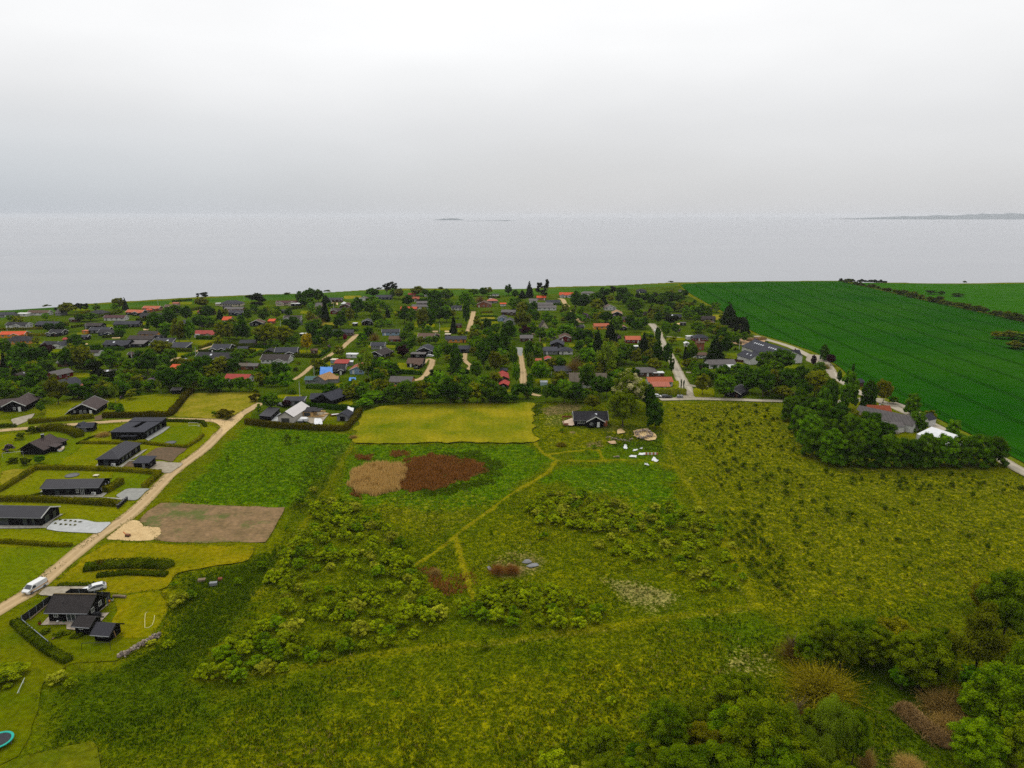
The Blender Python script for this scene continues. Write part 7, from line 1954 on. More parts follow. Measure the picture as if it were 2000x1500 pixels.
# ------------------------------------------------------------------ young plants on the rough field
fx, fy = P(1500, 1000), P(1690, 1160)
rdir = (fy - fx).normalized(); rnorm = Vector((-rdir.y, rdir.x, 0))
QZ = [([(1310, 795), (1500, 790), (1540, 850), (1590, 905), (1500, 900), (1440, 930), (1380, 900)], 90), ([(1600, 915), (1980, 925), (2010, 960), (1800, 960), (1620, 940)], 45), ([(1360, 880), (1600, 930), (1640, 1000), (1480, 1000), (1400, 960)], 40),
      ([(1400, 990), (1480, 1010), (1560, 1130), (1540, 1170), (1480, 1150)], 50), ([(1500, 1000), (1950, 960), (1990, 1090), (1700, 1150), (1560, 1130)], 35)]
for poly, n in QZ:
    pw = poly_px(poly); lo, hi = pw.min(0), pw.max(0); c_ = 0; tr_ = 0
    while c_ < n and tr_ < 5000:
        tr_ += 1
        q = Vector((vrand.uniform(lo[0], hi[0]), vrand.uniform(lo[1], hi[1]), 0)) - fx
        q = fx + rdir * q.dot(rdir) + rnorm * (round(q.dot(rnorm) / 2.4) * 2.4 + vrand.uniform(-.3, .3))
        if not in_poly(pw, np.array([q.x]), np.array([q.y]))[0]: continue
        w = vrand.uniform(.7, 2.0) ** 1.1; X_, Y_ = to_px(q); c_ += 1
        q.z = -.2
        plant(X_, Y_, 0, 0, 'q', 'planted field', q, (w, w * vrand.uniform(.7, 1.2)))

# ------------------------------------------------------------------ rough grass, reeds, dead scrub: what nobody would count
rng = np.random.default_rng(77)
def tri_tufts(name, cx, cy, cz, hgt, wid, tint, blades, m, lean=.35):
    n = len(cx)
    V = np.zeros((n, blades, 3, 3))
    a = rng.uniform(0, 2 * PI, (n, blades)); l = rng.uniform(0, lean, (n, blades)) * hgt[:, None]
    b_ = rng.uniform(0, 2 * PI, (n, blades))
    r0 = wid[:, None] * rng.uniform(0, .5, (n, blades))
    bx, by = cx[:, None] + np.cos(b_) * r0, cy[:, None] + np.sin(b_) * r0
    hw = wid[:, None] * .22
    V[..., 0, 0], V[..., 0, 1], V[..., 0, 2] = bx - np.sin(a) * hw, by + np.cos(a) * hw, cz[:, None] - .05
    V[..., 1, 0], V[..., 1, 1], V[..., 1, 2] = bx + np.sin(a) * hw, by - np.cos(a) * hw, cz[:, None] - .05
    V[..., 2, 0], V[..., 2, 1], V[..., 2, 2] = bx + np.cos(a) * l, by + np.sin(a) * l, cz[:, None] + hgt[:, None] * rng.uniform(.6, 1.1, (n, blades))
    if tint.ndim == 1: tint = np.clip(tint, 0, 1)
    t_ = np.repeat(tint, blades * 3, axis=0)
    me = np_mesh(name, V.reshape(-1, 3), np.arange(n * blades * 3).reshape(-1, 3), m, attrs={'tint': ('FLOAT_COLOR' if tint.ndim > 1 else 'FLOAT', t_)})
    o = put(name, me); o['kind'] = 'stuff'
    return o
gcol, t, b = nodes_of('rough_grass_blades')
an = t.nodes.new('ShaderNodeAttribute'); an.attribute_name = 'tint'
t.links.new(an.outputs['Color'], b.inputs['Base Color'])
b.inputs['Roughness'].default_value = .9; b.inputs['Specular IOR Level'].default_value = .0
def grid_at(arr, x, y):
    i = np.clip(np.searchsorted(gx, x) - 1, 0, GRID['nx'] - 2); j = np.clip(np.searchsorted(gy, y) - 1, 0, GRID['ny'] - 2)
    return GRID[arr].reshape(GRID['ny'], GRID['nx'])[j, i]
NT = 205000
yy = 78 + (rng.random(NT) ** 1.45) * 254
xx = rng.uniform(-1, 1, NT) * (yy * .74 + 20)
ok = (grid_at('mead', xx, yy) > .6) & (grid_at('path', xx, yy) < .3) & (rng.random(NT) > .55 * grid_at('side', xx, yy))
for q in ([(312, 982), (468, 989), (557, 991), (518, 1059), (302, 1056), (268, 1017)], [(700, 805), (1045, 785), (1052, 863), (690, 866)], [(680, 915), (720, 905), (790, 905), (785, 960), (720, 965), (682, 950)]):
    ok &= ~in_poly(poly_px(q), xx, yy)
xx, yy = xx[ok], yy[ok]
GRID['rows'] = rows
rw = grid_at('rows', xx, yy) > .3
dd = (xx - fx.x) * rnorm.x + (yy - fx.y) * rnorm.y
sn = (np.round(dd / 1.6) * 1.6 - dd) * np.where(rw, .5, 0)
xx, yy = xx + rnorm.x * sn, yy + rnorm.y * sn
Yv, Lv, Sv = grid_at('yellow', xx, yy), grid_at('lush', xx, yy), grid_at('straw', xx, yy)
rv, bv = grid_at('rust', xx, yy), grid_at('bare', xx, yy)
dk = grid_at('dark', xx, yy) > rng.random(len(xx)) * .9
big = vnoise(xx, yy, 7, 91); sm = rng.random(len(xx))
c_g = np.array(alb(112, 130, 2)); c_d = np.array(alb(86, 112, 2)); c_y = np.array(alb(132, 132, 4)); c_l = np.array(alb(104, 138, 3)); c_s = np.array(alb(182, 166, 92)); c_r = np.array(alb(112, 74, 40))
col = np.where((big + sm * .5 < .75)[:, None], c_g, c_d)
col = np.where((sm < Lv * .8)[:, None], np.where((rng.random(len(xx)) < .6)[:, None], c_l, c_d), col)
col = np.where((rng.random(len(xx)) < Yv * .75 * (.5 + big))[:, None], c_y, col)
col = np.where((rng.random(len(xx)) < Sv * .35 + .004)[:, None], c_s, col)
col = np.where((rng.random(len(xx)) < rv)[:, None], c_r, col)
col = np.where((dk & (rng.random(len(xx)) < .8))[:, None], np.array(alb(66, 90, 2)), col)
col = col * rng.uniform(.65, 1.35, (len(xx), 1))
hgt = rng.uniform(.12, .32, len(xx)) * (1 + .8 * (big > .62))
tri_tufts('rough_grass', xx, yy, grid_at('z', xx, yy), hgt, rng.uniform(.25, .6, len(xx)), np.column_stack([col, np.ones(len(xx))]), 3, gcol)

def patch(poly, n, w=3):
    pw = poly_px(poly); lo, hi = pw.min(0) - 1, pw.max(0) + 1
    x = rng.uniform(lo[0], hi[0], n * 3); y = rng.uniform(lo[1], hi[1], n * 3)
    f = poly_soft(pw, x + (vnoise(x, y, 2, 61) - .5) * w, y + (vnoise(x, y, 2, 62) - .5) * w, 2.0)
    k = rng.random(n * 3) < f
    return x[k][:n], y[k][:n]
reed = leaf_mat('dry_reed', alb(206, 164, 84), alb(246, 206, 130), .05)
x, y = patch([(683, 932), (695, 916), (715, 908), (755, 906), (782, 908), (790, 918), (786, 940), (772, 955), (735, 965), (700, 960), (686, 950)], 9000, 2)
o = tri_tufts('reed_bed', x, y, np.full(len(x), -.3), rng.uniform(1.3, 2.1, len(x)) * (1 - .4 * (vnoise(x, y, 3, 8) > .7)), rng.uniform(.25, .5, len(x)), rng.random(len(x)), 2, reed, .15)
scr = leaf_mat('dead_stalks', alb(116, 70, 24), alb(186, 126, 62), .05)
x, y = patch([(778, 915), (800, 895), (850, 887), (885, 892), (945, 903), (955, 915), (935, 925), (895, 938), (850, 952), (800, 958), (782, 950), (775, 935)], 8500, 4)
tri_tufts('dead_scrub', x, y, np.full(len(x), -.3), rng.uniform(.35, 1.1, len(x)) * (.5 + .8 * vnoise(x, y, 3, 15)), rng.uniform(.3, .7, len(x)), rng.random(len(x)), 3, scr, .5)
for poly, n in [([(820, 1110), (850, 1105), (880, 1140), (895, 1152), (880, 1160), (840, 1140)], 420), ([(880, 1122), (920, 1116), (925, 1138), (900, 1150)], 120), ([(690, 945), (706, 952), (700, 972), (684, 960)], 400), ([(700, 888), (730, 890), (725, 897), (700, 897)], 300), ([(765, 882), (800, 880), (790, 890), (770, 890)], 300)]:
    x, y = patch(poly, n)
    tri_tufts('dead_scrub', x, y, np.full(len(x), -.3), rng.uniform(.4, 1.0, len(x)), rng.uniform(.3, .6, len(x)), rng.random(len(x)), 3, scr, .6)
weed = leaf_mat('tall_green_weeds', alb(66, 96, 2), alb(112, 134, 8), .05)
for poly, n in [([(860, 885), (930, 880), (985, 905), (975, 925), (940, 930), (950, 905)], 900), ([(820, 958), (900, 945), (960, 930), (965, 940), (880, 962), (830, 968)], 900), ([(1180, 845), (1290, 840), (1300, 880), (1190, 872)], 700), ([(1040, 790), (1060, 788), (1050, 812), (1040, 812)], 250),
                ([(330, 1180), (400, 1120), (520, 1080), (560, 1060), (450, 1240), (360, 1300), (250, 1320), (240, 1290), (320, 1240)], 2600), ([(610, 870), (690, 862), (640, 950), (580, 1010), (560, 990)], 800), ([(690, 785), (745, 770), (760, 785), (700, 808)], 700)]:
    x, y = patch(poly, n)
    tri_tufts('tall_weeds', x, y, np.full(len(x), -.3), rng.uniform(.25, .7, len(x)), rng.uniform(.4, .9, len(x)), rng.random(len(x)), 4, weed, .6)
# small self-sown plants too many to count
xs, ys = [], []
for poly, n in QZ:
    x, y = patch(poly, n * 5); xs.append(x); ys.append(y)
x, y = np.concatenate(xs), np.concatenate(ys)
d = (x - fx.x) * rnorm.x + (y - fx.y) * rnorm.y
r_ = np.round(d / 2.4) * 2.4 - d
x, y = x + rnorm.x * r_ * .6, y + rnorm.y * r_ * .6
tri_tufts('young_plants', x, y, np.full(len(x), -.2), rng.uniform(.4, .9, len(x)), rng.uniform(.4, .9, len(x)), rng.random(len(x)), 5, leaf_mat('young_plant_leaves', alb(66, 90, 2), alb(122, 138, 8)), .7)

# ragged fringe where mown, bare or paved ground meets grass
ex, ey = [], []
for ln in EDGES:
    sg = np.linalg.norm(np.diff(ln, axis=0), axis=1); cu = np.concatenate([[0], np.cumsum(sg)])
    n = int(cu[-1] * 2.6)
    sp = rng.uniform(0, cu[-1], n)
    x, y = np.interp(sp, cu, ln[:, 0]), np.interp(sp, cu, ln[:, 1])
    k = vnoise(x, y, 4, 73) > .3
    ex.append((x + rng.normal(size=n) * .32)[k]); ey.append((y + rng.normal(size=n) * .32)[k])
ex, ey = np.concatenate(ex), np.concatenate(ey)
k = (ey < 400) & (ey > 90) & (np.abs(ex) < ey * .8)
ex, ey = ex[k], ey[k]
big = vnoise(ex, ey, 6, 93)
c_f = np.where((big + rng.random(len(ex)) * .5 < .7)[:, None], np.array(alb(98, 118, 2)), np.array(alb(132, 130, 10))) * rng.uniform(.6, 1.3, (len(ex), 1))
tri_tufts('edge_grass', ex, ey, np.full(len(ex), .02), rng.uniform(.12, .32, len(ex)), rng.uniform(.3, .7, len(ex)), np.column_stack([c_f, np.ones(len(ex))]), 3, gcol)
# ------------------------------------------------------------------ vehicles
def paint(name, c, rough=.3):
    m, t, b = nodes_of(name)
    t.links.new(mixc(t, mapr(t, noise(t, 1.5, 3), .3, .7, 0, .25), c, tuple(v * .8 for v in c)), b.inputs['Base Color'])
    b.inputs['Roughness'].default_value = rough
    b.inputs['Specular IOR Level'].default_value = .5
    return m
PW, PB, PG = paint('white_car_paint', alb(238, 238, 236)), paint('black_car_paint', alb(24, 24, 28)), paint('grey_car_paint', alb(120, 126, 132))
LAMPW, LAMPR = mat('clear_lamp', alb(220, 224, 228), rough=.2), mat('red_lamp', alb(170, 20, 18), rough=.3)
RUB = mat('tyre_rubber', alb(26, 26, 26), alb(36, 34, 32), 4, .9)
def vehicle(name, x, y, head, prof, hwf, pnt, glass, label, wheels, wr=.33, lamps=None, stripe=None, plate=True, cat='car'):
    """prof: side outline (forward, up) going round; hwf: half width by height; glass: (name, corner list on a side or across)"""
    root = empty(name, P(x, y) + Vector((0, 0, .04)), head); tag(root, label, cat)
    k = MB(); n = len(prof)
    vs = [(a, hwf(z, a), z) for a, z in prof] + [(a, -hwf(z, a), z) for a, z in prof]
    k.add(vs, [tuple(range(n)), tuple(range(2 * n - 1, n - 1, -1))] + [((i + 1) % n, i, n + i, n + (i + 1) % n) for i in range(n)], pnt)
    k.build('body', root)
    for nm, pts in glass:
        for s in ((1, -1) if nm == 'side_window' else (0,)):
            q = MB()
            if s:
                v = [(a, s * (hwf(z, a) + .012), z) for a, z in pts]
                q.add(v, [tuple(range(len(v))) if s < 0 else tuple(range(len(v) - 1, -1, -1))], M['glass'])
            else:
                (a0, z0), (a1, z1) = pts
                d = Vector((z1 - z0, 0, -(a1 - a0))); d = d.normalized() * (.015 if nm == 'windscreen' else -.015)
                if d.z < 0: d = -d
                v = [Vector((a0, hwf(z0, a0) * .9, z0)) + d, Vector((a0, -hwf(z0, a0) * .9, z0)) + d, Vector((a1, -hwf(z1, a1) * .9, z1)) + d, Vector((a1, hwf(z1, a1) * .9, z1)) + d]
                q.add(v, [(0, 1, 2, 3)], M['glass'])
            q.build(nm, root)
    for a in wheels:
        for s in (-1, 1):
            w = empty('wheel', (0, 0, 0)); w.parent = root; w.location = (a, s * (hwf(.4, a) - .08), wr)
            q = MB(); q.tube([(0, -.1, 0), (0, .11, 0)], wr, RUB, 14); q.build('tyre', w)
            q = MB(); q.tube([(0, -.105, 0), (0, .125, 0)], wr * .58, M['metal'], 10); q.build('rim', w)
    for nm, a, z, sx, sz in lamps or []:
        for s in (-1, 1):
            q = MB(); q.box((0, 0, 0), (.08, sx, sz), LAMPW if nm == 'headlight' else LAMPR)
            q.build(nm, root, (a, s * (hwf(z, a) - sx * .55), z))
    for s in (-1, 1):
        q = MB(); q.box((0, 0, 0), (.12, .16, .12), pnt); q.build('mirror', root, (prof[4][0] - .25, s * (hwf(1.0, 0) + .1), prof[4][1] + .12))
    if stripe:
        for s in (-1, 1):
            q = MB(); v = [(a, s * (hwf(z, a) + .008), z) for a, z in stripe[1]]
            q.add(v, [tuple(range(len(v))) if s < 0 else tuple(range(len(v) - 1, -1, -1))], stripe[0]); q.build('stripe', root)
    q = MB(); q.box((prof[2][0] + .01, 0, .5), (.03, .52, .12), mat('yellow_plate', alb(230, 190, 50))); q.build('number_plate', root)
    q = MB(); q.box((prof[2][0] - .005, 0, .66), (.04, .9, .12), M['trimdark']); q.build('grille', root)
    return root
def head_px(a, b):
    d = P(*b) - P(*a); return math.atan2(d.y, d.x)
vprof = [(-2.5, .32), (2.3, .32), (2.5, .5), (2.47, .92), (1.85, 1.15), (1.05, 1.88), (.8, 1.95), (-2.3, 1.95), (-2.5, 1.75)]
vw = lambda z, a: (.96 if z < 1.1 else .96 - (z - 1.1) * .17) - (.10 if a > 2.25 else 0)
vehicle('delivery_van', 69, 1153, head_px((69, 1153), (44, 1167)), vprof, vw, PW, [('windscreen', [(1.8, 1.2), (1.1, 1.84)]), ('side_window', [(1.5, 1.18), (1.05, 1.7), (.45, 1.7), (.45, 1.18)]), ('rear_window', [(-2.5, 1.2), (-2.5, 1.7)])],
        'white delivery van with an orange side stripe driving on the dirt road', (1.55, -1.55), .34, [('headlight', 2.42, .78, .34, .2), ('tail_light', -2.5, 1.0, .14, .5)], (mat('orange_stripe', alb(240, 170, 40)), [(1.9, .84), (-2.4, 1.06), (-2.4, .88), (1.9, .70)]), cat='van')
cprof = [(-2.25, .28), (2.2, .28), (2.36, .5), (2.28, .74), (1.15, .92), (.35, 1.36), (-.2, 1.44), (-1.6, 1.42), (-2.2, 1.0), (-2.36, .7)]
cw = lambda z, a: (.9 if z < .85 else .9 - (z - .85) * .42) - (.14 if a > 2.1 else .06 if a < -2.1 else 0)
cg = [('windscreen', [(1.08, .97), (.42, 1.33)]), ('side_window', [(.85, .95), (.3, 1.3), (-.2, 1.36), (-.3, .95)]), ('side_window', [(-.38, .95), (-.32, 1.36), (-1.5, 1.34), (-1.85, 1.0)]), ('rear_window', [(-2.13, 1.06), (-1.68, 1.37)])]
cl = [('headlight', 2.22, .66, .32, .14), ('tail_light', -2.3, .86, .3, .16)]
def car(x, y, a, b, pnt, label): return vehicle('parked_car', x, y, head_px(a, b), cprof, cw, pnt, cg, label, (1.42, -1.4), .32, cl)
car(185, 1153, (200, 1150), (170, 1157), PW, 'white estate car parked behind the fenced house at the end of the gravel drive')
car(1284, 776, (1280, 776), (1290, 777), PW, 'white car parked under the tall hedge at the crossroad')
car(1302, 777, (1296, 777), (1310, 777), PB, 'black car parked under the tall hedge at the crossroad')
car(1280, 648, (1278, 644), (1282, 652), PW, 'white car driving on the bend of the far paved road')
car(363, 705, (360, 704), (368, 706), PG, 'grey car parked left of the large black house with glazed terrace')
car(841, 697, (838, 697), (844, 697), PW, 'white car parked beside the dark slate gabled house')
car(548, 793, (545, 792), (552, 794), PB, 'black car parked behind the long low black shed')
car(1372, 700, (1368, 700), (1376, 700), PW, 'white car parked in front of the low brown and white house')

# ------------------------------------------------------------------ garden things
def disc(x, y, r, ring, label, h=.12, legs=False, mm=None):
    root = empty('trampoline', P(x, y) + Vector((0, 0, .04))); tag(root, label, 'trampoline')
    k = MB(); n = 28
    vs, fs = [], []
    for i in range(n):
        a = 2 * PI * i / n
        for rr, z in ((r * .82, h), (r * .84, h + .05), (r, h + .05), (r, h - .08)): vs.append((math.cos(a) * rr, math.sin(a) * rr, z))
    for i in range(n):
        j = (i + 1) % n
        for q in range(3): fs.append((i * 4 + q, i * 4 + q + 1, j * 4 + q + 1, j * 4 + q))
    k.add(vs, fs, ring); k.build('pad_ring', root)
    k = MB(); k.tube([(0, 0, h - .04), (0, 0, h + .0)], r * .83, mm or mat('trampoline_mat', alb(52, 54, 60), alb(44, 46, 52), 2), 28); k.build('jump_mat', root)
    if legs:
        for i in range(6):
            a = 2 * PI * i / 6
            k = MB(); k.tube([(math.cos(a) * r * .95, math.sin(a) * r * .95, 0), (math.cos(a) * r * .95, math.sin(a) * r * .95, h - .05)], .035, M['metal'], 6); k.build('leg', root)
    return root
disc(-1, 1454, 2.0, mat('turquoise_pad', alb(36, 190, 170)), 'round trampoline with turquoise edge at the lower left corner', .75, True)
disc(141, 929, 2.05, mat('grey_pad', alb(92, 94, 98)), 'round grey trampoline sunk in the lawn behind the seamed roof house', mm=mat('grey_mat', alb(112, 112, 114)))
disc(333, 865, 1.95, mat('grey_pad_dark', alb(84, 86, 90)), 'round grey trampoline sunk in the lawn beside the courtyard house', mm=mat('grey_mat_dark', alb(104, 104, 106)))

def bars(name, x, y, rz, segs, m, label, cat, w=.08, parts='bar'):
    root = empty(name, P(x, y) + Vector((0, 0, .04)), rz); tag(root, label, cat)
    for pts in segs:
        k = MB(); k.tube(pts, w / 2, m, 6); k.build(parts, root)
    return root
bars('football_goal', 378, 833, R(-8), [[(-2, 0, 0), (-2, 0, 1.5), (2, 0, 1.5), (2, 0, 0)], [(-2, 0, 1.5), (-2, 1.2, 0), (2, 1.2, 0), (2, 0, 1.5)], [(-2, 0, 0), (-2, 1.2, 0)], [(2, 0, 0), (2, 1.2, 0)]], M['trim'], 'white football goal frame on the lawn of the courtyard house', 'goal', .10, 'post')
bars('clothes_rail', 26, 893, R(10), [[(-3.2, 0, 0), (-3.2, 0, 1.6), (3.2, 0, 1.9), (3.2, 0, 0)]], M['trim'], 'long white rail frame left of the big brown gabled house', 'rail', .09, 'pole')
bars('swing_frame', 191, 1268, R(2), [[(-3.0, 0, 0), (-2.8, 0, 1.3)], [(2.6, -.4, 0), (2.4, 0, 1.4)], [(-2.8, 0, 1.3), (2.4, 0, 1.4)]], M['trimdark'], 'thin dark frame on the lawn in front of the ribbed black shed', 'frame', .09, 'post')
p0, p1 = P(35, 1359), P(49, 1329)
bars('balance_beam', 42, 1344, math.atan2(p1.y - p0.y, p1.x - p0.x), [[(-(p1 - p0).length / 2, 0, .5), ((p1 - p0).length / 2, 0, .5)], [(-1.4, 0, 0), (-1.4, 0, .5)], [(1.4, 0, 0), (1.4, 0, .5)]], mat('pale_beam', alb(196, 206, 190)), 'pale pole on low supports on the mown grass at the left edge', 'pole', .14, 'beam')
hose = [(288, 1196), (284, 1199), (283, 1210), (283, 1227), (290, 1227), (297, 1222), (301, 1212), (302, 1203)]
hp = [P(*q) + Vector((0, 0, .1)) for q in hose]
k = MB(); k.tube([q - hp[0] for q in hp], .07, mat('pale_rope', alb(224, 216, 140)), 6)
tag(k.build('rope', None, tuple(hp[0])), 'pale rope laid in a D shape on the golden lawn', 'rope')

# white dinghy
root = empty('dinghy', P(121, 879) + Vector((0, 0, .05)), head_px((115, 879), (127, 868))); tag(root, 'white dinghy lying on the lawn beside the big brown gabled house', 'boat')
secs = [(-2.1, .75, .65), (-1.0, .9, .62), (.4, .85, .66), (1.5, .5, .74), (2.2, .04, .85)]
k = MB(); vs = []
for a, hw2, hh in secs: vs += [(a, -hw2, hh), (a, -hw2 * .7, .18), (a, 0, .02), (a, hw2 * .7, .18), (a, hw2, hh)]
fs = [(i * 5 + q, i * 5 + q + 1, i * 5 + q + 6, i * 5 + q + 5) for i in range(4) for q in range(4)] + [(0, 1, 2, 3, 4)]
k.add(vs, fs, M['trim']); k.build('hull', root)
k = MB(); k.add([(a, s * hw2 * .8, hh - .12) for s in (-1,) for a, hw2, hh in secs] + [(a, hw2 * .8, hh - .12) for a, hw2, hh in reversed(secs)], [tuple(range(10))], mat('boat_deck', alb(222, 212, 186))); k.build('deck', root)
for a in (-1.2, .3):
    k = MB(); k.box((a, 0, .6), (.3, 1.3, .06), WM['wood']); k.build('thwart', root)
# second boat on the building site
root = empty('rowing_boat', P(655, 812) + Vector((0, 0, .1)), R(20)); tag(root, 'pale rowing boat on the site lawn beside the grey garage', 'boat')
k = MB(); k.add(vs, fs, mat('varnished_hull', alb(170, 110, 80))); k.build('hull', root)
k = MB(); k.box((0, 0, .55), (3.0, 1.2, .08), M['trim']); k.build('deck', root)

def bin_(x, y, m, label, lid=None, group=None):
    root = empty('wheelie_bin', P(x, y) + Vector((0, 0, .04)), R(30)); tag(root, label, 'bin', group)
    k = MB(); k.add([(-.25, -.3, .05), (.25, -.3, .05), (.25, .3, .05), (-.25, .3, .05), (-.32, -.38, 1.0), (.32, -.38, 1.0), (.32, .38, 1.0), (-.32, .38, 1.0)], [(0, 1, 5, 4), (1, 2, 6, 5), (2, 3, 7, 6), (3, 0, 4, 7), (3, 2, 1, 0)], m); k.build('body', root)
    k = MB(); k.box((0, 0, 1.05), (.7, .84, .1), lid or m); k.build('lid', root)
BB = mat('black_plastic', alb(30, 30, 34), alb(40, 40, 44), 2, .5)
for i, (x, y) in enumerate([(231, 993), (235, 990), (238, 987)]): bin_(x, y, BB, 'black wheelie bin by the road in the nearer row of bins, %s' % ['left', 'middle', 'right'][i] + ' one')
for i, (x, y) in enumerate([(241, 984), (245, 981), (248, 978)]): bin_(x, y, BB, 'black wheelie bin by the road in the farther row of bins, %s' % ['left', 'middle', 'right'][i] + ' one')
bin_(313, 923, BB, 'black wheelie bin at the end of the hedge by the black garage')
for i, x in enumerate((1325, 1331)):
    root = empty('recycling_dome', P(x, 777) + Vector((0, 0, .03))); tag(root, '%s grey domed recycling container at the crossroad hedge' % ['left', 'right'][i], 'container')
    k = MB(); k.tube([(0, 0, 0), (0, 0, .9), (0, 0, 1.25), (0, 0, 1.45)], [.75, .75, .6, .25], M['metal'], 12); k.build('body', root)
    k = MB(); k.tube([(0, 0, 1.44), (0, 0, 1.56)], .2, M['trimdark'], 8); k.build('cap', root)
for x, y, lb in [(184, 966, 'white heat pump against the wall of the seamed roof house'), (222, 910, 'white heat pump against the black hip roofed house')]:
    root = empty('heat_pump', P(x, y + 1.2) + Vector((0, 0, .05)), R(3)); tag(root, lb, 'heat pump')
    k = MB(); k.box((0, 0, .55), (1.2, .45, .9), M['trim']); k.build('case', root)
    k = MB(); k.tube([(-.2, -.24, .55), (-.2, -.23, .55)], .34, M['metal'], 14); k.build('fan_grille', root)
root = empty('garden_table', P(188, 931) + Vector((0, 0, .04))); tag(root, 'low cream square table on the lawn right of the grey trampoline', 'table')
k = MB(); k.box((0, 0, .5), (1.5, 1.3, .08), RM['cream']); k.build('tabletop', root)
for sx in (-1, 1):
    for sy in (-1, 1):
        k = MB(); k.box((sx * .6, sy * .5, .23), (.09, .09, .46), RM['cream']); k.build('leg', root)
# small things round the fenced house
root = empty('barbecue', P(190, 1206) + Vector((0, 0, .05)), R(20)); tag(root, 'black covered barbecue on the terrace of the fenced house', 'barbecue')
k = MB(); k.prism([(-.8, -.4), (.8, -.4), (.8, .4), (-.8, .4)], .05, .85, BB); k.build('cover', root)
k = MB(); k.tube([(-.6, 0, .86), (.6, 0, .86)], .34, BB, 10); k.build('hood', root)
def ball(name, x, y, r, m, label, cat, n=2):
    bm = bmesh.new(); bmesh.ops.create_icosphere(bm, subdivisions=n, radius=r)
    me = bpy.data.meshes.new(name); bm.to_mesh(me); bm.free(); me.materials.append(m)
    for q in me.polygons: q.use_smooth = True
    return tag(put(name, me, None, P(x, y) + Vector((0, 0, r + .03))), label, cat)
ball('ball', 213, 1177, .3, mat('orange_ball', alb(240, 140, 30)), 'orange ball at the corner of the tall screen fence', 'ball')
ball('ball', 113, 1216, .25, M['trim'], 'white ball by the terrace window of the fenced house', 'ball')
def pot(x, y, m, label, r=.3, h=.5):
    root = empty('flower_pot', P(x, y) + Vector((0, 0, .05))); tag(root, label, 'flower pot')
    k = MB(); k.tube([(0, 0, 0), (0, 0, h)], [r * .7, r], m, 10); k.build('pot', root)
    o = put('plant', MESH['shrub'][0], root, (0, 0, h * .8), sc=(r * 2.4, r * 2.4, r * 2)); set_mat(o, LM['h'])
pot(78, 1220, mat('red_glaze', alb(170, 44, 32)), 'red flower pot at the left corner of the paved terrace')
pot(125, 1216, mat('green_glaze', alb(40, 150, 120)), 'small green pot by the terrace door of the fenced house', .2, .3)
pot(219, 1174, mat('white_glaze', alb(226, 220, 212)), 'white pot just outside the screen fence')
LOGM = mat('weathered_log', alb(150, 130, 104), alb(112, 96, 74), 2, .9)
def logs(pts, label, r=.16, name='log_edging'):
    o0 = P(*pts[0]); root = empty(name, o0 + Vector((0, 0, .04))); tag(root, label, 'log')
    for a, c in zip(pts[:-1], pts[1:]):
        k = MB(); k.tube([P(*a) - o0 + Vector((0, 0, r)), P(*c) - o0 + Vector((0, 0, r))], r, LOGM, 7); k.build('log', root)
logs([(59, 1211), (72, 1200), (84, 1190), (99, 1177)], 'weathered logs edging the bed inside the panel fence')
logs([(102, 1250), (111, 1244), (120, 1238)], 'short log edging at the foot of the garden bed')
logs([(221, 1167), (233, 1167), (246, 1168)], 'pile of weathered logs right of the screen fence', .3, 'log_pile')
for x, y, s, m_, lb, ct in [(394, 1134, (1.6, 1.0, .5), LOGM, 'grey timber pallet among the tall weeds', 'pallet'), (417, 1142, (1.6, .9, .7), M['metal'], 'small pale metal box among the tall weeds', 'box'), (430, 1132, (.9, .8, .5), M['brickred'], 'small reddish crate among the tall weeds', 'crate')]:
    root = empty(ct if ct != 'box' else 'metal_box', P(x, y) + Vector((0, 0, -.1)), R(12)); tag(root, lb, ct)
    n = 5
    for i in range(n):
        k = MB(); k.box((0, -s[1] / 2 + s[1] * (i + .5) / n, s[2] - .05), (s[0], s[1] / n - .04, .1), m_); k.build('slat', root)
    k = MB(); k.box((0, 0, (s[2] - .1) / 2), (s[0] * .94, s[1] * .92, s[2] - .12), m_); k.build('body', root)
# digger spot on the sand
root = empty('toy_digger', P(250, 1048) + Vector((0, 0, .03)), R(-10)); tag(root, 'small orange and rusty machine standing on the sand patch', 'machine')
k = MB(); k.box((0, 0, .4), (1.1, .7, .5), mat('rusty_metal', alb(140, 90, 60))); k.build('body', root)
k = MB(); k.bar((-.5, 0, .5), (-1.2, 0, 1.2), .16, mat('orange_arm', alb(236, 120, 50))); k.build('arm', root)
for sx in (-.35, .35):
    k = MB(); k.tube([(sx, -.42, .2), (sx, .42, .2)], .2, RUB, 10); k.build('wheel', root)
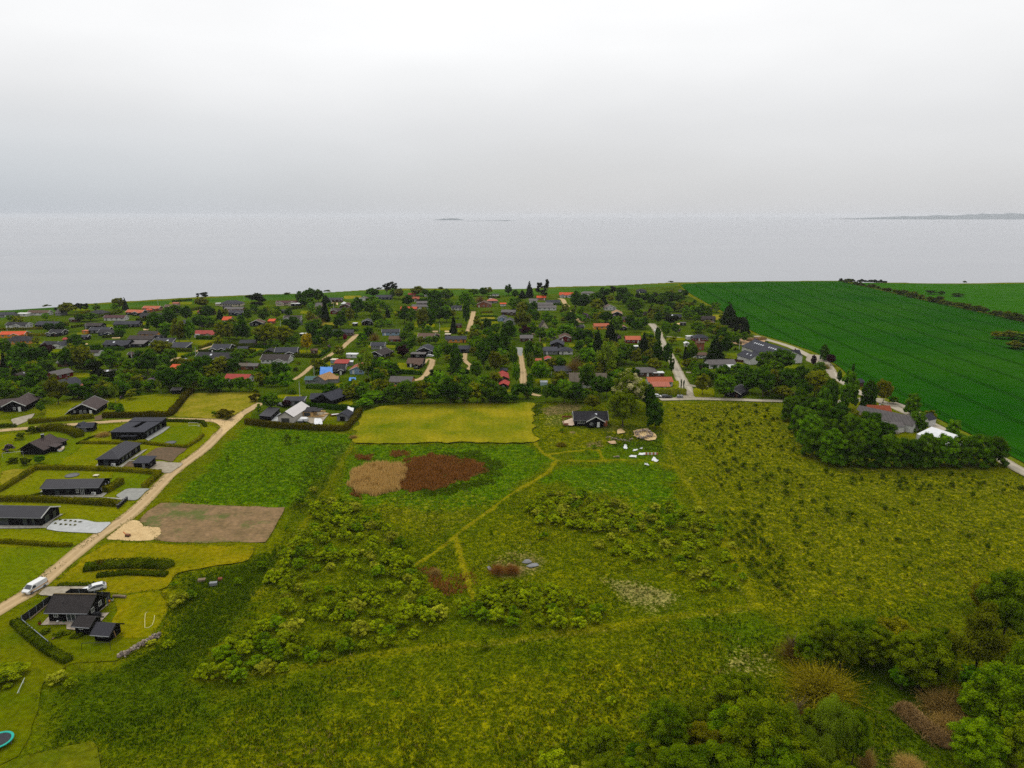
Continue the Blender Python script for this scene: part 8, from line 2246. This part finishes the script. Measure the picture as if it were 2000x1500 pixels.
# dry stone wall with its stones
ROCK = []
for s in range(5):
    r2 = np.random.default_rng(s)
    v = ICO_V * (1 + r2.uniform(-.22, .22, (len(ICO_V), 1))) * np.array([1, .8, .7])
    ROCK.append(np_mesh('stone', v, ICO_F, mat('field_stone_%d' % s, alb(*[(176, 158, 140), (150, 134, 120), (196, 180, 162), (166, 140, 122), (140, 128, 118)][s]), None, 2, .9)))
def stones(name, pts, n, w, h, size, label, cat):
    wp = [P(*q) for q in pts]; o0 = wp[0].copy(); root = empty(name, o0 + Vector((0, 0, -.05))); tag(root, label, cat)
    cum = [0]
    for a, c in zip(wp[:-1], wp[1:]): cum.append(cum[-1] + (c - a).length)
    for i in range(n):
        s = vrand.uniform(0, cum[-1]); j = max(q for q in range(len(cum) - 1) if cum[q] <= s)
        q = wp[j].lerp(wp[j + 1], (s - cum[j]) / (cum[j + 1] - cum[j])) - o0
        z = vrand.uniform(0, h); k = 1 - z / h * .6
        q += Vector((vrand.uniform(-w, w) * k, vrand.uniform(-w, w) * k, z + .1))
        sz = size * vrand.uniform(.6, 1.4)
        o = put('stone', vrand.choice(ROCK), root, q, (vrand.uniform(0, 6), vrand.uniform(0, 6), vrand.uniform(0, 6)), (sz, sz, sz))
stones('stone_wall', [(312, 1241), (296, 1250), (280, 1260), (262, 1268), (250, 1279), (230, 1284)], 170, .42, .75, .30, 'curving dry wall of pale field stones at the edge of the golden lawn', 'stone wall')
for o in stones.__defaults__ or (): pass
# rubble and plastic left on the meadow
sheet('rubble_patch', [(1232, 850), (1245, 838), (1262, 838), (1280, 848), (1278, 858), (1262, 860), (1245, 855)], M['sand'], jit=1.2, z=.06)
sheet('rubble_patch', [(1205, 840), (1216, 838), (1222, 845), (1208, 847)], M['sand'], jit=.8, z=.06)
sheet('rubble_patch', [(1188, 862), (1202, 860), (1204, 866), (1192, 867)], mat('pinkish_rubble', alb(206, 170, 130)), jit=.6, z=.06)
stones('rubble_heap', [(1240, 848), (1262, 842), (1276, 852), (1256, 858), (1242, 852)], 110, 1.3, .9, .38, 'broad heap of pale rubble right of the lone meadow house', 'rubble heap')
stones('rubble_heap', [(1185, 855), (1200, 858), (1225, 862), (1235, 858)], 40, .8, .4, .3, 'loose line of rubble between house and white sheets', 'rubble heap')
stones('rubble_heap', [(1200, 893), (1210, 893)], 14, .5, .3, .28, 'small pile of stones beside the mown path', 'rubble heap')
for c_, lb in [([(1218, 876, .1), (1225, 876, .1), (1224, 871, .7), (1219, 871, .8)], 'crumpled white bag nearest the rubble heap'),
               ([(1236, 880, .1), (1245, 879, .1), (1246, 877, .3), (1238, 878, .3)], 'narrow white sheet right of the crumpled bag'),
               ([(1250, 876, .1), (1255, 876, .1), (1256, 874, .3), (1252, 874, .3)], 'tiny white scrap below the rubble heap'),
               ([(1229, 891, .1), (1243, 893, .1), (1243, 890, .3), (1231, 889, .3)], 'long flat pale sheet beside the mown path'),
               ([(1247, 888, .1), (1262, 888, .1), (1262, 885, .4), (1248, 885, .4)], 'grey white sheet left of the striped strip'),
               ([(1272, 898, .1), (1283, 902, .1), (1286, 899, .3), (1276, 894, .6)], 'large bent white sheet on the meadow'),
               ([(1258, 906, .1), (1268, 909, .1), (1266, 906, .3), (1260, 904, .3)], 'white sheet lying farthest into the meadow')]:
    cloth('plastic_sheet', c_, M['tarp_white'], lb, 'plastic sheet', sag=.18, z=-.28, rag=.22)
root = empty('barrier_strip', P(1273, 888) + Vector((0, 0, -.1)), R(0)); tag(root, 'red and white striped strip among the white sheets', 'barrier')
for i in range(7):
    k = MB(); k.box((-1.9 + i * .62, 0, .45), (.6, .2, .7), M['trim'] if i % 2 else mat('faded_red', alb(206, 110, 84))); k.build('stripe_panel', root)
# brush piles
def brush(name, a, c, w, h, n, label, mk):
    A_, B_ = P(*a), P(*c); L_ = (B_ - A_).length; ax = (B_ - A_) / L_; nr_ = Vector((-ax.y, ax.x, 0))
    g = np.random.default_rng(int(a[0]))
    t_ = g.uniform(0, L_, n); u = g.normal(size=n) * w * .3; u = np.clip(u, -w * .6, w * .6)
    prof_h = h * np.clip(1 - (u / (w * .62)) ** 2, .05, 1) * np.clip(np.minimum(t_, L_ - t_) / 1.5 + .4, 0, 1)
    z = prof_h * g.uniform(.3, 1.05, n)
    an = math.atan2(ax.y, ax.x) + g.normal(size=n) * .8; l = g.uniform(.5, 1.6, n)
    cx, cy = ax.x * t_ + nr_.x * u, ax.y * t_ + nr_.y * u
    dx, dy, dz = np.cos(an) * l / 2, np.sin(an) * l / 2, g.normal(size=n) * .2
    wd_ = g.uniform(.03, .07, n)
    V = np.stack([np.stack([cx - dx - np.sin(an) * wd_, cy - dy + np.cos(an) * wd_, z - dz], 1), np.stack([cx - dx + np.sin(an) * wd_, cy - dy - np.cos(an) * wd_, z - dz + wd_], 1), np.stack([cx + dx, cy + dy, z + dz], 1)], 1).reshape(-1, 3)
    core, cf = [], []
    nsg = max(6, int(L_ / .8))
    for i in range(nsg):
        s = L_ * (i + .5) / nsg
        v = ICO_V * np.array([w * .42, w * .42, h * .75]) * (1 + g.uniform(-.15, .15, (len(ICO_V), 1))) * (.7 if i in (0, nsg - 1) else 1) + np.array([ax.x * s, ax.y * s, h * .1])
        core.append(v); cf.append(ICO_F + len(V) + i * len(ICO_V))
    T = np.concatenate([np.repeat(g.random(n), 3), g.uniform(.1, .5, nsg * len(ICO_V))])
    me = np_mesh(name, np.vstack([V] + core), np.vstack([np.arange(3 * n).reshape(-1, 3)] + cf), LM[mk], attrs={'tint': ('FLOAT', T)})
    return tag(put(name, me, None, A_ + Vector((0, 0, -.15))), label, 'brush pile')
LM['j'] = leaf_mat('grey_brushwood', alb(120, 92, 50), alb(200, 164, 108), .05)
brush('brush_pile', (1757, 1378), (1852, 1458), 3.4, 1.3, 2600, 'long grey brown pile of cut branches on the grass in the lower right', 'j')
brush('brush_pile', (1089, 870), (1104, 868), 2.6, 1.2, 400, 'small reddish brush heap beside the mown path junction', 'u')
brush('soil_heap', (1462, 666), (1492, 662), 7.0, 2.2, 600, 'heap of brown earth in the sandy yard behind the farm hall', 'j')
# shallow pools in the wet hollow
m, t, b = nodes_of('pool_water')
t.links.new(mixc(t, mapr(t, noise(t, .8, 3), .4, .6), (.035, .035, .035), (.10, .10, .10)), b.inputs['Base Color'])
b.inputs['Roughness'].default_value = .15; b.inputs['Specular IOR Level'].default_value = .5
for q_ in ([(1016, 1099), (1024, 1094), (1032, 1093), (1036, 1098), (1026, 1101)], [(1024, 1106), (1034, 1100), (1046, 1099), (1050, 1104), (1036, 1109)]):
    sheet('pool', q_, m, jit=1.0, z=-.2)
sheet('pool', [(952, 1106), (958, 1103), (962, 1110), (955, 1113)], m, jit=.4, z=-.24)
# little shrubs planted in the pale gravel drive
for x, y in [(118, 1017), (128, 1018), (138, 1019), (147, 1020), (157, 1021), (109, 1024), (119, 1026), (129, 1026), (138, 1027), (147, 1027)]:
    plant(x, y, 6, 5, 'h', 'drive'); set_mat(PLANTS[-1][0], LM['H'])

# ------------------------------------------------------------------ flagpoles and masts
POLE = mat('white_pole', alb(214, 218, 216), alb(190, 196, 194), 2, .5)
PEN = [mat('red_pennant', alb(190, 40, 40)), mat('white_pennant', alb(228, 226, 220))]
POLES = [(586, 775, 29, 0, 'white flagpole on the lawn behind the long grey carport'), (614, 737, 20, 0, 'flagpole behind the blue tarpaulin house'), (383, 699, 20, 0, 'flagpole at the bend of the lane above the large black house'),
         (437, 709, 14, 0, 'flagpole in front of the large black house with glazed terrace'), (258, 703, 17, 1, 'white flagpole in front of the brown house among big trees'), (168, 646, 13, 0, 'bluish flagpole in front of the black walled house'),
         (15, 651, 8, 0, 'short white pole above the bright orange roof'), (1054, 686, 27, 1, 'flagpole with red and white pennant in the middle of the village'), (1241, 750, 20, 0, 'flagpole on the lawn left of the terracotta house'),
         (1077, 748, 21, 0, 'white flagpole on the lawn left of the old thatched farmhouse'), (892, 735, 19, 1, 'flagpole with pennant under the large dark tree'), (859, 650, 18, 0, 'flagpole with white foot under dark trees'),
         (1444, 682, 20, 1, 'flagpole with red pennant beside the farm hall'), (1599, 719, 25, 0, 'tall white flagpole at the bend of the farm road'), (309, 596, 13, 0, 'flagpole below the coastal meadow left of the brown cottage'),
         (477, 586, 9, 0, 'flagpole on the coastal grass right of the large cream house'), (652, 607, 16, 0, 'flagpole beside the red timber house'), (1152, 626, 10, 0, 'greenish pole in the shrubs below the lilac tree'), (548, 637, 12, 0, 'flagpole on the lawn below the tall white gables'), (618, 646, 14, 0, 'pale pole in front of the big bare brown tree')]
for x, y, hp_, pen, lb in POLES:
    s = scale_at(y); h = hp_ / s / .96
    root = empty('flagpole', P(x, y)); tag(root, lb, 'flagpole')
    k = MB(); k.tube([(0, 0, 0), (0, 0, h * .5), (0, 0, h)], [.16, .13, .09], POLE, 7); k.build('pole', root)
    k = MB(); k.tube([(0, 0, h), (0, 0, h + .1), (0, 0, h + .24)], [.08, .17, .05], M['metal'], 8); k.build('finial', root)
    if pen:
        for i in range(2):
            k = MB(); k.add([(.1, 0, h - .3 - i * .18), (.2, .03, h - 3.0 - i * .1), (.42 - i * .1, .06, h - 3.2), (.3, .02, h - .6)], [(0, 1, 2, 3)], PEN[i]); k.build('pennant', root, (i * .06, i * .02, 0))
fence('board_fence', [(1412, 704), (1436, 707), (1452, 709)], 'dark board fence between the lawns left of the farm hall', 1.6, post=WM['brown'], pm=WM['brown'], seg=2.2)
fence('paddock_fence', [(1352, 706), (1356, 716), (1372, 719)], 'low dark fence round the garden beside the paved road', 1.1, post=WM['brown'], pm=WM['brown'], seg=2.5)
# lean posts and the white van in the village
for x, y, lb in [(1062, 752, 'pale green house shaped greenhouse on the hedged lawn'), (683, 697, 'low glass frame behind the flowering shrubs')]:
    root = empty('greenhouse', P(x, y)); tag(root, lb, 'greenhouse')
    k = MB(); k.box((0, 0, .8), (3.4, 2.2, 1.6), mat('greenhouse_glass', alb(190, 214, 212), rough=.2)); k.build('glass_wall', root)
    k = MB(); k.add([(-1.8, -1.2, 1.62), (1.8, -1.2, 1.62), (1.8, 0, 2.3), (-1.8, 0, 2.3), (1.8, 1.2, 1.62), (-1.8, 1.2, 1.62)], [(0, 1, 2, 3), (3, 2, 4, 5)], M['skyglass']); k.build('glass_roof', root)
p = P(672, 597)
root = empty('party_tent', p); tag(root, 'white peaked party tent on the slope above the maroon house', 'tent')
k = MB(); k.add([(-2.6, -2.2, 1.9), (2.6, -2.2, 1.9), (2.6, 2.2, 1.9), (-2.6, 2.2, 1.9), (0, 0, 3.8)], [(0, 1, 4), (1, 2, 4), (2, 3, 4), (3, 0, 4)], M['tarp_white']); k.build('roof', root)
for sx in (-2.5, 2.5):
    for sy in (-2.1, 2.1):
        k = MB(); k.tube([(sx, sy, 0), (sx, sy, 1.9)], .06, M['metal'], 5); k.build('pole', root)
# ------------------------------------------------------------------ what each plant looks like and stands beside
from collections import defaultdict
EXTRA = [('lone meadow house', 1150, 828), ('pale barn', 570, 815), ('grey garage on site', 672, 815), ('courtyard house', 266, 845), ('seamed roof house', 150, 955), ('black fenced house', 150, 1200), ('sand patch', 262, 1040), ('soil plot', 420, 1025), ('golden reed bed', 735, 935),
         ('dark dead scrub', 860, 920), ('shallow grey pool', 1036, 1102), ('brush pile', 1805, 1418), ('rubble heap', 1258, 848), ('hay field', 870, 830), ('stone wall', 270, 1262), ('dry pale patch', 1245, 1160), ('lane road fork', 440, 828), ('old white farmhouse', 1750, 825),
         ('white marquee', 1830, 848), ('crossroad', 1350, 775), ('farm road bend', 1635, 738), ('path junction', 1086, 898), ('path fork', 890, 1046), ('orange brown willow', 1600, 1345)]
ALLREF = REFS + EXTRA
def words(s): return len(s.replace(',', ' ').split())
def where(x, y, refs):
    r_ = min(refs, key=lambda r: (r[1] - x) ** 2 + ((r[2] - y) * 2.2) ** 2)
    dx, dy = x - r_[1], (y - r_[2]) * 2.2
    rel = ('left of' if dx < 0 else 'right of') if abs(dx) > abs(dy) * .9 else ('behind' if dy < 0 else 'in front of')
    return rel, r_[0]
bykey = defaultdict(list)
ORD = ['', 'second', 'third', 'fourth', 'fifth', 'sixth', 'seventh', 'eighth', 'ninth']
for e in PLANTS:
    o, noun, x, y, size, zone, lab = e
    if lab: o['label'] = lab; continue
    if 'thicket' in zone:
        zs = [q for q in PLANTS if q[5] == zone]
        xs_ = sorted(q[2] for q in zs); ys_ = sorted(q[3] for q in zs)
        fx_, fy_ = sum(v < x for v in xs_) / len(xs_), sum(v < y for v in ys_) / len(ys_)
        cx_ = ['left', 'middle', 'right'][min(2, int(fx_ * 3))]; cy_ = ['far', 'central', 'near'][min(2, int(fy_ * 3))]
        sz = 'small' if size < 7.5 else 'tall' if size > 11.5 else 'middling'; noun = sz + ' ' + noun; lb = '%s in the %s %s part of the %s' % (noun, cy_, cx_, zone)
        o['label'] = lb; o['group'] = lb.replace(noun, noun + 's', 1)
    elif zone == 'planted field':
        cx_ = 'left' if x < 1480 else 'middle' if x < 1650 else 'right'; cy_ = 'far end' if y < 900 else 'middle' if y < 1010 else 'near end'
        sz = 'small' if size < 2 else 'larger'
        o['label'] = '%s green sapling in the rough planted field, %s of its %s side' % (sz, cy_, cx_)
        o['group'] = '%s saplings at the %s of the planted field, %s side' % (sz, cy_, cx_)
    elif zone == 'crop hedge':
        st = 'far' if x < 1760 else 'middle' if x < 1880 else 'near'
        o['label'] = 'dark bush in the hedge between the two green crops, %s stretch' % st; o['group'] = 'bushes of the crop hedge, %s stretch' % st
    elif zone == 'coast row':
        o['label'] = 'tiny dark bush in the row on the coast edge above the crop'; o['group'] = 'bushes in the row on the coast edge'
    elif zone == 'coast edge':
        bykey[('small dark bush', 'on the coast edge', '')].append(e)
    elif zone == 'drive':
        bykey[('tiny yellowish shrub', 'planted in', 'pale gravel drive')].append(e)
    elif zone == 'wood':
        rel, ref = where(x, y, [('brush pile', 1805, 1418), ('orange brown willow', 1600, 1345), ('open wood corner', 1300, 1480)])
        bykey[(noun, rel, ref)].append(e)
    else:
        rel, ref = where(x, y, ALLREF)
        bykey[(noun, rel, ref)].append(e)
for (noun, rel, ref), es in bykey.items():
    es.sort(key=lambda e: e[2])
    n = len(es)
    for i, e in enumerate(es):
        base = '%s %s%s' % (noun, rel, ' the ' + ref if ref else '')
        if n == 1: lb = base
        elif n == 2: lb = base + ', ' + ['left one', 'right one'][i]
        else: lb = base + ', ' + ('leftmost one' if i == 0 else 'rightmost one' if i == n - 1 else '%s from left' % (ORD[i] if i < 9 else 'inner'))
        if words(lb) > 16: lb = lb.replace('rounded ', '').replace(' leafy', '').replace(' one', '')
        e[0]['label'] = lb
        if n > 9 and 9 <= i < n - 1: e[0]['group'] = base
for o in list(bpy.data.objects):
    if o.parent is None and o.type in ('MESH', 'EMPTY') and 'kind' not in o and not o.get('label'):
        o['label'] = 'small plain ' + o.name.split('.')[0].replace('_', ' ') + ' in the village'
bpy.context.view_layer.update()
